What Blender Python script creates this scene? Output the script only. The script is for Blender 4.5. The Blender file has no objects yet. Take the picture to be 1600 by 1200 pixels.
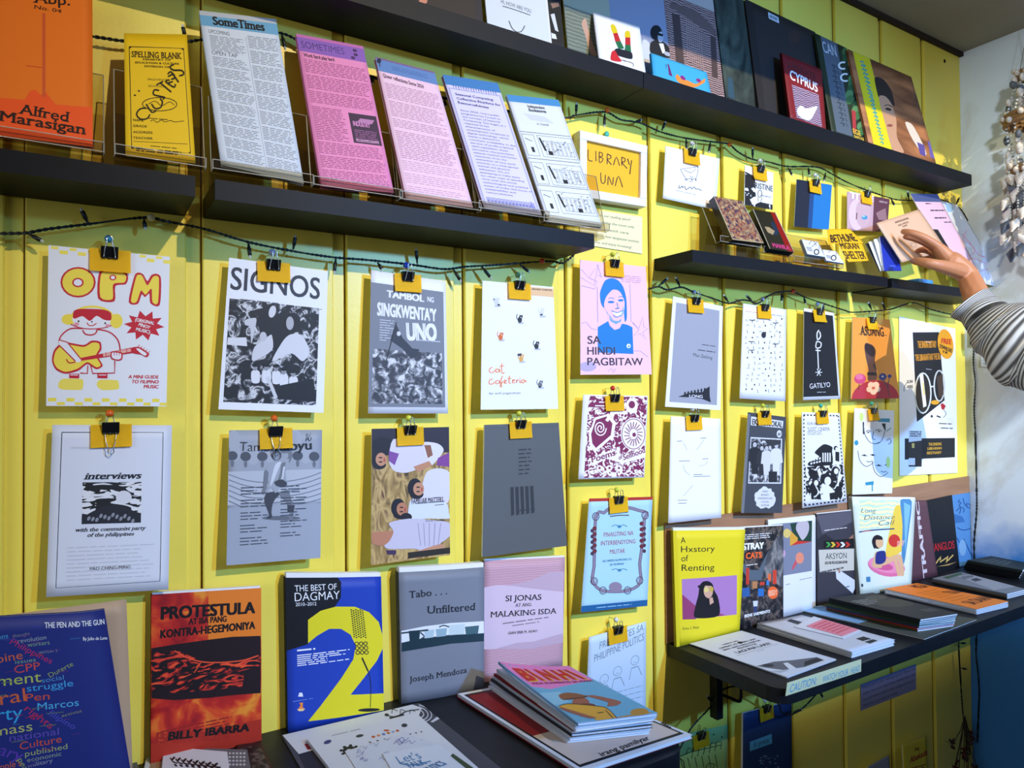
import bpy, bmesh, math, random
from mathutils import Vector, Matrix
random.seed(7)
C = bpy.context.scene.collection
# ---------------------------------------------------------------- camera
FPX, YAW, PIT, ROL, DIST, CX, CZ = 1082.08, 0.5494, 0.0158, -0.0087, 1.1036, 0.0745, 1.5
_f = Vector((math.sin(YAW)*math.cos(PIT), math.cos(YAW)*math.cos(PIT), math.sin(PIT)))
_r = Vector((math.cos(YAW), -math.sin(YAW), 0)); _u = _r.cross(_f)
_r, _u = _r*math.cos(ROL)+_u*math.sin(ROL), _u*math.cos(ROL)-_r*math.sin(ROL)
EYE = Vector((CX, -DIST, CZ))
cd = bpy.data.cameras.new('camera'); cam = bpy.data.objects.new('camera', cd); C.objects.link(cam)
cd.sensor_width = 36; cd.lens = FPX/1600*36; cd.clip_start = .01
M = Matrix.Identity(4)
for i in range(3): M[i][0] = _r[i]; M[i][1] = _u[i]; M[i][2] = -_f[i]; M[i][3] = EYE[i]
cam.matrix_world = M
bpy.context.scene.camera = cam
# ---------------------------------------------------------------- light and exposure
sc = bpy.context.scene
sc.view_settings.view_transform = 'Standard'; sc.view_settings.look = 'None'
sc.view_settings.gamma = 1; sc.view_settings.exposure = -0.08
world = bpy.data.worlds.new('world'); sc.world = world; world.use_nodes = True
bg = world.node_tree.nodes['Background']; bg.inputs[0].default_value = (.93, .95, 1, 1); bg.inputs[1].default_value = .23
def look(o, tgt): o.rotation_euler = (Vector(tgt)-o.location).to_track_quat('-Z', 'Y').to_euler()
def lamp(kind, name, loc, tgt, power, col, **k):
    d = bpy.data.lights.new(name, kind); d.energy = power; d.color = col
    for a, v in k.items(): setattr(d, a, v)
    o = bpy.data.objects.new(name, d); C.objects.link(o); o.location = loc; look(o, tgt); return o
lamp('SPOT', 'warm_spot_lamp', (1.40, -4.0, 3.8), (1.48, 0, 1.64), 835, (1, .84, .53), spot_size=math.radians(50), spot_blend=1, shadow_soft_size=.022)
lamp('SPOT', 'cool_spot_lamp', (1.75, -3.3, 2.45), (1.35, 0, 1.32), 550, (.13, .42, 1), spot_size=math.radians(50), spot_blend=.8, shadow_soft_size=.1)
lamp('AREA', 'added_soft_fill', (-2.5, -1.9, 2.05), (2.3, -.2, 1.6), 26, (.82, .9, 1), shape='RECTANGLE', size=1.4, size_y=1.6)  # added soft fill that brightens the right wall
lamp('SPOT', 'added_wall_fill', (-1.3, -2.7, 2.5), (2.41, -.42, 1.75), 520, (.78, .89, 1), spot_size=math.radians(26), spot_blend=1, shadow_soft_size=.12)  # added narrow fill aimed at the right wall, not a room lamp
# ---------------------------------------------------------------- pixel helpers: which point of a known real plane a photo point shows
CR = dict(c1=(0,0,4), c2=(400,0,4), c3=(700,0,4), c4=(1000,0,16/3), c5=(1200,0,4), c6=(0,200,4),
 d1=(0,350,4), d2=(300,350,4), d3=(540,250,3.81), d4=(700,380,5), d5=(860,190,5.714), d6=(1010,200,5), d7=(1280,250,5),
 e1=(0,640,4), e2=(300,630,4.615), e3=(540,630,4.444), e4=(870,590,2.725), e5=(1010,430,5.454), e6=(1230,430,4.443), e7=(1020,620,5),
 g1=(0,900,4), g2=(220,880,3.75), g3=(600,860,4.8), g4=(440,1030,4), g5=(700,1020,4), g6=(1030,780,5), g7=(1250,740,4.571), g8=(1020,940,4.21),
 h1=(1320,950,4.8), h2=(1380,460,4), h3=(1400,0,4), h4=(1380,300,3.75), h5=(860,140,6.667), px=(0,0,1))
def px(c, x, y):
    a = CR[c]; return a[0]+x/a[2], a[1]+y/a[2]
def ray(x, y): return _f + _r*((x-800)/FPX) + _u*((600-y)/FPX)
def at(x, y, Y=0.):
    d = ray(x, y); return EYE + d*((Y-EYE.y)/d.y)
def atz(x, y, z):
    d = ray(x, y); return EYE + d*((z-EYE.z)/d.z)
def atx(x, y, X):
    d = ray(x, y); return EYE + d*((X-EYE.x)/d.x)
def proj(P):
    d = Vector(P)-EYE; z = d.dot(_f); return 800+FPX*d.dot(_r)/z, 600-FPX*d.dot(_u)/z
# ---------------------------------------------------------------- materials
def lin(h):
    h = h.lstrip('#'); o = []
    for i in (0, 2, 4):
        v = int(h[i:i+2], 16)/255; o.append(v/12.92 if v <= .04045 else ((v+.055)/1.055)**2.4)
    return (*o, 1)
_m = {}
def mat(h, rough=.55, spec=.35, metal=0, name=None):
    if isinstance(h, bpy.types.Material): return h
    k = (h, rough, spec, metal)
    if k in _m: return _m[k]
    m = bpy.data.materials.new(name or 'colour_'+h.lstrip('#')); m.use_nodes = True
    b = m.node_tree.nodes['Principled BSDF']
    b.inputs['Base Color'].default_value = lin(h); b.inputs['Roughness'].default_value = rough
    b.inputs['Specular IOR Level'].default_value = spec; b.inputs['Metallic'].default_value = metal
    m.diffuse_color = lin(h); _m[k] = m; return m
def tex(name, kind, scale, stops, detail=4, distort=0., const=False, stretch=(1,1,1), rough=.55, bump=0, coord='UV', rot=0, rgh=.5):
    if name in _m: return _m[name]
    m = bpy.data.materials.new(name); m.use_nodes = True; nt = m.node_tree; N = nt.nodes; L = nt.links
    b = N['Principled BSDF']; b.inputs['Roughness'].default_value = rough; b.inputs['Specular IOR Level'].default_value = .35
    tc = N.new('ShaderNodeTexCoord'); mp = N.new('ShaderNodeMapping'); L.new(tc.outputs[coord], mp.inputs[0])
    mp.inputs['Scale'].default_value = stretch; mp.inputs['Rotation'].default_value = (0, 0, rot)
    if kind == 'noise':
        t = N.new('ShaderNodeTexNoise'); t.inputs['Detail'].default_value = detail; t.inputs['Distortion'].default_value = distort; t.inputs['Roughness'].default_value = rgh; out = t.outputs[0]
    elif kind == 'wave':
        t = N.new('ShaderNodeTexWave'); t.inputs['Distortion'].default_value = distort; t.inputs['Detail'].default_value = detail; t.bands_direction = 'Y'; out = t.outputs[1]
    elif kind == 'rings':
        t = N.new('ShaderNodeTexWave'); t.wave_type = 'RINGS'; t.rings_direction = 'Z'; t.inputs['Distortion'].default_value = distort; out = t.outputs[1]
    else:
        t = N.new('ShaderNodeTexVoronoi'); out = t.outputs[0]
    t.inputs['Scale'].default_value = scale; L.new(mp.outputs[0], t.inputs['Vector'])
    r = N.new('ShaderNodeValToRGB'); L.new(out, r.inputs[0]); cr = r.color_ramp
    cr.interpolation = 'CONSTANT' if const else 'LINEAR'
    while len(cr.elements) < len(stops): cr.elements.new(.5)
    for e, (p, h) in zip(cr.elements, stops): e.position = p; e.color = lin(h)
    L.new(r.outputs[0], b.inputs['Base Color'])
    if bump:
        bp = N.new('ShaderNodeBump'); bp.inputs['Strength'].default_value = bump; bp.inputs['Distance'].default_value = .002
        L.new(out, bp.inputs['Height']); L.new(bp.outputs[0], b.inputs['Normal'])
    m.diffuse_color = lin(stops[0][1]); _m[name] = m; return m
def acrylic(name, tint, refl=.6, rough=.03):
    m = bpy.data.materials.new(name); m.use_nodes = True; nt = m.node_tree; N = nt.nodes; L = nt.links; N.remove(N['Principled BSDF'])
    tr = N.new('ShaderNodeBsdfTransparent'); tr.inputs[0].default_value = lin(tint)
    gl = N.new('ShaderNodeBsdfGlossy'); gl.inputs['Roughness'].default_value = rough
    fr = N.new('ShaderNodeFresnel'); fr.inputs[0].default_value = 1.49
    mx = N.new('ShaderNodeMixShader'); mu = N.new('ShaderNodeMath'); mu.operation = 'MULTIPLY'; mu.inputs[1].default_value = refl
    ge = N.new('ShaderNodeNewGeometry'); inv = N.new('ShaderNodeMath'); inv.operation = 'SUBTRACT'; inv.inputs[0].default_value = 1; L.new(ge.outputs['Backfacing'], inv.inputs[1]); m2 = N.new('ShaderNodeMath'); m2.operation = 'MULTIPLY'; L.new(fr.outputs[0], m2.inputs[0]); L.new(inv.outputs[0], m2.inputs[1]); L.new(m2.outputs[0], mu.inputs[0]); L.new(mu.outputs[0], mx.inputs[0]); L.new(tr.outputs[0], mx.inputs[1]); L.new(gl.outputs[0], mx.inputs[2])
    L.new(mx.outputs[0], N['Material Output'].inputs[0]); return m
ACRY = acrylic('clear_acrylic', 'f0ebdf', .8)
ACRE = mat('d6cfbc', .12, .8, name='acrylic_edge')
PAPER = mat('e9eaf2', .7, .2); BLACK = mat('0d0f14', .45); INK = '15161b'
TAGC = mat('ffd422', .6, .25)
SHELF = tex('black_shelf_laminate', 'noise', 40, [(0, '070a12'), (1, '0b101b')], rough=.5, coord='Object')
SHELF.node_tree.nodes['Principled BSDF'].inputs['Specular IOR Level'].default_value = .18
# ---------------------------------------------------------------- mesh helpers
def link(name, me, parent=None, loc=None):
    o = bpy.data.objects.new(name, me); C.objects.link(o)
    if loc is not None: o.location = loc
    if parent is not None:
        o.parent = parent
    return o
def obj(name, bm, mats, parent=None, origin=None, smooth=False, bevel=0):
    if not isinstance(mats, (list, tuple)): mats = [mats]
    if bevel:
        bmesh.ops.bevel(bm, geom=[e for e in bm.edges if e.calc_face_angle(0) > .5], offset=bevel, segments=2, profile=.5, affect='EDGES')
    vs = [v.co for v in bm.verts]
    if origin is None:
        lo = Vector([min(v[i] for v in vs) for i in range(3)]); hi = Vector([max(v[i] for v in vs) for i in range(3)])
        origin = Vector(((lo.x+hi.x)/2, (lo.y+hi.y)/2, lo.z))
    for v in bm.verts: v.co -= origin
    me = bpy.data.meshes.new(name); bm.to_mesh(me); bm.free()
    for m in mats: me.materials.append(m)
    if smooth:
        for p in me.polygons: p.use_smooth = True
    o = link(name, me, parent)
    o.location = origin - (wpos(parent) if parent else Vector())
    return o
def wpos(o):
    v = Vector()
    while o: v += o.location; o = o.parent
    return v
def tag(o, label, cat, group=None):
    o['label'] = label; o['category'] = cat
    if group: o['group'] = group
    return o
def struct(o): o['kind'] = 'structure'; return o
def empty(name, loc, label, cat, group=None):
    o = bpy.data.objects.new(name, None); o.empty_display_size = .02; C.objects.link(o); o.location = loc
    return tag(o, label, cat, group)
def dup(o, loc, parent=None):
    c = o.copy(); C.objects.link(c); c.location = loc; c.parent = parent
    for ch in o.children:
        dup(ch, ch.location, c)
    return c
def box(bm, x0, x1, y0, y1, z0, z1, mi=0):
    v = [bm.verts.new((x, y, z)) for z in (z0, z1) for y in (y0, y1) for x in (x0, x1)]
    for q in ((0,2,3,1), (4,5,7,6), (0,1,5,4), (1,3,7,5), (3,2,6,7), (2,0,4,6)):
        f = bm.faces.new([v[i] for i in q]); f.material_index = mi
def prism(bm, poly, axis_vec, mi=0):
    a = [bm.verts.new(p) for p in poly]; b = [bm.verts.new(Vector(p)+axis_vec) for p in poly]; n = len(poly)
    fs = [bm.faces.new(a[::-1]), bm.faces.new(b)]
    for i in range(n): fs.append(bm.faces.new((a[i], a[(i+1) % n], b[(i+1) % n], b[i])))
    for f in fs: f.material_index = mi
def tube(bm, pts, r, n=6, mi=0, cap=True, radii=None):
    pts = [Vector(p) for p in pts]; rings = []; up = Vector((.13, .31, .94))
    for i, p in enumerate(pts):
        t = (pts[min(i+1, len(pts)-1)]-pts[max(i-1, 0)])
        if t.length < 1e-9: t = Vector((1, 0, 0))
        t.normalize(); a = t.cross(up)
        if a.length < .05: a = t.cross(Vector((1, 0, 0)))
        a.normalize(); b = t.cross(a); rr = radii[i] if radii else r
        rings.append([bm.verts.new(p+(a*math.cos(k*2*math.pi/n)+b*math.sin(k*2*math.pi/n))*rr) for k in range(n)])
    for A, B in zip(rings, rings[1:]):
        for k in range(n):
            f = bm.faces.new((A[k], A[(k+1) % n], B[(k+1) % n], B[k])); f.material_index = mi; f.smooth = True
    if cap:
        for R_, s in ((rings[0], 1), (rings[-1], -1)):
            f = bm.faces.new(R_[::s]); f.material_index = mi
def ball(bm, c, r, mi=0, seg=10, sc_=(1,1,1)):
    g = bmesh.ops.create_uvsphere(bm, u_segments=seg, v_segments=max(5, seg*2//3), radius=r)
    for v in g['verts']: v.co = Vector((v.co.x*sc_[0], v.co.y*sc_[1], v.co.z*sc_[2]))+Vector(c)
    for f in {f for v in g['verts'] for f in v.link_faces}: f.material_index = mi; f.smooth = True
def smoothline(pts, k=4):
    pts = [Vector(p) for p in pts]; out = []
    for i in range(len(pts)-1):
        p0, p1, p2, p3 = pts[max(i-1, 0)], pts[i], pts[i+1], pts[min(i+2, len(pts)-1)]
        for j in range(k):
            t = j/k; out.append(.5*((2*p1)+(p2-p0)*t+(2*p0-5*p1+4*p2-p3)*t*t+(3*p1-p0-3*p2+p3)*t**3))
    return out+[pts[-1]]
# ---------------------------------------------------------------- room shell
YEL = tex('yellow_wall_paint', 'noise', 3, [(.3, 'ecd752'), (.7, 'f2e062')], rough=.36, coord='Object', detail=6)
def _bump(m, scale, dist, st=.4):
    nt = m.node_tree; N = nt.nodes; tc = N.new('ShaderNodeTexCoord'); n = N.new('ShaderNodeTexNoise'); n.inputs['Scale'].default_value = scale; n.inputs['Detail'].default_value = 3
    b = N.new('ShaderNodeBump'); b.inputs['Strength'].default_value = st; b.inputs['Distance'].default_value = dist
    nt.links.new(tc.outputs['Object'], n.inputs[0]); nt.links.new(n.outputs[0], b.inputs['Height']); nt.links.new(b.outputs[0], N['Principled BSDF'].inputs['Normal'])
_bump(YEL, 160, .001, .18)
GAPM = mat('e8bd08', .5); CRACK = mat('6b4a08', .8)
XC = 2.4105; ZC = 2.56
GX = [-1.1, -.88, -.66, -.44, -.22, .003, .2173, .4342, .652, .8793, 1.1024, 1.3295, 1.5502, 1.7672, 1.9864, 2.2029, XC+.024]
GW, GD = .021, .009
bm = bmesh.new()
for a, b in zip(GX, GX[1:]):
    x0, x1 = a+.001, min(b-GW, XC)
    v = [(x0, .02), (x0, .0015), (x0+.0015, 0), (x1-.002, 0), (x1, .002), (x1, .02)]
    prism(bm, [Vector((p[0], p[1], 0)) for p in v], Vector((0, 0, ZC)), 0)
    if x1 < XC: box(bm, x1, b+.001, GD, .02, 0, ZC, 0); box(bm, b-.0012, b+.0012, GD-.0006, GD+.002, 0, ZC-.001, 2)
box(bm, GX[0], XC+.03, .02, .06, 0, ZC, 0)
struct(obj('wall_back', bm, [YEL, GAPM, CRACK]))
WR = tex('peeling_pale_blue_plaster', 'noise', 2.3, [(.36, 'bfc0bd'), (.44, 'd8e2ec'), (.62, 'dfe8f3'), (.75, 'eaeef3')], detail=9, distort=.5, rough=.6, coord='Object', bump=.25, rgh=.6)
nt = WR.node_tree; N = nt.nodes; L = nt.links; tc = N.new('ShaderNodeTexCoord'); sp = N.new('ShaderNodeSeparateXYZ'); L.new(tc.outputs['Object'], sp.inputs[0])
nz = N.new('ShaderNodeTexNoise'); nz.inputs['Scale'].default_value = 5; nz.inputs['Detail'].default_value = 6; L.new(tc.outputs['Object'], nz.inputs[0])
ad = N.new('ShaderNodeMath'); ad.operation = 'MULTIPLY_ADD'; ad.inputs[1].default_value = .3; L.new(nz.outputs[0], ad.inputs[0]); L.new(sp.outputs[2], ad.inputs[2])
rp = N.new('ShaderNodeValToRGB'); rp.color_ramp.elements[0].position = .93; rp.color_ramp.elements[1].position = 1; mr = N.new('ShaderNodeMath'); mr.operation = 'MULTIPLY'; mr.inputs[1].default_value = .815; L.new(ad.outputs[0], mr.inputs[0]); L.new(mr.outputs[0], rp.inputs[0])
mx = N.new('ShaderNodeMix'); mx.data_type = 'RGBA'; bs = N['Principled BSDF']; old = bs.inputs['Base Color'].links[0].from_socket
L.new(rp.outputs[0], mx.inputs[0]); mx.inputs[6].default_value = lin('4088d4'); L.new(old, mx.inputs[7]); L.new(mx.outputs[2], bs.inputs['Base Color'])  # plaster colour turns blue towards the bottom, with a ragged edge
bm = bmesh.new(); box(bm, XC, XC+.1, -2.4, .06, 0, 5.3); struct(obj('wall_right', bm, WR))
bm = bmesh.new(); box(bm, -1.2, XC+.1, -.86, .06, ZC, ZC+.14); struct(obj('ceiling', bm, tex('grey_ceiling_paint', 'noise', 2, [(.3, '8d877e'), (.7, '9a948c')], rough=.8, coord='Object')))
bm = bmesh.new(); box(bm, GX[0], XC, -.012, .0, ZC-.012, ZC); struct(obj('trim_1', bm, mat('2a1d14', .8)))
bm = bmesh.new(); box(bm, -2.5, XC+.1, -6, .06, -.05, 0); struct(obj('floor', bm, tex('grey_concrete_floor', 'noise', 3, [(.3, '6d6a66'), (.7, '7d7a75')], rough=.7, coord='Object')))
bm = bmesh.new()
p = at(*px('c5', 1103, 382), 0); ball(bm, (p.x, -.0005, p.z), .006, 0, 8, (1, .3, 1)); o = obj('screw_hole', bm, mat('1c140c', .9)); tag(o, 'small dark screw hole high on the last yellow board by the corner', 'hole')
# added unseen panel on a stand: blocks the warm spot low on the wall
bm = bmesh.new(); box(bm, .95, 1.9, -3.62, -3.6, 3.05, 3.503); box(bm, .95, 1.9, -4.1, -3.6, 3.03, 3.05); box(bm, 1.37, 1.43, -4.13, -4.07, 0, 3.03); box(bm, 1.0, 1.6, -4.4, -3.8, 0, .04)
o = obj('added_blocker_panel', bm, mat('1a1b1e', .6)); tag(o, 'added black panel on a floor stand, unseen behind the viewer, blocking the warm spot', 'light blocker')
bm = bmesh.new(); box(bm, -.9, XC-.04, -1.95, -1.5, 0, 1.53); o = obj('added_blocker_box', bm, mat('2b2622', .7), bevel=.01); tag(o, 'added dark box, unseen behind the viewer, blocking light low on the wall', 'counter')  # added unseen box that keeps light off the low wall
# ---------------------------------------------------------------- shelves and tables
def shelf(x0, x1, d, z0, z1, label, bev=.003, nm='wall_shelf', y=-.0005):
    bm = bmesh.new(); box(bm, x0, x1, -d, y, z0, z1); o = obj(nm, bm, SHELF, bevel=bev)
    return tag(o, label, 'shelf', None)
SEAM = at(1005, 136, -.1).x
ZU = 2.125
shelf(-.6, SEAM-.0008, .101, 2.0935, ZU, 'long black upper wall shelf, left length carrying the lowest record sleeves', .0012)
shelf(SEAM+.0008, 2.252, .101, 2.0935, ZU, 'long black upper wall shelf, right length ending at the corner under the dark records', .0012)
ZS = 1.791
shelf(-.6, .1945, .115, 1.764, ZS, 'black middle wall shelf at the left edge under the orange book')
shelf(.2185, .8575, .115, 1.764, ZS, 'black middle wall shelf under the row of five long pamphlets')
ZR = 1.789
shelf(1.111, 1.800, .11, 1.7645, ZR, 'black narrow wall shelf under the cassette tapes')
shelf(1.819, 2.33, .11, 1.7645, ZR, 'black narrow wall shelf behind the reaching hand')
ZT = .990; ZD = .965
TABM = tex('black_table_top', 'noise', 30, [(.3, '0f1115'), (.7, '181a20')], rough=.5, coord='Object', bump=.15)

def table(x0, x1, d, z, label, nm):
    r = .035; bm = bmesh.new(); t = .028; pts = []
    def arc(cx, cy, a0): return [Vector((cx+r*math.cos(a0+k*math.pi/12), cy+r*math.sin(a0+k*math.pi/12), z-t)) for k in range(7)]
    pts = [Vector((x0, -.001, z-t))]+arc(x0+r, -d+r, math.pi)+arc(x1-r, -d+r, math.pi*1.5)+[Vector((x1, -.001, z-t))]
    prism(bm, pts, Vector((0, 0, t)))
    o = obj('table_top', bm, TABM, bevel=.006)
    return o, label
o, l = table(-.6, .812, .38, ZT, '', ''); o.name = 'wall_table'; tag(o, 'black wall table at bottom left carrying magazine stacks and leaning books', 'table')
LT = o
desk, l = table(1.134, XC-.002, .290, ZD, '', ''); desk.name = 'folding_table'; tag(desk, 'black narrow folding table at right with zine stacks and caution strip', 'table')
bx = at(*px('g8', 415, 600), -.055)
bm = bmesh.new(); z1 = ZD-.029; zb = at(*px('g8', 415, 762), -.055).z
box(bm, bx.x-.009, bx.x+.009, -.066, -.046, zb, z1); obj('bracket_post', bm, BLACK, desk, bevel=.003)
def wire(name, pts, r, m, parent, n=6):
    bm = bmesh.new(); tube(bm, smoothline(pts, 4), r, n); return obj(name, bm, m, parent, smooth=False)
q = lambda x, y, Y: at(*px('g8', x, y), Y)
wire('bracket_arm', [q(440, 475, -.06), q(560, 520, -.10), q(715, 562, -.2)], .0045, BLACK, desk)
wire('bracket_loop', [q(440, 610, -.06), q(500, 630, -.07), q(560, 655, -.08), q(578, 640, -.08), q(580, 560, -.08), q(578, 490, -.08)], .0035, BLACK, desk)
for xx in (1.95,):
    bm = bmesh.new(); box(bm, xx-.009, xx+.009, -.066, -.046, zb, z1); obj('bracket_post', bm, BLACK, desk, bevel=.003)
# ---------------------------------------------------------------- lettering
FONT = bpy.data.fonts.get('Bfont') or bpy.data.fonts.new('x') if False else None
_tc = {}
def glyphs(s, bold=0., shear=0., serif=False, space=1.):
    k = (s, bold, shear, serif, space)
    if k in _tc: return _tc[k]
    cu = bpy.data.curves.new('t', 'FONT'); cu.body = s; cu.size = 1; cu.offset = min(bold, 0); cu.space_character = space; cu.resolution_u = 4 if len(s) < 12 else 2
    o = bpy.data.objects.new('t', cu); C.objects.link(o)
    dg = bpy.context.evaluated_depsgraph_get(); me = bpy.data.meshes.new_from_object(o.evaluated_get(dg))
    V = [(v.co.x, v.co.y) for v in me.vertices]; F = [tuple(p.vertices) for p in me.polygons]
    S_ = [(V, F)]
    if serif:
        cnt = {}; SV = []; SF = []
        for f in F:
            for i in range(len(f)):
                e = tuple(sorted((f[i], f[(i+1) % len(f)]))); cnt[e] = cnt.get(e, 0)+1
        for (a, b), c in cnt.items():
            if c == 1 and abs(V[a][1]-V[b][1]) < .004 and .05 < abs(V[a][0]-V[b][0]) < .22:
                y = V[a][1]; x0, x1 = sorted((V[a][0], V[b][0]))
                if y < -.05 or .08 < y < .42: continue
                d = .04 if y < .08 else -.04; n = len(SV)
                SV += [(x0-.055, y), (x1+.055, y), (x1+.055, y+d), (x0-.055, y+d)]; SF.append((n, n+1, n+2, n+3))
        if SV: S_.append((SV, SF))
    if bold > 0: S_ = [([(x+dx*bold, y+dy*bold) for x, y in v], f) for v, f in S_ for dx, dy in ((-1, -.5), (1, -.5), (-1, .5), (1, .5))]
    if shear: S_ = [([(x+y*shear, y) for x, y in v], f) for v, f in S_]
    bpy.data.objects.remove(o); bpy.data.curves.remove(cu); bpy.data.meshes.remove(me)
    xs = [v[0] for vv, _ in S_ for v in vv] or [0]; x0, x1 = min(xs), max(xs)
    r = ([([(x-x0, y) for x, y in v], f) for v, f in S_ if v], max(x1-x0, .01)); _tc[k] = r; return r
CAP = max(y for x, y in glyphs('H')[0][0][0])
# ---------------------------------------------------------------- printed sheets: four corners in space, flat art laid on them
def homog(P, Q):
    A = []; B = []
    for (x, y), (u, v) in zip(P, Q):
        A.append([x, y, 1, 0, 0, 0, -u*x, -u*y]); B.append(u); A.append([0, 0, 0, x, y, 1, -v*x, -v*y]); B.append(v)
    n = 8
    for i in range(n):
        p = max(range(i, n), key=lambda r: abs(A[r][i])); A[i], A[p] = A[p], A[i]; B[i], B[p] = B[p], B[i]
        for r in range(n):
            if r != i:
                k = A[r][i]/A[i][i]
                if k: A[r] = [a-k*b for a, b in zip(A[r], A[i])]; B[r] -= k*B[i]
    return [B[i]/A[i][i] for i in range(n)]
class Sheet:
    def __init__(s, tl, tr, br, bl, pix=None, crop=None, curl=None, cut=0):
        s.c = [Vector(p) for p in (tl, tr, br, bl)]; s.curl = curl; s.cut = cut
        s.w = ((s.c[1]-s.c[0]).length+(s.c[2]-s.c[3]).length)/2; s.h = ((s.c[3]-s.c[0]).length+(s.c[2]-s.c[1]).length)/2
        s.n = (s.c[3]-s.c[0]).cross(s.c[1]-s.c[0]).normalized()
        if s.n.dot(EYE-s.c[0]) < 0: s.n = -s.n
        s.ops = []; s.mats = []; s.crop = crop
        if not s.curl and abs((s.c[2]-s.c[0]).dot(s.n)) + abs((s.c[2]-s.c[1]-s.c[3]+s.c[0]).dot(s.n)) > 2e-4: s.curl = lambda u, v: 0.
        if s.curl: s.cut = max(s.cut, 12)
        if pix: s.H = homog(pix, [(0, 0), (1, 0), (1, 1), (0, 1)])
    def uv(s, x, y):
        x, y = px(s.crop, x, y); h = s.H; d = h[6]*x+h[7]*y+1
        return ((h[0]*x+h[1]*y+h[2])/d, (h[3]*x+h[4]*y+h[5])/d)
    def P(s, u, v, d=0.):
        a, b, c, e = s.c
        if s.curl: d = d+s.curl(u, v)
        return (a*(1-u)+b*u)*(1-v)+(e*(1-u)+c*u)*v+s.n*d
    def mi(s, c):
        m = mat(c)
        if m not in s.mats: s.mats.append(m)
        return s.mats.index(m)
    def add(s, c, V, F, clip=True):
        us = [v[0] for v in V]; vs = [v[1] for v in V]; bb = (min(us), min(vs), max(us), max(vs)); lay = 0
        for (_, _, _, b2, l2) in s.ops:
            if l2 >= lay and bb[0] < b2[2] and bb[2] > b2[0] and bb[1] < b2[3] and bb[3] > b2[1]: lay = l2+1
        s.ops.append((s.mi(c), V, F, bb, lay))
    # uv-space rectangle / polygon
    def r(s, c, u0, v0, u1, v1): s.add(c, [(u0, v0), (u1, v0), (u1, v1), (u0, v1)], [(0, 1, 2, 3)])
    def up(s, c, *f): V = [(f[i], f[i+1]) for i in range(0, len(f), 2)]; s.add(c, V, [tuple(range(len(V)))])
    def frame(s, c, u0, v0, u1, v1, t):
        tu, tv = t/s.w, t/s.h
        s.add(c, [(u0, v0), (u1, v0), (u1, v1), (u0, v1), (u0+tu, v0+tv), (u1-tu, v0+tv), (u1-tu, v1-tv), (u0+tu, v1-tv)], [(0, 1, 5, 4), (1, 2, 6, 5), (2, 3, 7, 6), (3, 0, 4, 7)])
    # crop-pixel polygon, stroke, ellipse, text
    def p(s, c, *f):
        V = [s.uv(f[i], f[i+1]) for i in range(0, len(f), 2)]; V = [(min(1, max(0, a)), min(1, max(0, b))) for a, b in V]; s.add(c, V, [tuple(range(len(V)))])
    def sp(s, c, *f, k=4):
        P_ = [Vector((f[i], f[i+1])) for i in range(0, len(f), 2)]; n = len(P_); o = []
        for i in range(n):
            a, b, d, e = P_[i-1], P_[i], P_[(i+1) % n], P_[(i+2) % n]
            for j in range(k):
                t = j/k; q_ = .5*((2*b)+(d-a)*t*.8+(2*a-5*b+4*d-e)*t*t*.8+(3*b-a-3*d+e)*t**3*.8+(d-b)*(.4*t+0*t)) if False else b+(d-b)*t+((d-a)*.4-(d-b))*t*(1-t)**2-((e-b)*.4-(d-b))*t*t*(1-t)
                o += [q_.x, q_.y]
        s.p(c, *o)
    def l(s, c, w, *f, k=3, close=False):
        pts = [Vector((f[i], f[i+1], 0)) for i in range(0, len(f), 2)]
        if close: pts.append(pts[0])
        if k > 1 and len(pts) > 2: pts = smoothline(pts, k)
        V = []; F = []
        for i, p in enumerate(pts):
            t = pts[min(i+1, len(pts)-1)]-pts[max(i-1, 0)]
            t = t.normalized() if t.length > 1e-6 else Vector((1, 0, 0)); nn = Vector((-t.y, t.x, 0))*w/2
            for q_ in (p+nn, p-nn):
                a, b = s.uv(q_.x, q_.y); V.append((min(1, max(0, a)), min(1, max(0, b))))
            if i: F.append((2*i-2, 2*i-1, 2*i+1, 2*i))
        s.add(c, V, F)
    def e(s, c, x, y, rx, ry, rot=0, n=20, a0=0, a1=360):
        f = []; R_ = math.radians(rot)
        m = n if a1-a0 >= 360 else n+1
        for i in range(m):
            t = math.radians(a0+(a1-a0)*i/n); X, Y = rx*math.cos(t), ry*math.sin(t)
            f += [x+X*math.cos(R_)-Y*math.sin(R_), y+X*math.sin(R_)+Y*math.cos(R_)]
        s.p(c, *f)
    def ring(s, c, x, y, rx, ry, w, n=20, rot=0, a0=0, a1=360):
        f = []; R_ = math.radians(rot)
        for i in range(n+1):
            t = math.radians(a0+(a1-a0)*i/n); X, Y = rx*math.cos(t), ry*math.sin(t)
            f += [x+X*math.cos(R_)-Y*math.sin(R_), y+X*math.sin(R_)+Y*math.cos(R_)]
        s.l(c, w, *f, k=1)
    def ut(s, c, txt, u0, v0, u1, v1, hm, **k):
        S_, W = glyphs(txt, **k); wx = (u1-u0)*s.w; wy = (v1-v0)*s.h; L_ = math.hypot(wx, wy); ca, sa = wx/L_, wy/L_
        sx = L_/W; sy = hm/CAP
        for V, F in S_:
            o = []
            for x, y in V:
                X, Y = x*sx, -y*sy; o.append((u0+(X*ca-Y*sa)/s.w, v0+(X*sa+Y*ca)/s.h))
            s.add(c, o, F)
    def t(s, c, txt, x0, y0, x1, y1, h, b=.0, sh=0., serif=False, sp=1.):
        a = s.uv(x0, y0); q_ = s.uv(x1, y1); g = s.uv(x0, y0-h); hm = math.hypot((a[0]-g[0])*s.w, (a[1]-g[1])*s.h)
        s.ut(c, txt, *a, *q_, hm, bold=b, shear=sh, serif=serif, space=sp)
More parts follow.
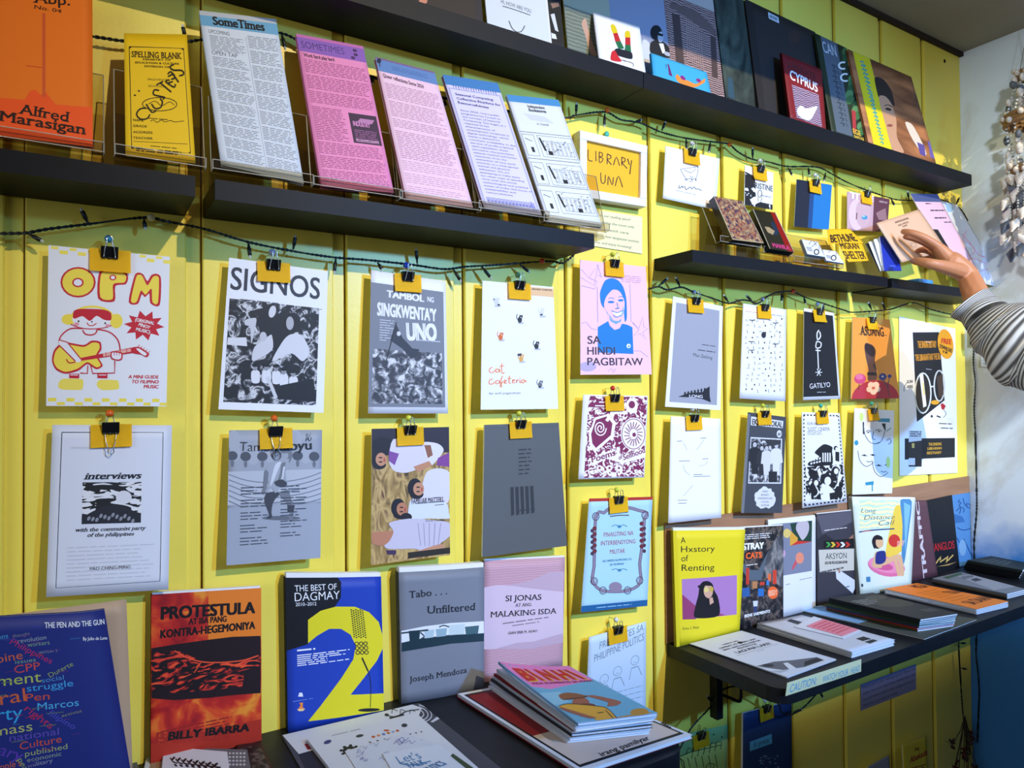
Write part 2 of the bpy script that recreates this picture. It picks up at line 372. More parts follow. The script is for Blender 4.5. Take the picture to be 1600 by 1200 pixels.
    def dash(s, c, u0, v0, u1, v1, n, fill=.55, rag=.15, wl=(.04, .16), seed=1, para=0):
        R_ = random.Random(seed); V = []; F = []; dv = (v1-v0)/n
        for i in range(n):
            if para and i % para == para-1: continue
            end = u1-(u1-u0)*rag*R_.random()**2; u = u0; v = v0+dv*i
            while u < end:
                w = min(R_.uniform(*wl), end-u); k = len(V)
                V += [(u, v), (u+w, v), (u+w, v+dv*fill), (u, v+dv*fill)]; F.append((k, k+1, k+2, k+3)); u += w+.018
        s.add(c, V, F)
    def figure(s, cloth, skin, x, y, h, hair='1a1518', w=1.):
        s.p(cloth, x-h*.16*w, y+h*.22, x-h*.06*w, y+h*.16, x+h*.06*w, y+h*.16, x+h*.16*w, y+h*.22, x+h*.2*w, y+h*.6, x+h*.12*w, y+h*.62, x+h*.1*w, y+h, x-h*.1*w, y+h, x-h*.12*w, y+h*.62, x-h*.2*w, y+h*.6)
        s.e(hair, x, y+h*.06, h*.085*w, h*.09); s.e(skin, x, y+h*.085, h*.06*w, h*.075)
    def build(s, name, base, thick=.0006, parent=None, rough=None, smooth=True, sides=None, base_uv=None):
        """one mesh: printed front with its art, edges and back"""
        bm = bmesh.new(); ul = bm.loops.layers.uv.new('UVMap')
        b0 = s.mi(base); b1 = s.mi(sides) if sides else b0; N_ = max(1, s.cut)
        nu = nv = N_
        uvs = {}
        def mk(u, v, d):
            w = bm.verts.new(s.P(u, v, d)); uvs[w] = (u*s.w, v*s.h); return w
        G = [[mk(i/nu, j/nv, 0) for i in range(nu+1)] for j in range(nv+1)]
        Bk = [[mk(i/nu, j/nv, -thick) for i in range(nu+1)] for j in range(nv+1)]
        def fc(vs, m):
            f = bm.faces.new(vs); f.material_index = m; f.smooth = bool(s.curl)
        for j in range(nv):
            for i in range(nu):
                fc((G[j][i], G[j+1][i], G[j+1][i+1], G[j][i+1]), b0); fc((Bk[j][i], Bk[j][i+1], Bk[j+1][i+1], Bk[j+1][i]), b1)
        for i in range(nu):
            fc((G[0][i], G[0][i+1], Bk[0][i+1], Bk[0][i]), b1); fc((G[nv][i+1], G[nv][i], Bk[nv][i], Bk[nv][i+1]), b1)
        for j in range(nv):
            fc((G[j+1][0], G[j][0], Bk[j][0], Bk[j+1][0]), b1); fc((G[j][nu], G[j+1][nu], Bk[j+1][nu], Bk[j][nu]), b1)
        for m, V, F, bb, lay in s.ops:
            if s.curl:
                b2 = bmesh.new(); vv = [b2.verts.new((a, b, 0)) for a, b in V]
                for f in F:
                    try: b2.faces.new([vv[i] for i in f])
                    except ValueError: pass
                b2.normal_update(); bmesh.ops.triangulate(b2, faces=[f for f in b2.faces if len(f.verts) > 4], ngon_method='EAR_CLIP')
                for ax in (0, 1):
                    for k in range(1, N_):
                        if bb[ax] < k/N_ < bb[ax+2]:
                            co = (k/N_, 0, 0) if ax == 0 else (0, k/N_, 0); no = (1, 0, 0) if ax == 0 else (0, 1, 0)
                            bmesh.ops.bisect_plane(b2, geom=b2.verts[:]+b2.edges[:]+b2.faces[:], plane_co=co, plane_no=no, dist=1e-6)
                b2.verts.index_update(); V = [(v.co.x, v.co.y) for v in b2.verts]; F = [tuple(v.index for v in f.verts) for f in b2.faces]; b2.free()
            vs = [mk(u, v, .00012+lay*.00006) for u, v in V]
            for f in F:
                try: g = bm.faces.new([vs[i] for i in f])
                except ValueError: continue
                g.material_index = m
                g.normal_update()
                if g.normal.dot(s.n) < 0: g.normal_flip()
        for f in bm.faces:
            for lp in f.loops: lp[ul].uv = uvs[lp.vert]
        o = obj(name, bm, s.mats, parent)
        return o
    def block(s, name, m, d0, d1, inset=.002, parent=None, top=0, n=10, right=0):
        """the pages behind a cover: a thin solid that follows the same sheet"""
        bm = bmesh.new(); iu, iv = inset/s.w, inset/s.h; nn = max(1, s.cut)
        us = [iu+(1+right/s.w-2*iu)*i/nn for i in range(nn+1)]; vsn = [-top/s.h+iv, .25, .5, .75, 1-iv]
        A = [[bm.verts.new(s.P(u, v, -d0)) for u in us] for v in vsn]; B = [[bm.verts.new(s.P(u, v, -d1)) for u in us] for v in vsn]
        for j in range(4):
            for i in range(nn):
                bm.faces.new((A[j][i], A[j+1][i], A[j+1][i+1], A[j][i+1])); bm.faces.new((B[j][i], B[j][i+1], B[j+1][i+1], B[j+1][i]))
            bm.faces.new((A[j+1][0], A[j][0], B[j][0], B[j+1][0])); bm.faces.new((A[j][nn], A[j+1][nn], B[j+1][nn], B[j][nn]))
        for i in range(nn):
            bm.faces.new((A[0][i], A[0][i+1], B[0][i+1], B[0][i])); bm.faces.new((A[4][i+1], A[4][i], B[4][i], B[4][i+1]))
        return obj(name, bm, m, parent)
PAGES = mat('e3e4e8', .8, .2)
def quad(crop, c8, Yt, Yb):
    pp = [px(crop, c8[i], c8[i+1]) for i in range(0, 8, 2)]
    return pp, [at(*pp[0], Yt), at(*pp[1], Yt), at(*pp[2], Yb), at(*pp[3], Yb)]
def quadh(crop, c8, z):
    pp = [px(crop, c8[i], c8[i+1]) for i in range(0, 8, 2)]
    return pp, [atz(*p, z) for p in pp]
def mp(crop, c8):
    return [x for i in range(0, len(c8), 2) for x in px(crop, c8[i], c8[i+1])]
# ---------------------------------------------------------------- binder clip, paper tag and pin that hang each zine
WIRE = mat('b9bcc4', .25, .5, 1.0); CLIPM = mat('101114', .35, .5)
def make_clip(down):
    root = bpy.data.objects.new('binder_clip', None); root.empty_display_size = .01; C.objects.link(root); O = Vector()
    bm = bmesh.new(); w = .0102
    for x0, x1 in ((-w, w),):
        prism(bm, [Vector((x0, -.0062, .004)), Vector((x0, .0045, .004)), Vector((x0, .0052, .003)), Vector((x0, .001, -.0105)), Vector((x0, -.0012, -.0105)), Vector((x0, -.0072, .003))], Vector((x1-x0, 0, 0)))
    for z, y in ((-.0108, -.002),):
        for k in (-1, 0, 1): tube(bm, [(k*.0068-.0026, y, z), (k*.0068+.0026, y, z)], .0013, 6)
    obj('clip_body', bm, CLIPM, root, origin=O)
    def loop(fl, sg):
        z0 = -.0108 if True else 0; d = -1 if down and fl else 1
        pts = [(-.0068, 0, z0), (-.0052, sg*.004, z0+d*.012), (-.003, sg*.0045, z0+d*.021), (-.0035, sg*.004, z0+d*.025), (0, sg*.004, z0+d*.0285), (.0035, sg*.004, z0+d*.025), (.003, sg*.0045, z0+d*.021), (.0052, sg*.004, z0+d*.012), (.0068, 0, z0)]
        bm = bmesh.new(); off = -.0022 if fl else .0015
        pts = [(x, y+off-(.004 if fl and not down else 0), z) for x, y, z in pts]
        tube(bm, smoothline(pts, 3), .0007, 5); obj('handle', bm, WIRE, root, origin=O)
    loop(True, -1); loop(False, 1 if not down else .6)
    return root
CLIPS = {}
PINC = {}
def make_pin(c):
    root = bpy.data.objects.new('push_pin', None); root.empty_display_size = .01; C.objects.link(root)
    m = acrylic('pin_'+c, c, .9) if False else mat(c, .12, .6); bm = bmesh.new(); ball(bm, (0, 0, 0), .0052, 0, 12)
    obj('pin_head', bm, m, root, origin=Vector()); bm = bmesh.new(); tube(bm, [(0, .004, 0), (0, .026, -.0005)], .0006, 5); obj('needle', bm, WIRE, root, origin=Vector()); return root
COLN = {'2f86b4':'blue', 'd9601c':'orange', '8fa0bf':'pale blue', '2a50c8':'deep blue', '6f9c6a':'green', 'c8d24a':'lime', 'd23a2c':'red', 'd8dade':'clear', '3fb0a2':'teal', 'cfc79a':'cream'}
def hang(crop, x, y, who, pin, down=False, ang=0., Y=-.019, w=.048, hh=.0305, tw=0):
    """x, y: where the middle of the paper tag's top edge is seen"""
    p = at(*px(crop, x, y), Y-.004); key = down
    bm = bmesh.new(); ul = None
    ca, sa = math.cos(math.radians(ang)), math.sin(math.radians(ang))
    def R_(a, b, d=0): return Vector((p.x+a*ca+b*sa, p.y+d, p.z-a*sa+b*ca))
    V = []
    for j in range(5):
        b = .0005-hh*j/4; d = -.0025*(j/4)**2*(1+tw)
        V.append([bm.verts.new(R_(a*w/2, b, d-(.001*a*tw if j == 4 else 0))) for a in (-1, 0, 1)])
    for j in range(4):
        for i in (0, 1): bm.faces.new((V[j][i], V[j+1][i], V[j+1][i+1], V[j][i+1]))
    bmesh.ops.solidify(bm, geom=bm.faces[:], thickness=.0003)
    t = obj('paper_tag', bm, TAGC); tag(t, 'orange-yellow paper tag on the '+who, 'paper tag', 'yellow paper tags')
    loc = Vector((p.x-.001, p.y-.0005, p.z-.0005))
    if key not in CLIPS: c = CLIPS[key] = make_clip(down); c.location = loc
    else: c = dup(CLIPS[key], loc)
    c.rotation_euler = (0, math.radians(ang), 0)
    tag(c, 'black binder clip gripping the '+who, 'binder clip', 'binder clips on the wall')
    if pin:
        pl = Vector((p.x-.002, -.022, p.z+.0155))
        if pin not in PINC: k = PINC[pin] = make_pin(pin); k.location = pl
        else: k = dup(PINC[pin], pl)
        tag(k, COLN[pin]+' round push pin above the '+who, 'push pin', 'round push pins')
def zine(name, crop, c8, who, label, cat, art, base='e6e8f0', Yt=-.021, Yb=-.029, th=.0022, curl=None, cut=0, hangs=None, pages=True, group=None):
    pp, q4 = quad(crop, c8, Yt, Yb); s = Sheet(*q4, pp, crop, curl, cut)
    if art: art(s)
    o = s.build(name, base, .0004); tag(o, label, cat, group)
    if pages: s.block('page_block', PAPER, .0005, th, .0008, o)
    if hangs:
        kw = hangs[-1] if isinstance(hangs[-1], dict) else {}; hs = [h for h in hangs if not isinstance(h, dict)]
        hang(*hs[:3], who, hs[3], hs[4] if len(hs) > 4 else False, Y=Yt, **kw)
    return o
# ---------------------------------------------------------------- picture textures (printed photographs)
PH1 = tex('print_dark_collage', 'noise', 46, [(.0, '17181d'), (.47, '17181d'), (.52, '5a5c63'), (.58, 'd9dae2'), (.63, '3a3b42')], detail=5, distort=1.6)
PH2 = tex('print_grey_crowd', 'noise', 85, [(.0, '26272d'), (.45, '3b3c44'), (.55, '85878f'), (.64, 'd5d6de')], detail=4, distort=.8)
PH3 = tex('print_straw', 'noise', 60, [(.3, '4a3a22'), (.45, '9a7c48'), (.55, 'c4a56a'), (.7, '6b4a30')], detail=6, distort=1, stretch=(1, .45, 1), rot=.6)
PH4 = tex('print_woodcut', 'noise', 70, [(.46, '17181d'), (.5, 'dfe0e8')], detail=2, distort=2.2, const=True, stretch=(.35, 1, 1))
PH5 = tex('print_magenta_woodcut', 'noise', 55, [(.42, 'f0e6ea'), (.47, '7c2450')], detail=2, distort=2.5, const=True)
PH6 = tex('print_xerox', 'noise', 40, [(.5, '14151a'), (.53, 'e3e4ec')], detail=4, distort=1.2, const=True)
PH7 = tex('print_red_flame', 'noise', 26, [(.35, '8e1018'), (.47, 'b4221a'), (.56, 'd0481c'), (.66, 'e08a28')], detail=3, distort=.6)
PH8 = tex('print_red_woodcut', 'noise', 80, [(.5, '160b10'), (.56, 'c22c22'), (.66, 'e4542c')], detail=3, distort=2., stretch=(.4, 1, 1), rot=.5)
PH9 = tex('print_street', 'noise', 60, [(.4, '15161c'), (.52, '3a3536'), (.6, '6c5f58'), (.68, '2a2428')], detail=5, distort=.6)
PH10 = tex('print_rock', 'noise', 45, [(.35, '23262d'), (.5, '54565c'), (.62, '8d8b8a'), (.72, '33343a')], detail=6, distort=.8, stretch=(1, .5, 1), rot=.7)
PH11 = tex('print_etching', 'wave', 60, [(.3, '4a3638'), (.6, '8d6d6c'), (.8, 'b99a92')], detail=4, distort=5)
PH12 = tex('print_wood_portrait', 'noise', 9, [(.3, '5a3220'), (.45, '8c5836'), (.6, 'b97a4c'), (.75, '7a452c')], detail=5, distort=.5, stretch=(.4, 2, 1))
PH13 = tex('print_palm', 'wave', 26, [(.2, 'f2ecc0'), (.5, 'f4e27a'), (.8, 'bfe0dc')], detail=2, distort=7)
PH14 = tex('print_painting', 'noise', 110, [(.4, '4a5a9a'), (.46, 'c8685a'), (.5, 'f0b8a4'), (.54, '6a86a0'), (.6, 'f4dcc8')], detail=3, distort=.8)
WAVES = tex('print_wave_lines', 'wave', 62, [(.45, '2a1a24'), (.55, 'c9a9c4')], detail=1, distort=3.5, const=True)
PINKW = tex('print_pink_lines', 'wave', 75, [(.25, 'b78d9c'), (.6, 'c39cab')], detail=2, distort=3)
MAROON = '7d1f3c'
# ================================================================ zines hanging on the wall, upper row
def a_opm(s):
    Y, R = 'f3da4a', 'c4122c'
    for i in range(7):
        u = i/7
        if not 2.2 < i < 4.6: s.r('f5e25a', u+.02, .005, u+.075, .022); s.r('f5e25a', u+.085, .025, u+.15, .048)
        s.r('f0dc48', u+.015, .95, u+.078, .972); s.r('f0dc48', u+.083, .976, u+.145, .994)
    s.e(R, 487, 368, 110, 97); s.e(Y, 487, 368, 98, 86); s.e(R, 486, 370, 36, 30); s.e('e9e9f2', 486, 370, 26, 21)
    s.sp(R, 622, 296, 720, 290, 780, 300, 800, 335, 785, 380, 720, 392, 714, 488, 612, 472); s.sp(Y, 634, 308, 720, 302, 772, 312, 788, 337, 774, 370, 706, 380, 702, 474, 626, 462)
    s.e(R, 704, 338, 22, 18); s.e('e9e9f2', 704, 338, 13, 11)
    s.sp(R, 803, 492, 838, 330, 865, 306, 895, 318, 920, 360, 945, 322, 980, 314, 1006, 345, 998, 512, 940, 502, 932, 440, 905, 462, 885, 445, 860, 505)
    s.sp(Y, 817, 484, 850, 336, 870, 320, 890, 330, 920, 388, 955, 334, 980, 328, 993, 352, 986, 498, 952, 492, 946, 408, 908, 446, 880, 420, 852, 492)
    s.ring(Y, 575, 600, 132, 78, 14, a0=180, a1=360); s.e(Y, 430, 602, 46, 34); s.e(Y, 725, 612, 40, 46)
    s.e('e9e9f2', 572, 600, 122, 62); s.sp(R, 455, 590, 462, 548, 510, 536, 640, 540, 690, 560, 692, 606, 650, 605, 602, 580, 560, 612, 515, 582, 470, 597)
    s.l(R, 6, 440, 632, 500, 655, 572, 662, 650, 655, 695, 640); s.e('2a1014', 490, 614, 6, 6); s.e('2a1014', 656, 626, 6, 6); s.e('e59aa8', 478, 632, 16, 11); s.e('e59aa8', 672, 640, 14, 9)
    s.l(R, 6, 542, 622, 555, 640, 580, 640, 602, 626); s.e('2a1014', 573, 617, 5, 5)
    s.l(R, 8, 515, 668, 530, 692, 565, 700, 595, 690, 605, 668); s.l(R, 8, 515, 660, 440, 660, 385, 700, 368, 745, 385, 800); s.l(R, 8, 605, 664, 680, 680, 735, 730, 750, 800, 745, 850)
    s.sp(R, 325, 860, 340, 790, 400, 745, 520, 762, 570, 735, 625, 742, 632, 790, 610, 830, 640, 890, 600, 912, 545, 880, 490, 920, 410, 940, 350, 915)
    s.sp(Y, 335, 860, 350, 798, 405, 757, 520, 774, 575, 747, 616, 752, 620, 785, 598, 830, 628, 885, 600, 900, 545, 868, 485, 908, 410, 928, 357, 905)
    s.p(R, 465, 850, 820, 778, 828, 812, 470, 866); s.p('e7a9a0', 640, 815, 815, 784, 818, 803, 645, 835)
    for x in (660, 700, 750, 790): s.l(R, 4, x, 808-(x-660)*.19, x+2, 838-(x-660)*.19, k=1)
    s.sp(R, 820, 780, 870, 775, 930, 815, 915, 838, 880, 822, 828, 812); s.sp('e9e9f2', 850, 785, 870, 785, 915, 815, 905, 828, 880, 815)
    for i in range(5): s.l(R, 4, 858+i*16, 780+i*9, 870+i*16, 760+i*10, k=1)
    s.sp('e9e9f2', 370, 735, 420, 745, 505, 850, 470, 865, 375, 770); s.l(R, 7, 368, 730, 420, 745, 505, 850, k=1); s.l(R, 7, 372, 765, 470, 862, k=1); s.l(R, 7, 415, 850, 430, 872, 470, 868)
    s.sp(R, 690, 812, 705, 800, 760, 808, 762, 850, 735, 860, 695, 848); s.sp('e9e9f2', 697, 815, 708, 808, 753, 815, 754, 845, 733, 852, 701, 842)
    for x in (712, 728, 744): s.l(R, 4, x, 808, x, 826, k=1)
    s.l(R, 7, 500, 935, 545, 938, 548, 890, k=1); s.l(R, 7, 565, 885, 578, 938, 715, 935, 716, 860, k=1)
    for x in (432, 608):
        s.p(R, x, 940, x+62, 940, x+62, 968, x, 966); s.p('e9e9f2', x+7, 945, x+54, 945, x+54, 950, x+7, 950)
    s.sp('f0dc5a', 372, 985, 400, 970, 505, 972, 520, 990, 515, 1030, 495, 1040, 385, 1036, 364, 1015); s.sp('f0dc5a', 610, 985, 640, 976, 730, 980, 742, 1005, 735, 1035, 640, 1040, 605, 1015)
    st = []
    for i in range(20):
        a = math.pi*2*i/20+.1; rx, ry = (128, 96) if i % 2 == 0 else (82, 58); st += [900+rx*math.cos(a), 640+ry*math.sin(a)]
    s.p(R, *st)
    for i, (t_, x0, x1) in enumerate((('(ORIGINAL', 842, 962), ('PINOY', 862, 935), ('MUSIC)', 846, 935))): s.t('f0f0f6', t_, x0, 612+i*30, x1, 636+i*28, 20, b=.03, sh=.1)
    for i, (t_, x0) in enumerate((('A MINI GUIDE', 800), ('TO FILIPINO', 822), ('MUSIC', 896))): s.t(R, t_, x0, 968+i*30, 992, 970+i*30, 20, b=.035, sh=.15)
zine('zine', 'd1', [303,132, 1062,205, 1040,1140, 288,1137], 'white zine with cartoon guitar player', 'white zine with yellow bubble letters and cartoon guitar player, top left', 'zine', a_opm, hangs=('d1', 690, 162, '2f86b4'))
def a_sig(s):
    s.t('2c3140', 'SIGNOS', 238, 400, 798, 464, 134, b=.013)
    s.dash('6a6c76', .13, .265, .5, .275, 1); s.dash('6a6c76', .76, .275, .95, .283, 1)
    s.p(PH1, 235, 458, 795, 520, 775, 1132, 195, 1110)
    s.sp('14151b', 440, 520, 500, 492, 530, 520, 528, 560, 585, 540, 600, 700, 560, 800, 480, 760, 420, 650, 415, 570); s.e('cfcfd8', 502, 540, 22, 38, 15); s.e('14151b', 630, 600, 48, 55); s.e('a9aab4', 612, 612, 24, 42)
    s.sp('c9cad4', 480, 690, 500, 690, 500, 780, 380, 850, 390, 760); s.e('bdbec8', 445, 695, 22, 30)
    s.sp('cfd0da', 570, 720, 620, 680, 690, 690, 735, 790, 690, 850, 620, 800, 500, 850)
    s.p('d5d6de', 225, 700, 340, 700, 345, 755, 220, 745); s.sp('c2c3cc', 335, 590, 400, 580, 395, 640, 370, 740, 365, 640, 330, 620)
    for x, y in ((395, 880), (465, 880), (525, 885), (572, 905), (632, 920)): s.sp('d8d9e2', x-25, y+40, x, y+22, x+28, y+40, x+25, y+105, x-20, y+105); s.e('8d8e98', x, y+10, 14, 20); s.e('101116', x, y-6, 22, 12)
    s.p('14151b', 520, 1010, 760, 960, 775, 1110, 530, 1090); s.l('c9cad4', 22, 470, 950, 500, 1020, 525, 1085)
zine('zine', 'd2', [232,210, 850,295, 822,1180, 165,1158], 'magazine with the family collage cover', 'white magazine cover with big grey title over a dark family collage', 'magazine', a_sig, hangs=('d2', 512, 240, '8fa0bf'))
def a_tam(s):
    G = '767a86'
    s.p(G, 152, 700, 577, 768, 572, 1145, 148, 1145) if False else s.r(G, .0, .085, .965, .955)
    W = 'e4e5ee'
    s.t(W, 'TAMBOL', 245, 808, 470, 838, 38, b=.05); s.t(W, 'NG', 488, 836, 526, 842, 28, b=.03); s.t(W, 'SINGKWENTA’Y', 188, 912, 542, 950, 72, b=.05); s.t(W, 'UNO', 366, 1058, 546, 1062, 96, b=.06)
    s.dash('b9bbc6', .12, .34, .3, .5, 9, .35, .5); s.dash('b9bbc6', .62, .46, .92, .475, 1)
    s.r(PH2, .04, .55, .93, .93)
    s.r('3c3f49', .04, .78, .93, .93) if False else None
    s.p('2f323b', 268, 1060, 300, 960, 340, 1045, 400, 1110, 440, 1115, 430, 1160, 390, 1170, 340, 1110); s.l('23252c', 6, 305, 955, 240, 1195, k=1); s.e('cfd0d8', 318, 1022, 12, 14)
    s.p(G, 152, 1050, 250, 1050, 235, 1150, 148, 1150) if False else None
zine('zine', 'd3', [152,655, 595,722, 609.6,1508.8, 133.4,1508.8], 'grey zine with the flag and crowd', 'grey zine with white block title, a flag and a crowd', 'zine', a_tam, hangs=('d3', 372, 680, '2a50c8'))
def a_cat(s):
    s.r('e2b98c', .66, .015, 1, .085); s.t('5a4636', 'PREVIEW CHAPTER', 655, 362, 812, 372, 12, b=.02)
    def cat(c, x, y, dx=14, lie=False):
        s.e('b9bac6', x+8, y+38, 26, 9); s.e(c, x, y+14, 22 if lie else 17, 16 if lie else 24); s.e(c, x+dx*.6, y-8, 14, 12); s.p(c, x+dx*.6-13, y-10, x+dx*.6-10, y-26, x+dx*.6-2, y-16); s.p(c, x+dx*.6+13, y-10, x+dx*.6+11, y-26, x+dx*.6+3, y-16); s.l(c, 5, x-14, y+15, x-26, y-5, x-18, y-30); s.e('f3f3f7', x+dx*.6, y-4, 5, 3)
    for c, x, y in (('c9c9d2', 380, 440), ('d0cfd2', 730, 520), ('26272c', 560, 568), ('d0682c', 410, 700), ('2b2c31', 690, 770), ('d8a052', 570, 870), ('6c6d74', 718, 1080)): cat(c, x, y)
    s.p('3a3b40', 540, 845, 575, 840, 570, 860, 545, 862)
    for c, x, y in (('8d8e98', 360, 430), ('26272c', 395, 470), ('26272c', 728, 545), ('26272c', 715, 1110)): s.e(c, x, y, 10, 7)
    O = 'e8752a'
    s.l(O, 7, 345, 950, 325, 965, 325, 990, 350, 992, 368, 975); s.l(O, 7, 395, 968, 375, 965, 375, 990, 395, 985, 400, 965, 405, 992); s.l(O, 7, 420, 920, 418, 985, 430, 1000, 440, 990); s.l(O, 6, 400, 945, 438, 938, k=1)
    s.l(O, 7, 350, 1045, 325, 1055, 322, 1085, 350, 1085, 365, 1068); s.l(O, 7, 395, 1060, 375, 1060, 375, 1085, 398, 1078, 400, 1058, 405, 1085); s.l(O, 7, 425, 1020, 412, 1060, 418, 1110, 405, 1100, 430, 1065); s.l(O, 7, 435, 1075, 455, 1060, 440, 1055, 440, 1080, 460, 1078); s.l(O, 7, 480, 1020, 475, 1075, 490, 1078); s.l(O, 6, 462, 1045, 495, 1040, k=1)
    s.l(O, 7, 500, 1065, 520, 1055, 505, 1052, 505, 1078, 525, 1072); s.l(O, 7, 535, 1050, 535, 1078, 537, 1060, 552, 1052); s.l(O, 7, 560, 1052, 560, 1075, 570, 1072); s.l(O, 7, 595, 1055, 575, 1055, 578, 1078, 596, 1070, 598, 1055, 612, 1072); s.e(O, 561, 1038, 4, 4)
    s.t('35363e', 'by anli pagadnan', 318, 1172, 565, 1168, 18, sh=.3)
zine('zine', 'd4', [270,292, 822,342, 860.6,1294, 255.5,1301], 'white zine sprinkled with little cats', 'white zine sprinkled with little cats and orange script title', 'zine', a_cat, hangs=('d4', 560, 312, '6f9c6a'))
def a_sah(s):
    B, L_ = '1d78c4', 'a08ac0'
    for P_ in ([1040, 200, 1100, 262, 1175, 165, 1140, 320, 1040, 260], [1040, 320, 1145, 345, 1165, 290, 1100, 262], [1165, 165, 1200, 260, 1170, 240], [1040, 610, 1080, 600, 1120, 650, 1160, 660], [1440, 600, 1490, 650, 1520, 560, 1530, 640, 1560, 650, 1520, 680, 1550, 740, 1500, 690, 1450, 710, 1490, 660, 1440, 605], [1450, 830, 1500, 830, 1560, 880], [1165, 330, 1170, 600], [1420, 310, 1430, 600]): s.l(L_, 4, *P_, k=1)
    s.e('b7a6dc', 1090, 960, 70, 40)
    s.p(B, 1170, 640, 1210, 615, 1250, 592, 1262, 628, 1300, 662, 1340, 650, 1358, 612, 1405, 622, 1440, 642, 1448, 855, 1170, 842)
    s.sp(B, 1192, 440, 1188, 370, 1225, 285, 1275, 266, 1325, 280, 1368, 330, 1392, 420, 1397, 560, 1382, 598, 1374, 520, 1376, 440, 1340, 372, 1290, 355, 1240, 405, 1226, 485, 1206, 476)
    s.sp('eebfd0', 1250, 535, 1300, 570, 1350, 572, 1354, 620, 1328, 652, 1292, 650, 1255, 608)
    s.p('6fa0d8', 1258, 552, 1290, 588, 1330, 592, 1352, 574, 1350, 596, 1310, 616, 1268, 592)
    s.sp('eebfd0', 1218, 470, 1232, 410, 1285, 352, 1340, 366, 1377, 440, 1371, 530, 1342, 578, 1305, 590, 1266, 556, 1236, 520)
    s.p('8fb0dc', 1236, 505, 1250, 535, 1290, 574, 1305, 588, 1266, 560, 1240, 528); s.p('8fb0dc', 1362, 500, 1372, 470, 1370, 530, 1345, 575, 1352, 545)
    s.e(B, 1272, 445, 26, 9); s.e(B, 1348, 432, 22, 9); s.l(B, 5, 1250, 420, 1275, 412, 1298, 422); s.l(B, 5, 1330, 410, 1350, 402, 1368, 410); s.l(B, 6, 1318, 450, 1325, 490, 1305, 495, 1340, 492); s.sp('f4f4fa', 1285, 518, 1320, 530, 1358, 515, 1345, 548, 1312, 552); s.l(B, 6, 1275, 510, 1320, 526, 1366, 508); s.l(B, 6, 1288, 545, 1315, 562, 1350, 545)
    s.e('f0f4fa', 1410, 790, 16, 18); s.e(B, 1412, 792, 7, 8)
    T_ = '43303f'
    s.t(T_, 'SA', 1090, 772, 1195, 772, 62, b=.012); s.t(T_, 'HINDI', 1088, 860, 1305, 860, 62, b=.012); s.t(T_, 'PAGBITAW', 1088, 948, 1524, 948, 62, b=.012)
    s.dash('c08aa8', .6, .1, .92, .17, 4, .3); s.l('b79ac0', 4, 1250, 1000, 1280, 975, 1290, 1010, 1310, 975)
zine('zine', 'd4', [1032,130, 1545,185, 1592,1025, 1035,1028], 'pink zine with the blue portrait', 'pink zine with blue halftone portrait of a smiling woman', 'zine', a_sah, base='efc3d6', hangs=('d4', 1300, 145, 'c8d24a'))
def a_mao(s):
    s.r('9b9eae', .065, .05, .93, .955); K = '2b2c36'
    s.dash('5a5c6a', .6, .395, .87, .41, 1); s.dash('4a4c5a', .53, .45, .87, .466, 1)
    s.t(K, 'Mao Zedong', 400, 672, 562, 700, 28, sh=.05)
    s.p('20222c', 270, 1030, 360, 995, 480, 985, 500, 960, 540, 935, 540, 1020, 550, 1080, 480, 1050, 380, 1035)
    for i in range(7): s.e('20222c', 330+i*28, 1000-i*6, 8, 16)
    s.t('cfd1dc', 'LONG', 365, 1035, 480, 1040, 26, b=.03)
zine('zine', 'e5', [228,180, 652,265, 630,1150, 160,1120], 'grey zine in a white border', 'slim grey zine in white border with small black ink drawing at bottom', 'zine', a_mao, hangs=('e5', 420, 205, '8fa0bf'))
def a_sym(s):
    R_ = random.Random(3); s.dash('d6a9a0', .05, .075, .35, .09, 1); s.dash('9a9ca8', .6, .075, .92, .09, 1)
    for y in range(380, 1020, 46):
        for x in range(860, 1150, 48):
            a, b = x+R_.uniform(-14, 14), y+R_.uniform(-12, 12); k = R_.random()
            if k < .4: s.l('4a4b54', 4, a-10, b+4, a, b-8, a+10, b+4, k=1)
            elif k < .75: s.l('3b3c44', 4, a, b-14, a+R_.uniform(-6, 6), b+14, k=1)
            else: s.e('33343c', a, b, 6, 8)
    for x, y in ((900, 380), (1100, 405), (895, 560), (1100, 580), (897, 632)): s.l('26272e', 7, x-24, y-4, x, y, x+24, y-4, k=1); s.l('26272e', 5, x, y, x, y+20, k=1)
    s.e('2b2c34', 998, 502, 20, 27)
zine('zine', 'e5', [825,240, 1193,292, 1185,1075, 795,1050], 'white zine with rows of tiny symbols', 'white zine covered in rows of tiny black symbols', 'zine', a_sym, hangs=('e5', 1005, 262, '8fa0bf'))
def a_gat(s):
    s.r('16181f', .0, .035, .95, .965); W = 'd9dae4'
    s.l(W, 8, 222, 360, 208, 380, 212, 420, 232, 400, 226, 370); s.l(W, 7, 205, 430, 235, 440, 230, 470, 200, 470, 205, 430); s.l(W, 7, 197, 488, 232, 492, k=1); s.l(W, 7, 212, 480, 218, 620, k=1)
    for a in range(6): s.l(W, 5, 220, 645, 220+24*math.cos(a*1.05), 645+30*math.sin(a*1.05), k=1)
    s.t(W, 'GATILYO', 158, 772, 300, 758, 40, b=.0, sh=0); s.dash('b9bac6', .36, .915, .6, .925, 1)
zine('zine', 'e6', [117,228, 325,262, 370,858, 112,868], 'black zine with the chalk-white flower stem', 'black zine with chalk-white flower stem and hand-lettered title', 'zine', a_gat, hangs=('e6', 222, 243, '8fa0bf', dict(tw=1)))
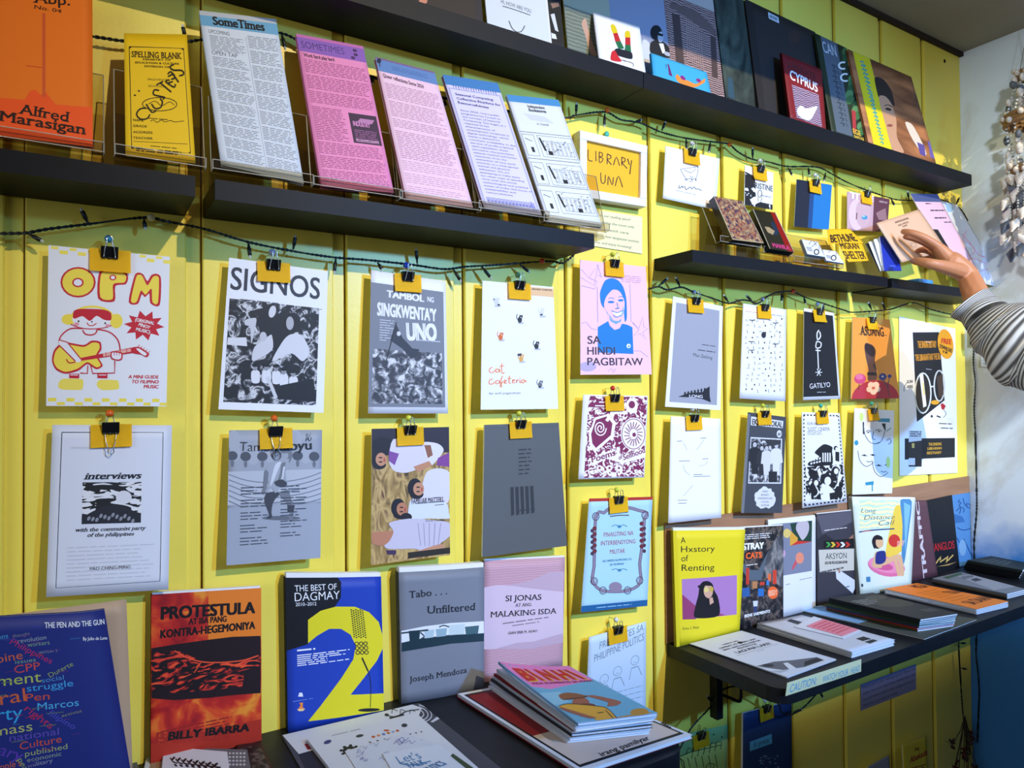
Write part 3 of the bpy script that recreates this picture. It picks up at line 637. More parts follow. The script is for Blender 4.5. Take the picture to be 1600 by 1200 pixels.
def a_asu(s):
    K = '2a1a1a'
    s.t(K, 'ASUANG', 508, 392, 670, 402, 52, b=.03); s.dash('8a5a30', .15, .2, .88, .215, 1)
    s.sp('5a3c38', 535, 470, 545, 440, 590, 455, 612, 490, 605, 560, 620, 640, 615, 700, 558, 700, 562, 620, 545, 540); s.sp('2c1a1e', 535, 470, 545, 445, 590, 460, 608, 500, 590, 530, 555, 510); s.p('1b1620', 555, 640, 615, 640, 618, 665, 553, 662)
    f = [446, 862]
    for i in range(13): a = math.pi*(1-i/12); f += [612+165*math.cos(a), 862-165*math.sin(a)*.98]
    s.p('b02c3c', *f)
    s.e('c8406c', 505, 690, 40, 40); s.e('d8688c', 500, 675, 26, 22); s.e('3c3c86', 660, 675, 26, 28); s.e('e8d8c0', 658, 672, 7, 7); s.e('3c3c86', 707, 670, 14, 14)
    s.l('4a3a20', 5, 500, 730, 490, 780, k=1); s.l('3a4a50', 6, 665, 700, 700, 770, k=1); s.l('3a4a50', 5, 707, 680, 695, 760, 712, 850)
    for i in range(5): a = i*1.257+.3; s.e('f0cfc4', 596+28*math.cos(a), 765+32*math.sin(a), 22, 25)
    s.e('c86a5c', 596, 765, 12, 13)
zine('zine', 'e6', [455,290, 712,308, 778,855, 443,860], 'orange zine with raised fist and flowers', 'orange zine with a raised fist above red dome and flowers', 'zine', a_asu, base='e0953c', hangs=('e6', 588, 300, None, dict(tw=1)))
def a_pos(s):
    s.p('1c1d22', 185, 235, 350, 235, 385, 655, 240, 770, 212, 790)
    s.dash('d8d8de', .44, .125, .54, .137, 1); O = 'd08c28'
    s.t(O, 'THE SINKING BESTIARY', 218, 330, 335, 328, 40, b=.04); s.dash(O, .48, .205, .52, .215, 1); s.t(O, 'THE LIBRARIAN AND THE SEA', 203, 410, 360, 400, 38, b=.04); s.dash('8a8a90', .45, .305, .55, .315, 1)
    s.e('e8a020', 390, 308, 48, 92, -8); s.t('c42c20', 'FREE', 362, 302, 428, 310, 30, b=.04, sh=.15); s.t('1c1820', 'DOWNLOAD', 352, 330, 430, 362, 24, b=.04); s.t('1c1820', 'IT IN', 372, 360, 400, 368, 14, b=.04)
    s.ring('c9cac4', 250, 610, 50, 125, 9); s.ring('c9cac4', 352, 565, 32, 95, 9); s.l('c9cac4', 10, 298, 570, 318, 568, k=1); s.e('2a2420', 250, 610, 45, 118); s.p('e6e4da', 228, 495, 250, 490, 272, 690, 252, 700); s.p('d8c058', 246, 545, 254, 545, 262, 620, 255, 625); s.p('4a3a30', 335, 510, 372, 490, 378, 620, 350, 640)
    s.e('d89a28', 325, 668, 26, 14); s.p('b02430', 360, 680, 372, 672, 392, 690, 380, 715, 366, 710); s.l('3a3b44', 3, 380, 715, 395, 740, 375, 765); s.e('26272c', 305, 755, 7, 9); s.l('26272c', 9, 335, 752, 360, 762, k=1)
    s.t('26272e', 'SCAN', 150, 548, 185, 545, 18, b=.03); s.t('26272e', 'HERE', 150, 580, 188, 577, 18, b=.03); s.l('3a3b44', 3, 148, 545, 132, 570, 130, 600)
    s.p('dfe0e2', 338, 768, 440, 765, 442, 838, 345, 840); s.dash('3a3b40', .67, .66, .9, .672, 1); s.dash('3a3b40', .7, .69, .92, .702, 1)
    s.p('16181e', 135, 895, 448, 892, 448, 1015, 135, 1030); s.t('c89a30', 'THE SINKING', 285, 942, 366, 938, 18, b=.03); s.t('c89a30', 'LIBRARIAN', 278, 968, 366, 964, 16, b=.03); s.t('c89a30', 'BESTIARY', 275, 996, 366, 992, 16, b=.03)
    s.p('c6c7c9', 160, 845, 242, 845, 242, 910, 160, 918); s.dash('5a5b60', .17, .72, .36, .76, 3); s.p('2a2426', 160, 918, 242, 908, 242, 1075, 160, 1075); s.p('c9b060', 180, 925, 196, 925, 196, 955, 180, 955); s.p('d8d8da', 160, 1020, 200, 1020, 200, 1065, 160, 1065)
zine('poster', 'h2', [100,138, 450,215, 465,1115, 103,1133], 'poster', 'tall white poster with dark cover print and orange badge by the corner', 'poster', a_pos, Yt=-.003, Yb=-.003, pages=False)
# ---------------------------------------------------------------- lower row
def a_int(s):
    s.l('262a38', 5, 385, 142, 1018, 143, 998, 1072, 348, 1115, k=1, close=True); K = '1c2130'
    s.t(K, 'interviews', 518, 436, 882, 430, 40, b=.03, sh=.28, serif=True)
    s.p(PH4, 512, 455, 880, 452, 876, 705, 505, 716); s.e('d7d8e2', 768, 548, 50, 42)
    f = [505, 716, 508, 650]
    for i in range(11): f += [540+33*i, 655-60*math.sin(math.pi*i/10)]
    s.p('20232e', *f, 876, 640, 876, 706)
    for i in range(12): s.e('8a8d9a', 550+i*25, 680-22*math.sin(i*.27)+(i % 3)*10, 9, 15, 30)
    s.t(K, 'with the communist party', 466, 764, 910, 750, 23, b=.025, sh=.28, serif=True); s.t(K, 'of the philippines', 540, 796, 834, 786, 23, b=.025, sh=.28, serif=True)
    s.t('33363f', 'PAO CHING-MING', 556, 1006, 810, 994, 22, b=.01)
    s.dash('c9cbd8', .15, .13, .6, .15, 1, .6); s.dash('c7c9d6', .15, .72, .88, .93, 9, .25, .3, seed=4)
def curl_l(s_=.004): return lambda u, v: -s_*(1-u)**3*(.4+v)
zine('zine', 'e1', [328,95, 1075,98, 1052,1125, 288,1172], 'white zine with thin frame and woodcut', 'white zine with thin black frame and a small woodcut landscape', 'zine', a_int, base='d8dcea', Yb=-.035, th=.004, hangs=('e1', 697, 95, 'd9601c', True))
def a_tbk(s):
    G = '8f95a3'
    for i, (x, y, r_) in enumerate(((310, 360, 40), (440, 380, 45), (560, 370, 40), (820, 370, 45), (300, 270, 50), (740, 260, 50))): s.e('a4a9b6', x, y, r_, r_*1.5)
    for x, y in ((290, 380), (385, 385), (505, 385), (760, 380), (880, 385)): s.e('4a4e5a', x, y, 38, 34); s.e('6a6e7a', x, y+55, 12, 26)
    s.r('b2b7c4', 0, .31, 1, .56)
    for i in range(6): s.l('747a88', 7, 265, 515+i*38, 400, 560+i*40, 590, 575+i*36, 800, 545+i*36, 930, 500+i*38)
    s.r('9ba2b2', 0, .58, 1, 1)
    D, M_, L_, W_ = '3a3d47', '6f7480', '9aa0ae', 'c8ccd8'
    s.e('5f6470', 640, 830, 140, 16)
    s.sp(M_, 700, 430, 722, 380, 715, 345, 680, 332, 640, 345, 650, 362, 690, 362, 690, 390, 668, 420)
    s.sp(D, 535, 650, 590, 640, 632, 655, 600, 690, 578, 730, 570, 790, 575, 826, 540, 834, 538, 820, 552, 808, 528, 740, 518, 690)
    s.sp(M_, 625, 650, 690, 625, 712, 690, 738, 742, 730, 790, 722, 850, 695, 852, 700, 800, 690, 745, 660, 700); s.p(D, 684, 735, 738, 738, 728, 788, 686, 786)
    s.sp(L_, 530, 475, 560, 438, 600, 425, 660, 412, 695, 400, 690, 450, 672, 500, 680, 560, 688, 610, 640, 600, 600, 650, 570, 612, 535, 650, 548, 580, 540, 540)
    s.sp(W_, 600, 440, 640, 425, 610, 500, 585, 560, 560, 600, 575, 520); s.sp(M_, 640, 440, 672, 430, 650, 520, 625, 560, 610, 570, 632, 500); s.p(W_, 655, 460, 668, 455, 655, 540, 640, 560)
    s.sp(D, 590, 570, 640, 550, 680, 575, 668, 605, 610, 600); s.sp(M_, 520, 490, 548, 500, 540, 580, 528, 640, 512, 662, 500, 640, 510, 600)
    s.e('4a4d57', 606, 378, 36, 36); s.e('8a8f9c', 606, 385, 22, 26); s.l(D, 6, 575, 365, 606, 345, 640, 365); s.e(D, 598, 380, 5, 4); s.e(D, 616, 380, 5, 4)
    s.t('1c2028', 'Tambu', 340, 345, 600, 350, 66, b=-.012); s.t('1c2028', 'kabyu', 602, 345, 862, 332, 66, b=.02)
    s.t('2a2e38', 'Ri/', 820, 248, 862, 240, 26, sh=.2); s.t('2a2e38', 'PU', 818, 276, 862, 270, 26, sh=.2)
    s.dash('3c404c', .13, .43, .42, .9, 20, .3, .5, (.06, .16), 5, 4); s.dash('3c404c', .55, .43, .84, .83, 18, .3, .5, (.06, .16), 6, 4)
zine('zine', 'e2', [268,195, 938,192, 925,1115, 248,1170], 'grey zine with the dancing figure', 'blue-grey zine with dancing costumed figure over a draped cloth', 'zine', a_tbk, base='9aa0ae', Yb=-.033, hangs=('e2', 606, 183, 'd9601c', True, dict(tw=1)))
def a_fam(s):
    s.r('2a2430', 0, 0, 1, .2)
    def lady(x, y, cl, sk, hair, body):
        s.sp(cl, *body); s.e(hair, x-20, y-4, 50, 66); s.e(hair, x-8, y+40, 48, 34); s.e(sk, x+6, y+4, 38, 46)
        s.e('3a2018', x+2, y-8, 14, 5); s.e('3a2018', x+2, y+22, 14, 5); s.e('a8443c', x+28, y+8, 5, 16)
    s.e('1d1820', 260, 300, 85, 65); lady(240, 385, 'd2cce0', 'c08a6c', '1d1820', [300, 400, 330, 250, 470, 270, 560, 300, 580, 400, 560, 430, 430, 480, 340, 470]); s.p('7c4a94', 300, 330, 370, 350, 340, 430, 300, 400)
    s.sp('d8d4e6', 545, 330, 540, 270, 640, 280, 680, 330, 600, 430, 570, 400); s.p('7c3f8c', 640, 380, 720, 340, 720, 440, 630, 430); s.p('8a5a44', 545, 290, 590, 290, 605, 360, 570, 380)
    s.p('b98464', 470, 440, 580, 400, 600, 430, 500, 480)
    lady(500, 590, 'd4d0e0', 'c08a6c', '1b161c', [520, 600, 560, 480, 640, 450, 720, 480, 722, 620, 690, 700, 450, 700, 480, 640])
    lady(385, 730, 'd0d6e0', 'b57a5c', '1b161c', [440, 700, 470, 690, 690, 690, 715, 760, 720, 800, 560, 800, 440, 810]); s.e('1b161c', 420, 790, 40, 30)
    s.sp('c3bccf', 300, 830, 440, 800, 600, 810, 720, 830, 724, 920, 560, 1030, 480, 1010, 290, 1010, 270, 960, 330, 890); s.sp('b57a5c', 180, 900, 250, 890, 330, 890, 300, 960, 250, 990, 180, 970); s.sp('c08a6c', 470, 1040, 640, 980, 680, 985, 670, 1020, 490, 1075); s.p('3f2a50', 280, 1020, 350, 1020, 350, 1050, 290, 1050)
    for i in range(5): s.l('9a90a8', 5, 500+i*40, 830, 520+i*30, 990, k=1)
    s.r('2a2418', .45, .94, 1, .985)
    s.t('1a1a22', 'FAMILIAR MATTERS', 457, 698, 676, 684, 36, b=.014); s.dash('5a5a66', .56, .575, .93, .587, 1, .6); s.dash('5a5a66', .8, .6, .92, .61, 1); s.t('2a2a33', 'Danny Castillo', 555, 822, 676, 816, 16, sh=.1)
zine('zine', 'e3', [182,178, 718,165, 725,1055, 178,1125], 'zine with colour photo of women in a field', 'zine with colour photo of people in white lying on straw', 'zine', a_fam, base=PH3, Yb=-.033, th=.004, hangs=('e3', 450, 168, 'c8d24a'))
def a_drk(s):
    K = '2f3134'
    for i in range(5): s.p(K, 1142+i*34, 556-i*2, 1166+i*34, 555-i*2, 1170+i*35, 752-i*4, 1148+i*35, 762-i*4)
    s.dash(K, .43, .2, .6, .42, 7, .35, .3, (.05, .12)); s.dash(K, .4, .675, .62, .69, 1)
    s.l('4e5155', 4, 965, 172, 1200, 165, 1480, 155, k=1)
zine('zine', 'e3', [965,150, 1480,135, 1538,990, 950,1070], 'plain charcoal zine', 'plain charcoal zine with faint black bars printed on it', 'zine', a_drk, base='56595c', Yb=-.036, th=.005, hangs=('e3', 1216, 130, 'c8d24a'))
def a_poe(s):
    s.r(PH5, .08, .015, .985, .985); Mg = '7c2450'; W = 'f0e6ea'
    s.p(W, 135, 240, 160, 170, 215, 155, 250, 190, 240, 250, 160, 320, 140, 290); s.p(Mg, 145, 240, 165, 180, 210, 165, 235, 195, 228, 245, 165, 300, 150, 280)
    pts = []
    for i in range(24): a = i*.6; r_ = 26-i; pts += [183+r_*math.cos(a), 215+r_*1.3*math.sin(a)]
    s.l(W, 5, *pts)
    s.e(W, 325, 240, 55, 70); s.ring(Mg, 325, 240, 50, 64, 3)
    for i in range(18): a = i*math.pi/9; s.l(Mg, 3.5, 325+16*math.cos(a), 240+22*math.sin(a), 325+40*math.cos(a+.2), 240+52*math.sin(a+.2), k=1)
    s.e(Mg, 328, 243, 8, 9); s.e(W, 318, 120, 26, 32); s.e(Mg, 318, 115, 14, 16); s.l(W, 14, 300, 150, 240, 150, 210, 185)
    s.p(W, 140, 350, 200, 315, 280, 330, 378, 300, 376, 340, 280, 365, 210, 345, 150, 378)
    s.t(Mg, 'Poems', 148, 362, 248, 330, 26, b=.02); s.t(Mg, 'of', 262, 350, 278, 344, 18, b=.02); s.t(Mg, 'Selfhood', 282, 352, 376, 318, 24, b=.02)
    s.p(Mg, 140, 105, 205, 108, 203, 128, 140, 126); s.dash(W, .18, .125, .4, .15, 1)
    for i in range(6): s.l(W, 5, 115+i*44, 408, 130+i*44, 396, 150+i*44, 410, 158+i*44, 404)
    for x in (180, 222, 262): s.e(W, x, 385, 13, 12); s.e(Mg, x, 385, 5, 5)
zine('zine', 'e4', [113,72, 388,78, 372,425, 92,433], 'maroon woodcut zine', 'square-ish white zine with maroon woodcut snail and spoked wheel', 'zine', a_poe, hangs=('e4', 246, 78, 'd23a2c'))
def a_pin(s):
    s.r('b03024', 0, 0, 1, .028); s.r('1c5c94', 0, .945, 1, 1); s.dash('8ab4d4', .22, .968, .75, .978, 1, .8)
    F_, D_ = '8c7f96', '4a3344'
    def both(w, c, *f): s.l(c, w, *f)
    out = [165, 590, 180, 570, 200, 575, 225, 555, 290, 550, 350, 565, 385, 575, 372, 600, 368, 680, 352, 790, 358, 850, 345, 885, 300, 905, 250, 910, 190, 905, 160, 880, 150, 850, 158, 800, 160, 680, 165, 590]
    s.l(D_, 13, *out, k=2); s.l(F_, 9, *out, k=2)
    for x, y in ((165, 590), (375, 585), (158, 865), (352, 862), (250, 895), (195, 905), (300, 905)): s.ring(D_, x, y, 14, 16, 3); s.ring(F_, x, y, 9, 10, 3)
    for y in range(640, 760, 24): s.e('6b2a34', 160, y, 9, 9); s.e('6b2a34', 360, y-20, 9, 9); s.e(D_, 150, y+10, 7, 8); s.e(D_, 372, y, 7, 8)
    s.e(F_, 248, 890, 28, 22); s.l(D_, 5, 230, 575, 265, 568, 300, 572); s.l(D_, 4, 225, 590, 265, 585, 305, 585)
    for y in (632, 818): s.l('3f7fa6', 3, 232, y, 250, y-7, 265, y+2, 280, y-7, 298, y); s.e('3f7fa6', 265, y, 8, 6)
    s.t('9c2430', 'PINAIGTING NA', 198, 676, 324, 668, 18, b=.0); s.t('9c2430', 'INTERBENSYONG', 186, 712, 333, 703, 18, b=.0); s.t('9c2430', 'MILITAR', 224, 748, 288, 744, 18, b=.0)
    s.t('1c6a94', 'NG IMPERYALISMONG U.S.', 194, 784, 318, 774, 9, b=.008); s.t('1c6a94', 'SA PILIPINAS', 224, 799, 284, 794, 9, b=.008)
zine('zine', 'e4', [138,515, 408,507, 385,972, 103,1000], 'light blue zine with ornate frame', 'light blue zine with ornate purple frame and red title', 'zine', a_pin, base='a9d3ea', hangs=('e4', 263, 511, 'c8d24a'))
def a_pol(s):
    K = '7f93a6'
    s.ut('6f8296', 'FREE NOTES SA', .18, .17, .95, .09, .013, bold=.0, shear=.2); s.ut('6f8296', 'PHILIPPINE POLITICS', .1, .3, .97, .2, .014, shear=.2)
    for x, y in ((.28, .52), (.5, .47), (.8, .4)):
        n = 16; f = []
        for i in range(n+1): a = i*2*math.pi/n; f.append((x+.075*math.cos(a), y+.055*math.sin(a)))
        V = []; F = []
        for i, (a, b) in enumerate(f):
            V += [(a, b), (x+(a-x)*.88, y+(b-y)*.88)]
            if i: F.append((2*i-2, 2*i-1, 2*i+1, 2*i))
        s.add(K, V, F); s.up(K, x-.02, y+.02, x+.02, y+.02, x+.02, y+.026, x-.02, y+.026)
        s.up(K, x-.1, y+.2, x-.06, y+.075, x+.06, y+.07, x+.13, y+.18, x+.12, y+.185, x+.055, y+.08, x-.055, y+.085, x-.09, y+.2)
    for v in (.7, .76, .82): s.dash(K, .3, v, .95, v+.012, 1)
zine('zine', 'px', [920.6,995.5, 1009.5,971, 1009,1112, 914,1136], 'pale blue zine with line drawings of talking heads', 'pale blue zine with pencil line drawings behind the magazine stack', 'zine', a_pol, base='c3d6ea', hangs=('e4', 260, 1065, 'd8dade'))
def a_map(s):
    K = '9a9ca8'
    for f in ((240, 350, 270, 408), (400, 330, 345, 408), (240, 520, 255, 570, 292, 602), (430, 490, 410, 520, 360, 530), (315, 680, 240, 770)): s.l(K, 3, *f)
    for x, y, w in ((190, 340, 40), (375, 318, 45), (205, 492, 85), (390, 476, 45), (320, 598, 70), (320, 612, 130), (195, 802, 75), (200, 826, 65)): s.l('7c7e8a', 5, x, y, x+w, y-2, k=1)
zine('zine', 'e7', [142,152, 528,172, 535,945, 122,988], 'blank white zine with a faint pencil diagram', 'nearly blank white zine with faint pencil diagram lines', 'zine', a_map, base='eceef6', Yb=-.033, hangs=('e7', 322, 152, 'd8dade'))
def a_eks(s):
    W = 'd4d7e2'
    s.p(W, 768, 152, 1020, 188, 1015, 242, 765, 218); s.t('16181e', 'EKSENA LOKAL', 775, 212, 1012, 236, 42, b=.03); s.e(W, 988, 285, 20, 28); s.t('16181e', '#1', 976, 296, 1002, 298, 24, b=.02)
    s.p(W, 765, 308, 1010, 322, 1003, 672, 745, 670); s.p(PH2, 770, 318, 1002, 330, 996, 662, 752, 660)
    for x, y, h, c in ((797, 345, 250, '23252c'), (852, 375, 230, '2d2f36'), (890, 375, 230, 'cfd0d8'), (965, 355, 250, 'd6d7de')): s.figure(c, 'b9bac2', x, y, h)
    s.p('33353c', 860, 325, 1000, 332, 1000, 360, 930, 380); s.p('26282f', 905, 575, 970, 575, 970, 660, 905, 660)
    f = []
    R_ = random.Random(5)
    for i in range(26): a = i*2*math.pi/26; k = R_.uniform(.86, 1.08); f += [875+85*k*math.cos(a), 785+88*k*math.sin(a)]
    s.p(W, *f)
    for i, t_ in enumerate(('ANG', 'BUHAY', 'UNDERGROUND', 'LOCAL', 'SCENE')): w = 4.6*len(t_)+8; s.t('2a2c34', t_, 877-w, 740+i*28, 877+w, 740+i*28, 14, b=.0, serif=True)
    s.r('70747e', 0, .02, .06, 1)
zine('zine', 'e7', [745,120, 1042,158, 1010,908, 692,908], 'dark grey zine with the band photo', 'dark grey zine with framed group photo and torn white patch', 'zine', a_eks, base='41454f', hangs=('e7', 872, 120, 'c8d24a'))
def a_los(s):
    K = '16181e'; n = 11; m = 24
    for i in range(n): s.r(K, .04+i*.085, .022, .085+i*.085, .037); s.r(K, .04+i*.085, .965, .085+i*.085, .982)
    for j in range(m): v = .03+j*.04; s.r(K, .03, v, .06, v+.018); s.r(K, .94, v, .97, v+.018)
    s.t('5a5b66', 'FILMS FROM A', 1205, 206, 1330, 212, 18, serif=True); s.t('5a5b66', '“LOST” CINEMA', 1205, 248, 1385, 248, 26, serif=True); s.dash('7a7c86', .13, .2, .5, .25, 3, .35, .3)
    s.sp(K, 1265, 405, 1335, 345, 1400, 365, 1400, 400, 1395, 510, 1225, 510, 1220, 480, 1300, 440)
    for i in range(4): s.p('e3e4ec', 1325+i*18, 408, 1335+i*18, 410, 1335+i*18, 480, 1325+i*18, 478)
    for j in range(2):
        for i in range(4): s.p('e3e4ec', 1232+i*22, 462+j*24-i*5, 1246+i*22, 458+j*24-i*5, 1246+i*22, 472+j*24-i*5, 1232+i*22, 476+j*24-i*5)
    s.p(PH6, 1185, 520, 1480, 500, 1490, 800, 1200, 790); 
    for x, y, r_ in ((1270, 640, 28), (1360, 620, 42), (1425, 545, 28), (1428, 375, 16)): s.e(K, x, y, r_, r_*1.1); s.e('e3e4ec', x+6, y+r_*.35, r_*.6, r_*.85)
    s.sp('e3e4ec', 1320, 690, 1380, 680, 1420, 730, 1420, 800, 1320, 800); s.p(K, 1380, 740, 1430, 730, 1435, 790, 1385, 800); s.p(K, 1425, 400, 1455, 405, 1455, 480, 1425, 470); s.l(K, 6, 1250, 790, 1330, 740)
zine('zine', 'e7', [1165,120, 1460,128, 1518,825, 1170,870], 'white zine edged with film perforations', 'white zine with film-strip border, old cinema building and faces', 'zine', a_los, base='e3e5ee', Yb=-.033, hangs=('e7', 1325, 118, '3fb0a2'))
def a_fac(s):
    K = '5a5e6a'; T_ = '2f8fb0'
    s.p(T_, 630, 995, 712, 995, 712, 1022, 630, 1018); s.e('c9dc7a', 515, 985, 14, 32)
    s.l('16181e', 10, 528, 1020, 530, 1105, k=1); s.p('16181e', 655, 1030, 682, 1030, 684, 1080, 672, 1070)
    for f in ((530, 1040, 540, 1110, 580, 1165, 640, 1165, 672, 1110, 680, 1050), (545, 1090, 562, 1078, 580, 1088), (612, 1080, 635, 1072, 655, 1085), (600, 1085, 592, 1135, 612, 1140), (580, 1165, 610, 1172, 640, 1160), (690, 1150, 710, 1135, 722, 1160, 700, 1175)): s.l(K, 5, *f)
    s.e(K, 562, 1092, 8, 5); s.e(K, 636, 1086, 8, 5); s.l('3f9a8a', 6, 690, 1085, 720, 1062, k=1); s.e(T_, 480, 1165, 14, 18)
    for dx, dy in ((-40, 180), (60, 250)):
        for f in ((530, 1040, 545, 1110, 590, 1150, 640, 1120), (555, 1075, 575, 1068, 595, 1078), (615, 1070, 635, 1066, 650, 1075), (590, 1112, 610, 1118, 630, 1110)): s.l(K, 5, *[v+(dx if i % 2 == 0 else dy) for i, v in enumerate(f)])
        s.e('16181e', 575+dx, 1072+dy, 9, 6); s.e('16181e', 633+dx, 1070+dy, 9, 6)
    s.e('c9dc7a', 700, 1300, 14, 40); s.p(T_, 540, 1440, 600, 1430, 600, 1455, 545, 1460); s.l(T_, 8, 590, 1440, 590, 1500, k=1)
zine('zine', 'e6', [468,922, 742,940, 728.7,1513.3, 453.2,1524], 'white zine with inked faces and teal strokes', 'white zine with loosely inked faces and teal brush strokes', 'zine', a_fac, base='e4e7ef', hangs=('e6', 596, 930, '3fb0a2', dict(tw=1)))
# ---------------------------------------------------------------- small sheets above the right shelf
def a_lee(s):
    K = '6a6c78'
    for f in ((260, 325, 400, 305), (262, 325, 300, 395, 330, 400, 385, 395, 402, 310), (290, 330, 320, 345, 350, 350, 380, 320), (300, 395, 295, 410, 310, 405), (335, 378, 350, 395, 360, 378), (375, 395, 388, 415, 375, 410), (330, 415, 345, 425, 360, 412)): s.l(K, 4, *f, k=2)
    for x in (310, 350, 380): s.e('2a2c34', x, 408, 5, 4)
    s.l('26282f', 5, 255, 450, 248, 472, 268, 466, 275, 455, 280, 468, 295, 460, 305, 485, 320, 475, 345, 465, 350, 480, 370, 462, 380, 478, 400, 478, 428, 492); s.dash('9a9ca8', .22, .79, .6, .81, 1)
zine('art_print', 'd6', [150,140, 572,240, 540,640, 130,550], 'white card with a pencil fox sketch', 'white card with a small pencil animal sketch above the cassettes', 'card', a_lee, base='eceef6', Yt=-.017, Yb=-.02, hangs=('d6', 355, 178, 'd8dade'))
def a_kri(s):
    s.p(PH6, 770, 340, 850, 380, 860, 620, 768, 600); K = '1b1d24'
    s.t(K, 'K', 820, 470, 848, 470, 52, b=.01, sh=.1); s.t(K, 'RISTINE', 850, 470, 985, 498, 44, b=.012); s.ring(K, 888, 515, 16, 28, 5); s.l(K, 4, 870, 540, 885, 600, 905, 545); s.p(PH6, 800, 560, 985, 600, 985, 640, 800, 610) ; s.dash('5a5c68', .55, .66, .95, .7, 2)
zine('zine', 'd6', [770,290, 992,350, 985,640, 765,600], 'black and white zine with brush lettering', 'black and white zine with brush lettering behind the acrylic stands', 'zine', a_kri, Yt=-.017, Yb=-.02, hangs=('d6', 888, 310, 'd8dade'))
def a_blu(s):
    s.r('101a2e', 0, 0, .38, 1); s.r('12427a', .38, 0, .5, 1)
zine('zine', 'd6', [1175,400, 1450,445, 1425,795, 1155,770], 'plain navy and blue card', 'plain card half navy half bright blue above the small stands', 'card', a_blu, base='1570b4', Yt=-.017, Yb=-.02, hangs=('d6', 1318, 418, 'd8dade'))
def a_tit(s):
    s.r('5a3340', .62, 0, 1, 1); W = 'eee8ec'
    s.t(W, 'TITLE', 240, 300, 432, 330, 50, b=.05); s.e('d3b7bd', 300, 430, 70, 120); s.e('c0a0a8', 350, 420, 60, 110); s.e('3f86b4', 362, 455, 24, 16); s.e('8fc0dc', 355, 448, 12, 7); s.l('5a3038', 8, 300, 420, 295, 470); s.p('8f6a70', 450, 420, 520, 380, 530, 480, 470, 470); s.dash('b79aa4', .75, .1, .95, .16, 2)
zine('zine', 'd7', [220,245, 550,305, 530,560, 220,550], 'mauve booklet by the corner', 'mauve and plum booklet with cut-off white title near the corner', 'booklet', a_tit, base='bb98a4', Yt=-.017, Yb=-.02, hangs=('d7', 370, 258, None))
# ---------------------------------------------------------------- framed sign and paper notices
pp, q4 = quad('d5', [265,75, 868,215, 858,762, 265,668], -.024, -.024)
fs = Sheet(*q4, pp, 'd5'); w_ = .017
rt = empty('framed_sign', (fs.c[3].x, 0, fs.c[3].z), 'white box frame holding a yellow hand-lettered library sign', 'framed sign')
us, vs = w_/fs.w, w_/fs.h
WHT = mat('e9e8ec', .45)
for nm, (a, b, c, d) in dict(frame_rail=(0, 0, 1, vs), frame_rail2=(0, 1-vs, 1, 1), frame_stile=(0, vs, us, 1-vs), frame_stile2=(1-us, vs, 1, 1-vs)).items():
    bm = bmesh.new(); A = [fs.P(u, v, 0) for u, v in ((a, b), (c, b), (c, d), (a, d))]; prism(bm, A, Vector((0, .0235, 0))); bmesh.ops.recalc_face_normals(bm, faces=bm.faces[:])
    obj(nm.rstrip('2'), bm, WHT, rt, bevel=.0012)
ins = Sheet(*[fs.P(u, v, -.007) for u, v in ((us*.9, vs*.9), (1-us*.9, vs*.9), (1-us*.9, 1-vs*.9), (us*.9, 1-vs*.9))], [px('d5', *t_) for t_ in ((312, 152), (818, 268), (812, 700), (312, 632))], 'd5')
K = '3f1606'
for f in ((350, 240, 352, 340, 392, 350), (422, 255, 424, 352), (455, 265, 455, 362, 482, 350, 488, 325, 458, 312, 485, 300, 480, 275, 452, 264), (528, 280, 528, 380), (528, 282, 560, 300, 558, 325, 530, 335, 568, 385), (585, 388, 612, 312, 640, 392), (660, 310, 660, 392), (660, 312, 690, 328, 685, 355, 662, 360, 708, 418), (712, 325, 725, 375, 730, 380), (748, 340, 738, 410, 732, 470),
          (468, 460, 472, 540, 488, 560, 508, 545, 512, 480), (535, 575, 540, 492, 575, 575, 585, 500), (602, 582, 630, 490, 668, 592)): ins.l(K, 8.5, *f, k=3)
ins.build('sign_card', 'f6b60a', .001, rt)
bm = bmesh.new(); pt = at(*px('d5', 520, 112), -.012); ball(bm, (pt.x, -.006, pt.z+.002), .006, 0, 10, (1, .6, 1)); o = obj('push_pin', bm, mat('3fb0a2', .15, .6)); tag(o, 'teal push pin right above the white framed sign', 'push pin', 'round push pins')
def notice(crop, c8, base, label, lines, col, Y=-.0022, h=.5, **k):
    pp, q4 = quad(crop, c8, Y, Y); s = Sheet(*q4, pp, crop); n = len(lines)
    for i, (t_, u0, u1) in enumerate(lines):
        v = (i+.85)/(n+.35); s.ut(col, t_, u0, v, u1, v, s.h/(n+.35)*h*.8, shear=.15, **k)
    o = s.build('paper_notice', base, .0003); return tag(o, label, 'notice', None)
notice('d5', [262,765, 820,850, 820,1180, 262,1092], 'efe6b4', 'cream paper notice taped under the white framed sign', [('Welcome to our reading space!', .06, .8), ('Please use within the room only.', .06, .87), ('Treat them with care', .06, .77), ('and return to their designated sections.', .06, .95), ('Thank you, and enjoy browsing!', .06, .82)], '2f4438', h=.42)
notice('h1', [120,575, 535,420, 535,610, 120,772], '7f86b8', 'lavender typed notice on the shaded wall under the folding table', [('Welcome to our reading space! Please use', .03, .98), ('within this room only. Please handle them with', .03, .98), ('care and return them to their designated section.', .03, .98), ('Thank you, and enjoy browsing!', .03, .65)], '171c3c', h=.5)
pr = [px('h2', *t_) for t_ in ((615, 340), (735, 330), (735, 450), (612, 448))]
pr = [px('h2', *t_) for t_ in ((615, 340), (800, 318), (800, 462), (612, 450))]
s = Sheet(*[atx(*t_, XC-.002) for t_ in pr], pr, 'h2')
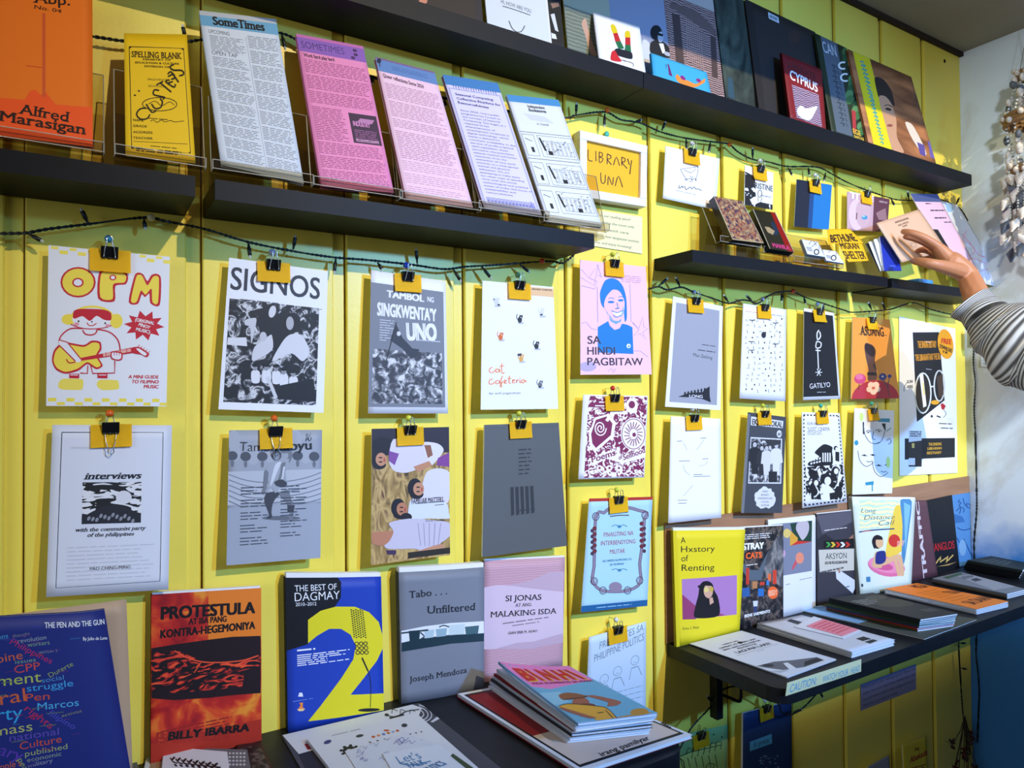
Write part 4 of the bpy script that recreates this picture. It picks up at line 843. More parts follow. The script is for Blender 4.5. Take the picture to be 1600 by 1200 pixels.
for i, (t_, u1) in enumerate((('Welcome to our reading', .95), ('within the room only. Treat', .98), ('care and return them', .9), ('Thank you and enjoy', .85))): s.ut('2a3040', t_, .06, .22+i*.23, u1, .22+i*.23, s.h*.1, shear=.15)
o = s.build('paper_notice', 'cfd8e4', .0003); tag(o, 'white typed notice on the pale right wall partly behind the knitted sleeve', 'notice')
# ================================================================ standing, leaning and lying printed things
def solid(name, c4, crop, art, base, th, label, cat, group=None, pages=True, top=.0, curl=None, cut=0, pm=None, spine=None, back=True, right=0.):
    """c4: the four real corners of the front face"""
    c4 = [Vector(p) for p in c4]; s = Sheet(*c4, [proj(p) for p in c4], crop, curl, cut)
    if art: art(s)
    o = s.build(name, base, .0006); tag(o, label, cat, group)
    if pages: s.block('page_block', pm or PAGES, .0007, th-.0005, .0012, o, top=top, right=right)
    if back and th > .004:
        b = Sheet(*[p-s.n*(th-.0003) for p in s.c], curl=curl, cut=cut); b.build('back_cover', spine or base, .0005, o)
    if spine is not None:
        bm = bmesh.new(); a = s.P(0, 0); d = s.P(0, 1); n = s.n*th; e = (s.c[1]-s.c[0]).normalized()*-.0006
        vs = [bm.verts.new(p) for p in (a+e, d+e, d+e-n, a+e-n)]; bm.faces.new(vs); bmesh.ops.solidify(bm, geom=bm.faces[:], thickness=.0005); obj('spine', bm, mat(spine), o)
    return o, s
def stand(crop, c8, z, Yt, lo, hi):
    pp = [px(crop, c8[i], c8[i+1]) for i in range(0, 8, 2)]
    if not isinstance(Yt, tuple): Yt = (Yt, Yt)
    out = [at(*pp[0], Yt[0]), at(*pp[1], Yt[1])]
    for q_ in (pp[2], pp[3]):
        P = atz(*q_, z)
        if not lo <= P.y <= hi:
            Y = min(max(P.y, lo), hi); P = at(*q_, Y); P.z = z
        out.append(P+Vector((0, 0, .0006)))
    return out
def book(crop, c8, z, Yt, th, label, art, base, lo=-.062, hi=-.022, **k):
    return solid('book', stand(crop, c8, z, Yt, lo, hi), crop, art, base, th, label, 'book', **k)
# ---------------------------------------------------------------- books leaning on the left table
def a_pen(s):
    R_ = random.Random(11); W = 'e6e8f0'
    s.t(W, 'THE PEN AND THE GUN', 295, 312, 655, 300, 30, b=.02); s.t(W, 'By Julio de Luna', 525, 380, 670, 385, 18, b=.01)
    words = [('ment', 0, 640, 275, 612, 62, 'a9b85a'), ('ral', 20, 750, 180, 725, 80, 'c8623c'), ('struggle', 185, 672, 468, 640, 40, '3c9ad8'), ('Pen', 178, 730, 325, 718, 44, 'c8503c'), ('Marcos', 252, 785, 502, 760, 44, '4aa8e0'), ('rty', 0, 850, 160, 830, 80, '2ea4e4'), ('mass', -20, 945, 222, 910, 60, 'a9b06a'), ('national', 78, 980, 385, 940, 46, '5a4ab0'), ('Culture', 145, 1035, 402, 990, 48, 'c8503c'), ('published', 178, 1080, 438, 1035, 36, '9aa86a'), ('economic', 190, 1120, 402, 1080, 30, '8a9a8a'), ('military', 200, 1155, 350, 1122, 28, '8a8fa8'), ('CPP', 110, 565, 270, 540, 44, 'c84a4a'), ('pine', 0, 505, 160, 480, 46, 'c8603c'), ('issues', 112, 510, 240, 495, 22, '7a9a8a'), ('revolution', 130, 395, 305, 372, 24, '8a9aa8'), ('workers', 190, 415, 325, 400, 24, '7a9a8a'), ('writers', 258, 455, 372, 440, 20, '7a8a9a'), ('ons', 0, 378, 70, 368, 30, '4a9ad0'), ('thought', 95, 365, 205, 350, 18, '7a7a8a'), ('Duterte', 328, 590, 470, 520, 28, '8a9a5a'), ('social', 278, 620, 412, 600, 28, '4a8ac8'), ('Philippines', 75, 395, 330, 510, 32, 'b02a6a'), ('rights', 165, 780, 330, 905, 40, 'b02a5a'), ('filipino', 312, 810, 470, 910, 34, '4a4ab8'), ('activist', 400, 830, 522, 800, 18, '8a8a6a'), ('people’s', -40, 1180, 155, 1140, 44, 'c8603c'), ('ary', 0, 1060, 145, 1110, 70, '5a3ab0'), ('peace', 130, 1100, 200, 1230, 30, '9aa86a')]
    for t_, x0, y0, x1, y1, h, c in words: s.t(c, t_, x0, y0, x1, y1, h)
    for i in range(26):
        x, y = R_.uniform(0, 480), R_.uniform(300, 1150); s.l(R_.choice(['4a2a7a', '8a2a4a', '2a5a9a', '5a6a5a', '3a3a9a']), 5, x, y, x+R_.uniform(40, 110), y-R_.uniform(2, 12), k=1)
z0 = ZT
pen = stand('g1', [-400,275, 655,222, 830,1300, -400,1420], z0, (-.05, -.045), -.085, -.045)
solid('book', pen, 'g1', a_pen, '1c2a78', .006, 'dark blue book with colourful word cloud cover, bottom left corner', 'book', curl=lambda u, v: -.01*max(0, (u-.75)/.25)**2, cut=8, spine='18205c')
tan = stand('g1', [-300,290, 790,145, 830,1095, -300,1300], z0, (-.022, -.02), -.03, -.026)
solid('book', tan, 'g1', None, 'b99e84', .004, 'plain tan book standing behind the dark blue word cloud book', 'book')
def a_pro(s):
    K = '16090c'; A_ = 'e88a28'
    s.r('e07a22', .45, 0, 1, .33); s.r('a82a18', 0, .74, 1, 1); s.r(PH7, 0, 0, .5, .33); s.r(PH7, 0, .72, 1, .86)
    s.t(K, 'PROTESTULA', 118, 328, 672, 290, 70, b=.05); s.t(K, 'AT IBA PANG', 288, 358, 510, 340, 34, b=.04); s.t(K, 'KONTRA-HEGEMONIYA', 116, 438, 672, 382, 46, b=.05)
    s.p('1d0d14', 62, 498, 200, 475, 380, 450, 540, 430, 702, 425, 702, 760, 560, 770, 420, 785, 200, 800, 62, 790); s.p(PH8, 62, 520, 220, 510, 340, 560, 560, 580, 702, 545, 702, 600, 560, 640, 430, 640, 300, 650, 62, 760); s.p(PH8, 170, 760, 230, 690, 330, 660, 500, 640, 610, 650, 600, 720, 470, 735, 300, 750)
    s.l('e8502c', 7, 205, 512, 300, 560, 420, 580, 590, 570, 690, 540); s.l('e8502c', 5, 320, 640, 360, 580, 330, 610); s.l('e8502c', 5, 600, 610, 640, 570, 700, 575)
    s.dash('8a1c14', .08, .8, .72, .88, 4, .4); s.t('a02418', 'PASKALIN', 80, 1055, 520, 1030, 62, b=.04); s.t(K, 'BILLY IBARRA', 162, 1035, 638, 980, 46, b=.05)
book('g2', [62,185, 705,145, 708,1040, 58,1115], z0, -.018, .007, 'red and orange book with black block title and clenched arm woodcut', a_pro, PH7, top=.004, spine='8a1414')
def a_dag(s):
    W = 'e6e8f0'; Y = 'd8cc1c'
    s.p('0d0f16', 848, 85, 1160, 75, 1180, 110, 1178, 200, 1130, 270, 985, 330, 985, 470, 855, 512)
    s.t(W, 'THE BEST OF', 905, 165, 1155, 150, 36, b=.0); s.t(W, 'DAGMAY', 905, 222, 1172, 205, 50, b=-.005); s.t(W, '2010–2012', 910, 250, 1035, 243, 20)
    f = [985, 328, 1060, 275, 1150, 250, 1260, 252, 1340, 285, 1395, 345, 1418, 420, 1418, 500, 1385, 570, 1310, 670, 1235, 765, 1424, 762, 1424, 862, 985, 922, 1060, 830, 1180, 670, 1250, 560, 1265, 480, 1235, 415, 1180, 380, 1110, 380, 1040, 420, 985, 465]
    s.p(Y, *f)
    for x0 in range(6):
        for y0 in range(13): s.e('16161c', 1238+x0*13+y0*1.5, 270+y0*13+(x0 % 2)*6, 5, 4)
    for i in range(9): s.ring('16161c', 1270+(i % 3)*24+i, 468+(i//3)*26, 10, 10, 5)
    s.l('16161c', 9, 1300, 550, 1335, 630, k=1); s.l('16161c', 4, 1335, 630, 1350, 700, 1348, 840); s.e('16161c', 1340, 856, 62, 10)
    s.dash(W, .1, .47, .28, .482, 1, .9); s.dash(W, .1, .505, .64, .585, 6, .45, .5)
    s.p('dfe4f0', 925, 778, 932, 755, 950, 755, 956, 778); s.dash('5a7ac8', .05, .8, .25, .81, 1); s.p('e88a3c', 925, 852, 940, 830, 932, 815, 955, 812, 952, 835, 962, 850); s.p('e6c890', 918, 852, 968, 848, 955, 862, 930, 864)
book('g2', [848,85, 1408,78, 1425,870, 862,948], z0, -.022, .012, 'blue and black book with a huge yellow numeral two', a_dag, '1a3ca8', top=.008, spine='12131a', curl=lambda u, v: .003*math.sin(math.pi*u), cut=6)
def a_tab(s):
    K = '181a24'
    s.t(K, 'Tabo . . .', 188, 362, 470, 330, 52, b=.012, serif=True); s.t(K, 'Unfiltered', 318, 480, 684, 455, 56, b=.012, serif=True)
    s.p('d8dde8', 130, 612, 300, 575, 500, 550, 748, 542, 750, 650, 500, 645, 132, 705)
    s.p('16303c', 132, 700, 280, 665, 480, 640, 750, 632, 750, 692, 500, 705, 300, 738, 132, 768)
    for (a, b, c, d, cl) in ((185, 700, 270, 605, '16303c'), (300, 665, 375, 600, 'a9bfcc'), (385, 655, 470, 590, '8ca9b8'), (480, 642, 605, 560, 'bcccd2'), (605, 640, 712, 575, '3f5f6a')): s.p(cl, a+8, b, c-8, b-8, c, d-2, a, d+6)
    s.l('16303c', 12, 130, 628, 190, 620, 330, 602); s.l('2c4450', 9, 410, 580, 445, 568, 485, 580); s.l('16303c', 9, 270, 620, 300, 650, 280, 665)
    s.t(K, 'Joseph Mendoza', 190, 992, 620, 918, 42, b=.012, serif=True)
book('g3', [110,165, 752,125, 750,1040, 130,1155], z0, -.026, .013, 'slate grey book with a band of water dippers on the cover', a_tab, '757b89', top=.009, spine='4a4e5a', curl=lambda u, v: .003*math.sin(math.pi*u), cut=6)
def a_jon(s):
    K = '1c1824'
    s.p('cbb8cb', 752, 285, 860, 265, 960, 270, 1100, 290, 1345, 320, 1345, 650, 1200, 700, 1050, 740, 750, 750)
    s.p('b9a0b4', 940, 265, 1100, 235, 1250, 165, 1350, 165, 1345, 318, 1100, 288); s.p('b9a0b4', 840, 745, 1000, 700, 1130, 690, 1340, 630, 1340, 700, 1100, 745)
    for t_, x0, y0, x1, y1, h in (('SI JONAS', 916, 390, 1185, 378, 42), ('AT ANG', 990, 432, 1110, 426, 24), ('MALAKING ISDA', 798, 512, 1296, 482, 42)): s.t(K, t_, x0, y0, x1, y1, h, b=.012, serif=True)
    s.dash('6a5a6a', .22, .535, .8, .55, 1); s.dash('6a5a6a', .34, .565, .68, .577, 1); s.t(K, 'GIAN ERIK M. ADAO', 935, 638, 1156, 620, 18, b=.02, serif=True)
book('g3', [752,78, 1358,50, 1340,920, 750,975], z0, -.014, .006, 'mauve book with torn-paper stripes, right of the slate grey book', a_jon, PINKW, lo=-.035, top=.004, spine='9a8290')
# ---------------------------------------------------------------- cardboard back board and books on the folding table
cb = [px('px', *t_) for t_ in ((1039, 818), (1323, 769), (1323, 940), (1050, 985))]
bm = bmesh.new(); a = at(1039, 818, -.004); b = at(1514, 744, -.004); zt = (a.z+b.z)/2
prism(bm, [Vector((a.x, -.0005, ZD+.0005)), Vector((b.x, -.0005, ZD+.0005)), Vector((b.x, -.0005, b.z)), Vector((a.x, -.0005, a.z))], Vector((0, -.004, 0))); bmesh.ops.recalc_face_normals(bm, faces=bm.faces[:])
o = obj('backing_board', bm, tex('brown_cardboard', 'noise', 8, [(.3, '8f6a50'), (.7, 'a67c5e')], coord='Object', detail=4, stretch=(1, 1, 8))); tag(o, 'brown cardboard strip along the wall behind the books on the folding table', 'board')
zd = ZD
def a_hx(s):
    K = '1a1a12'; s.r('d8c61c', 0, 0, .045, 1)
    for i, (t_, x1) in enumerate((('A', 212), ('Hxstory', 440), ('of', 232), ('Renting', 435))): s.t(K, t_, 172+i*2, 358+i*78, x1, 356+i*78-(x1-172)*.035, 52, b=.0)
    s.p('a87ab4', 180, 658, 608, 620, 605, 915, 185, 962); s.p('8f3a6a', 182, 775, 290, 860, 290, 955, 185, 962); s.p('8f3a6a', 460, 905, 520, 920, 460, 930)
    s.sp('15131a', 285, 945, 285, 870, 310, 780, 320, 710, 345, 675, 385, 668, 420, 690, 435, 740, 465, 800, 468, 925); s.e('c9a08c', 388, 745, 36, 54); s.e('d8c87a', 372, 735, 18, 20); s.e('c0a848', 412, 730, 16, 20); s.p('15131a', 340, 700, 385, 680, 425, 700, 400, 706); s.p('c9a08c', 395, 800, 420, 790, 430, 830, 400, 848); s.e('15131a', 322, 712, 16, 12)
    s.t(K, 'Erina C Alejo', 186, 1036, 316, 1018, 18)
book('g6', [108,245, 672,237, 628,1035, 135,1112], zd, (-.024, -.036), .007, 'bright yellow book with purple portrait photo on the folding table', a_hx, 'e2d01e', lo=-.06, hi=-.03, top=.007, spine='b8a818', curl=lambda u, v: .002*math.sin(math.pi*u), cut=5)
def a_str(s):
    W = 'ececf0'
    s.p(PH10, 850, 420, 920, 300, 970, 260, 970, 700, 880, 640, 790, 600); s.p('54606e', 650, 500, 720, 560, 780, 560, 850, 420, 800, 640, 700, 640, 650, 560)
    for x, y, w, h, c in ((680, 545, 26, 130, 'b83a2c'), (890, 560, 28, 110, 'c8402c'), (850, 590, 26, 60, 'd8683c'), (790, 655, 36, 24, 'c8402c'), (730, 650, 40, 55, 'b07a50'), (650, 700, 60, 70, '2c5a9a'), (775, 705, 45, 60, '2c6ab4'), (840, 640, 20, 40, '3a7ac0')): s.p(c, x, y, x+w, y-3, x+w, y+h-3, x, y+h)
    s.dash(W, .1, .07, .75, .13, 3, .35); s.t(W, 'STRAY', 655, 402, 822, 388, 50, b=.05); s.t('e8642c', 'CATS', 678, 472, 805, 462, 46, b=.05); s.dash(W, .22, .375, .45, .387, 1)
    s.e('e8642c', 890, 735, 40, 48); s.dash('f0c0a0', .68, .67, .86, .73, 4)
    s.e('2a2026', 755, 778, 14, 14); s.p('c8d0e0', 735, 800, 775, 798, 770, 840, 740, 842); s.p('2a3a6a', 740, 842, 770, 840, 765, 885, 742, 888); s.t(W, 'IRENE SARMIENTO', 668, 928, 868, 886, 22, b=.04)
book('g6', [592,228, 970,205, 970,945, 600,1008], zd, (-.012, -.028), .005, 'dark street-scene novel with orange badge, partly behind the bright yellow book', a_str, PH9, lo=-.048, hi=-.028, top=.004, spine='15161c')
def a_art(s):
    s.p('7c8298', 880, 200, 1195, 170, 1192, 585, 880, 640); s.p('1f4034', 1025, 195, 1195, 172, 1190, 350, 1060, 350); s.p('d8a03c', 1022, 250, 1085, 320, 1080, 375, 1025, 385); s.p('c8342c', 1030, 385, 1085, 345, 1192, 352, 1150, 362)
    s.sp('bdb4be', 1085, 185, 1160, 178, 1172, 240, 1155, 300, 1120, 340, 1090, 290, 1070, 240); s.e('e08a70', 1100, 485, 32, 46); s.p('c8505c', 1068, 500, 1080, 530, 1045, 580, 1038, 570); s.e('d8c070', 1000, 280, 30, 40); s.e('c8a0c0', 975, 450, 14, 30)
    s.dash('5a5a66', .3, .67, .4, .68, 1); s.dash('5a5a66', .62, .65, .92, .66, 1)
book('g6', [850,178, 1222,138, 1222,840, 900,900], zd, (-.014, -.02), .007, 'white art book with a colourful abstract painting, half behind the street-scene novel', a_art, 'dfe2ea', lo=-.034, hi=-.026, top=.006, spine='c0c4cc')
def a_aks(s):
    s.p(PH10, 120, 700, 390, 680, 390, 860, 120, 920) if False else None
    s.p('5a5864', 122, 300, 385, 262, 385, 340, 300, 380, 160, 430); s.p('2b2a32', 122, 470, 180, 430, 240, 470, 240, 530, 122, 540)
    s.p('9a7260', 330, 480, 385, 430, 385, 490, 340, 500); s.p('16171c', 170, 480, 385, 462, 385, 530, 170, 535)
    for i, c in enumerate(('3f9a4a', 'd8b83c', 'c8342c', 'e0e0e4', 'c8342c')): s.p(c, 185+i*34, 490, 205+i*34, 488, 222+i*34, 508, 205+i*34, 525, 185+i*34, 526, 202+i*34, 508)
    s.p('c9c6bc', 132, 545, 385, 535, 385, 690, 140, 705); s.t('1c2438', 'AKSYON', 182, 612, 332, 604, 42, b=.0, sh=-.05); s.t('3a3a40', 'GULO NG MGA KILUSANG BAYAN', 176, 648, 336, 640, 20, b=.03); s.dash('5a5a60', .1, .63, .7, .65, 1, .9); s.dash('e0dce0', .2, .185, .8, .2, 1)
    s.p('d4d8e6', 255, 700, 285, 690, 390, 760, 390, 820, 375, 855, 260, 750); s.dash('3a3c48', .6, .86, .85, .88, 1); s.p('b08a78', 270, 690, 285, 672, 290, 705, 275, 712)
book('g7', [118,290, 385,262, 390,860, 122,925], zd, (-.014, -.016), .006, 'dark charcoal book with film clapperboard cover', a_aks, '3b3a44', lo=-.032, hi=-.018, top=.003, spine='22222a')
def a_lon(s):
    s.p(PH13, 430, 190, 720, 195, 720, 420, 430, 440); s.sp('e8c84a', 690, 240, 760, 300, 750, 560, 620, 640, 640, 470); s.sp('4a86b4', 722, 190, 800, 205, 752, 640, 728, 650, 735, 400); s.p('7ab4d0', 745, 210, 790, 240, 752, 600, 748, 400)
    K = '26405e'
    s.t(K, 'Long', 440, 300, 550, 300, 36, b=-.01, sh=.25); s.t(K, 'Distance', 462, 358, 682, 350, 36, b=-.01, sh=.25); s.t(K, 'Call', 568, 404, 680, 398, 40, b=-.01, sh=.25); s.l('1f3a78', 9, 425, 455, 520, 440, 680, 428); s.dash('d86a5c', .12, .335, .3, .347, 1)
    s.e('c8342c', 678, 516, 40, 46); s.dash('f0b0a0', .7, .47, .84, .53, 4)
    s.e('d8709c', 620, 690, 132, 62, 8); s.e('e48ab0', 615, 680, 122, 50, 8); s.e('c8588c', 600, 690, 70, 24, 8)
    s.sp('d8b088', 550, 600, 612, 595, 620, 640, 720, 610, 745, 730, 725, 745, 700, 650, 620, 680, 545, 690); s.p('d8b088', 665, 620, 690, 620, 725, 745, 700, 750); s.sp('d8b088', 520, 690, 545, 600, 560, 600, 545, 680, 590, 690, 580, 702); s.sp('23307c', 552, 600, 612, 590, 618, 650, 590, 675, 545, 672)
    s.e('1b1820', 560, 525, 40, 50); s.e('d8b088', 575, 530, 28, 40); s.p('1b1820', 525, 520, 545, 560, 540, 580, 528, 560); s.p('1b1820', 540, 490, 590, 485, 600, 510, 555, 510)
    s.p('3f7fb0', 476, 760, 506, 757, 508, 788, 478, 792); s.e('2a3a4a', 446, 812, 8, 10)
book('g7', [372,178, 825,182, 795,812, 432,852], zd, (-.02, -.03), .012, 'pastel book with swimmer on a pink ring', a_lon, 'd9e4d8', lo=-.056, hi=-.026, top=.006, spine='c4ccc4')
def a_tra(s): s.t('cfc4cc', 'TRAFFIC', 915, 735, 848, 195, 62, b=.04)
solid('poster', stand('g7', [735,190, 905,190, 985,730, 735,790], zd, -.008, -.026, -.018), 'g7', a_tra, '5a3a44', .004, 'plum poster board with white vertical lettering behind the pastel swimmer book', 'poster', pages=False)
def a_mng(s):
    s.t('b02028', 'MANGLOS', 935, 572, 1105, 545, 52, b=.02); s.l('c8a860', 9, 970, 650, 1010, 600, 1000, 640, 1060, 600, 1040, 640, 1095, 590, k=2); s.p('a88a54', 975, 670, 1120, 635, 1060, 660); s.r('0f1118', 0, 0, 1, .1)
solid('book', stand('g7', [880,195, 1085,152, 1140,655, 960,690], zd, -.008, -.016, -.012), 'g7', a_mng, '101219', .0045, 'black book with jagged red lettering and gold scrawl', 'book')
def a_blp(s):
    K = '1f4a86'
    for f in ((1140, 190, 1130, 210, 1150, 215, 1135, 240, 1155, 250), (1165, 180, 1175, 225, 1190, 240), (1190, 215, 1195, 250, 1220, 255, 1215, 235, 1200, 220), (1115, 280, 1150, 250, 1140, 300), (1160, 250, 1175, 270, 1165, 290), (1125, 400, 1170, 420, 1250, 400, 1262, 420), (1120, 470, 1150, 530, 1140, 580), (1170, 480, 1210, 560, 1230, 600)): s.l(K, 7, *f)
    s.p('2f66a4', 1100, 300, 1160, 320, 1180, 360, 1110, 370); s.e('7aa4cc', 1162, 540, 26, 55)
solid('poster', stand('g7', [1085,155, 1232,132, 1268,595, 1140,625], zd, -.006, -.012, -.008), 'g7', a_blp, '4f86c0', .001, 'blue poster with dark ink drawing in the corner on folding table', 'poster', pages=False)
# ---------------------------------------------------------------- stacks lying on the tables
def flat(nm, crop, c8, z, art, base, th, label, cat, group=None, dz=(0, 0, 0, 0), curl=None, cut=0, pages=True):
    pp = [px(crop, c8[i], c8[i+1]) for i in range(0, 8, 2)]
    return solid(nm, [atz(*p, z+d) for p, d in zip(pp, dz)], crop, art, base, th, label, cat, group, pages=pages and th > .0012, back=True, spine=base if th > .0035 else None, curl=curl, cut=cut)[0]
def a_p1(s):
    s.p('dcdde3', 5, 475, 810, 285, 870, 305, 800, 420, 100, 590); s.p('2a2b31', 95, 590, 200, 560, 330, 800, 200, 800)
    for r_ in (60, 90, 115): s.ring('c9cad2', 815, 340, r_, r_*.5, 7, a0=-70, a1=90)
    s.p('d4d5dc', 910, 390, 990, 350, 1005, 362, 930, 392); s.l('26272d', 6, 620, 355, 680, 365, 760, 330, 850, 315); s.l('26272d', 10, 640, 375, 740, 350, k=1)
    for x in (660, 715, 780): s.l('26272d', 4, x, 345, x+10, 320, x+40, 330)
    s.e('26272d', 625, 355, 14, 9); s.dash('5a5b64', .12, .16, .4, .18, 1); s.p('8a1c24', 125, 530, 175, 520, 190, 555, 145, 565)
flat('magazine', 'g4', [0,475, 860,272, 1560,830, 330,1050], ZT+.003, a_p1, '4a4950', .0025, 'large dark grey and white print, lowest of the papers at centre bottom', 'magazine')
def a_p2(s):
    s.e('3a3f7a', 258, 525, 18, 12, -20); s.e('3a3b42', 420, 495, 22, 9, -10); s.e('3a3b42', 718, 426, 24, 12, -10); s.dash('9a9ba4', .2, .03, .45, .05, 1)
    for i, c in enumerate(('c8602c', 'd8905c', '6a7ab0', 'c8702c', 'a0a8c8', 'c8602c')): s.e(c, 500+i*32, 502-i*8, 12, 7)
    s.e('c8602c', 585, 462, 20, 6); s.e('1c1c20', 375, 580, 36, 24); 
    for i in range(8): a = i*math.pi/4; s.e('1c1c20', 375+42*math.cos(a), 580+28*math.sin(a), 9, 7)
    s.p('1c1c20', 390, 560, 415, 570, 420, 600, 400, 595); s.e('dcdccf', 372, 582, 14, 9); s.t('2a2a30', 'TULA', 420, 650, 470, 640, 14, b=.03)
    for i in range(9): s.e('3a3b42', 480+i*45, 535-i*9, 8, 4)
flat('magazine', 'g4', [160,500, 840,335, 1480,900, 470,900], ZT+.009, a_p2, 'dcdce2', .005, 'white booklet with a row of small logos among the papers at centre bottom', 'magazine')
def a_p3(s):
    R_ = random.Random(9)
    for i in range(34): x, y = R_.uniform(470, 900), R_.uniform(470, 720); s.l('7a7ab0', 3, x, y, x+20, y-12, x+34, y+4, x+50, y-10)
flat('leaflet', 'g4', [395,575, 780,460, 1010,560, 560,830], ZT+.0102, a_p3, 'd6d8e2', .001, 'pale leaflet covered in violet pencil scribbles, centre bottom', 'leaflet')
def a_p4(s):
    B = '4a7fae'
    s.t(B, 'Let’s', 720, 640, 860, 605, 36, b=.0, sh=.3); s.t(B, 'TALK', 770, 668, 880, 640, 28, b=.02); s.t(B, 'POLITICS', 860, 700, 1000, 640, 26, b=.02)
    s.l(B, 5, 720, 640, 790, 650, 900, 625); s.p('3a4a2c', 1030, 590, 1060, 575, 1200, 680, 1150, 690)
flat('leaflet', 'g4', [630,590, 985,530, 1330,770, 760,820], ZT+.0115, a_p4, 'dde0ea', .001, 'white leaflet with blue brush lettering on top of the papers, centre bottom', 'leaflet')
flat('leaflet', 'g1', [690,1065, 838,1105, 900,1300, 740,1320], ZT+.004, None, '5a5c62', .002, 'dark grey leaflet with white edge left of the small white zine', 'leaflet')
flat('leaflet', 'g1', [925,1085, 1035,1078, 1030,1300, 880,1300], ZT+.007, lambda s: s.r('a3876a', .25, .12, 1, 1), 'd6d7dc', .002, 'white leaflet with tan picture peeking out under the small white zine', 'leaflet')
def a_pl(s):
    K = '1c1d24'
    for i in range(8):
        x = 1070+i*38; s.l(K, 8, x, 1135+i*6, x+20, 1160+i*5, x+50, 1170+i*4); s.e(K, x+22, 1140+i*6, 16, 7, -40); s.e(K, x+38, 1182+i*3, 13, 6, 30)
flat('zine', 'g1', [1025,1065, 1420,1098, 1450,1330, 1000,1330], ZT+.013, a_pl, 'dcdee6', .004, 'small white zine with black leafy branch drawing, bottom left', 'zine')
def a_gp(s):
    for i in range(5):
        for j in range(4): s.e('c9cad0', 1440+i*22, 1110+j*24, 8, 7)
flat('leaflet', 'g1', [1250,1075, 1545,1085, 1590,1330, 1280,1330], ZT+.0085, a_gp, '6a6c72', .003, 'grey patterned leaflet under the right side of the small white zine', 'leaflet')
flat('magazine', 'g2', [560,1065, 700,1045, 800,1250, 600,1290], ZT+.004, lambda s: s.r(PH9, .1, .1, .9, .9), '3a1c1c', .003, 'dark red-brown magazine at the foot of the red and orange book', 'magazine')
# the tall stack of comics at the right end of the left table
def a_big(s):
    s.frame('17181d', .03, .03, .97, .97, .008); s.r('d9c4b8', .05, .62, .95, .95); s.r('8a1c22', .05, .05, .95, .62); s.t('16161c', 'irang pamilyar', 965, 640, 1270, 530, 26, b=.02, sh=.2)
    for i in range(4): s.e('16161c', 1320+i*16, 430+i*10, 12, 6)
bigq = [60,258, 640,150, 1525,515, 830,745]
for i in range(2):
    flat('comic', 'g5', [v+(3-6*i if k % 2 else -2+4*i) for k, v in enumerate(bigq)], ZT+.005+i*.0055, a_big if i else None, 'dfdfe6' if i else 'b02430', .005, ['wide white-edged comic at the very bottom of the comic stack', 'wide comic with hand-lettered title under the stack of small comics'][i], 'comic', 'comics in the right-hand table stack', dz=(0, 0, 0, 0))
def a_bin(s):
    R_ = '0'
    s.p('d87ab4', 315, 95, 755, 82, 900, 165, 640, 225, 520, 215); s.p('6aa8c8', 520, 215, 640, 225, 900, 165, 1310, 375, 1000, 440, 810, 435); s.p('88bcd4', 560, 250, 700, 240, 760, 300, 640, 330)
    for i, ch in enumerate('BINHI'):
        u = (.1, .3, .4, .62, .86)[i]; w = (.16, .06, .18, .18, .06)[i]; hh = s.h*.2
        s.ut('d8a020', ch, u+.02, .315, u+w+.02, .31, hh, bold=.06, shear=.1); s.ut('c02420', ch, u, .3, u+w, .295, hh, bold=.06, shear=.1)
    s.ut('8a1c4a', 'MGA KUWENTO SA MASA', .12, .37, .95, .36, s.h*.03, bold=.04)
    s.sp('8a5430', 690, 260, 740, 245, 800, 248, 860, 262, 860, 275, 720, 290); s.e('9a5a40', 830, 305, 55, 30); s.e('7a3a30', 870, 330, 60, 20); s.sp('d8a030', 690, 330, 760, 315, 940, 330, 1000, 345, 1060, 400, 1080, 425, 960, 440, 900, 395, 720, 350); s.sp('9a5a44', 860, 265, 920, 262, 1075, 300, 1060, 325, 1000, 330, 1000, 305, 900, 275); s.sp('9a5a44', 690, 340, 720, 340, 900, 395, 940, 405, 880, 408, 740, 365); s.e('b8842c', 1200, 370, 55, 25); s.sp('b8842c', 1060, 405, 1200, 380, 1280, 375, 1090, 425)
    s.l('241a1c', 4, 690, 330, 760, 315, 940, 330, 1000, 345, 1060, 400, 1080, 425); s.l('241a1c', 4, 720, 290, 860, 272, 860, 262); s.l('241a1c', 4, 990, 355, 1060, 420); s.l('241a1c', 5, 940, 375, 980, 370)
topq = [315,100, 755,82, 1312,378, 812,440]
NB = 9
for i in range(NB):
    k = NB-1-i; R_ = random.Random(i+40); q_ = [v+(k*13.5 if n % 2 else -k*7.5)+R_.uniform(-9, 9)*(k > 0) for n, v in enumerate(topq)]
    nth = ['bottom', 'second from bottom', 'third from bottom', 'fourth from bottom', 'middle', 'fourth from top', 'third from top', 'second from top', 'top'][i]
    flat('comic', 'g5', q_, ZT+.0165+i*.0046, a_bin if k == 0 else None, ['dfe2ea', 'd4d8e4', 'e4e6ec', '8a1c22', 'cfd4e0', '3a3c44'][(i*5+2) % 6] if k else '8fb4d0', .0042, ('colourful top comic of the stack with red title and farmer' if k == 0 else 'small comic, %s of the small comics in the stack' % nth), 'comic', 'comics in the right-hand table stack', curl=(lambda u, v: .012*(1-v)**3*(1-u)**2) if k == 0 else (lambda u, v: .003*(1-v)**3*(1-u)**2), cut=6)
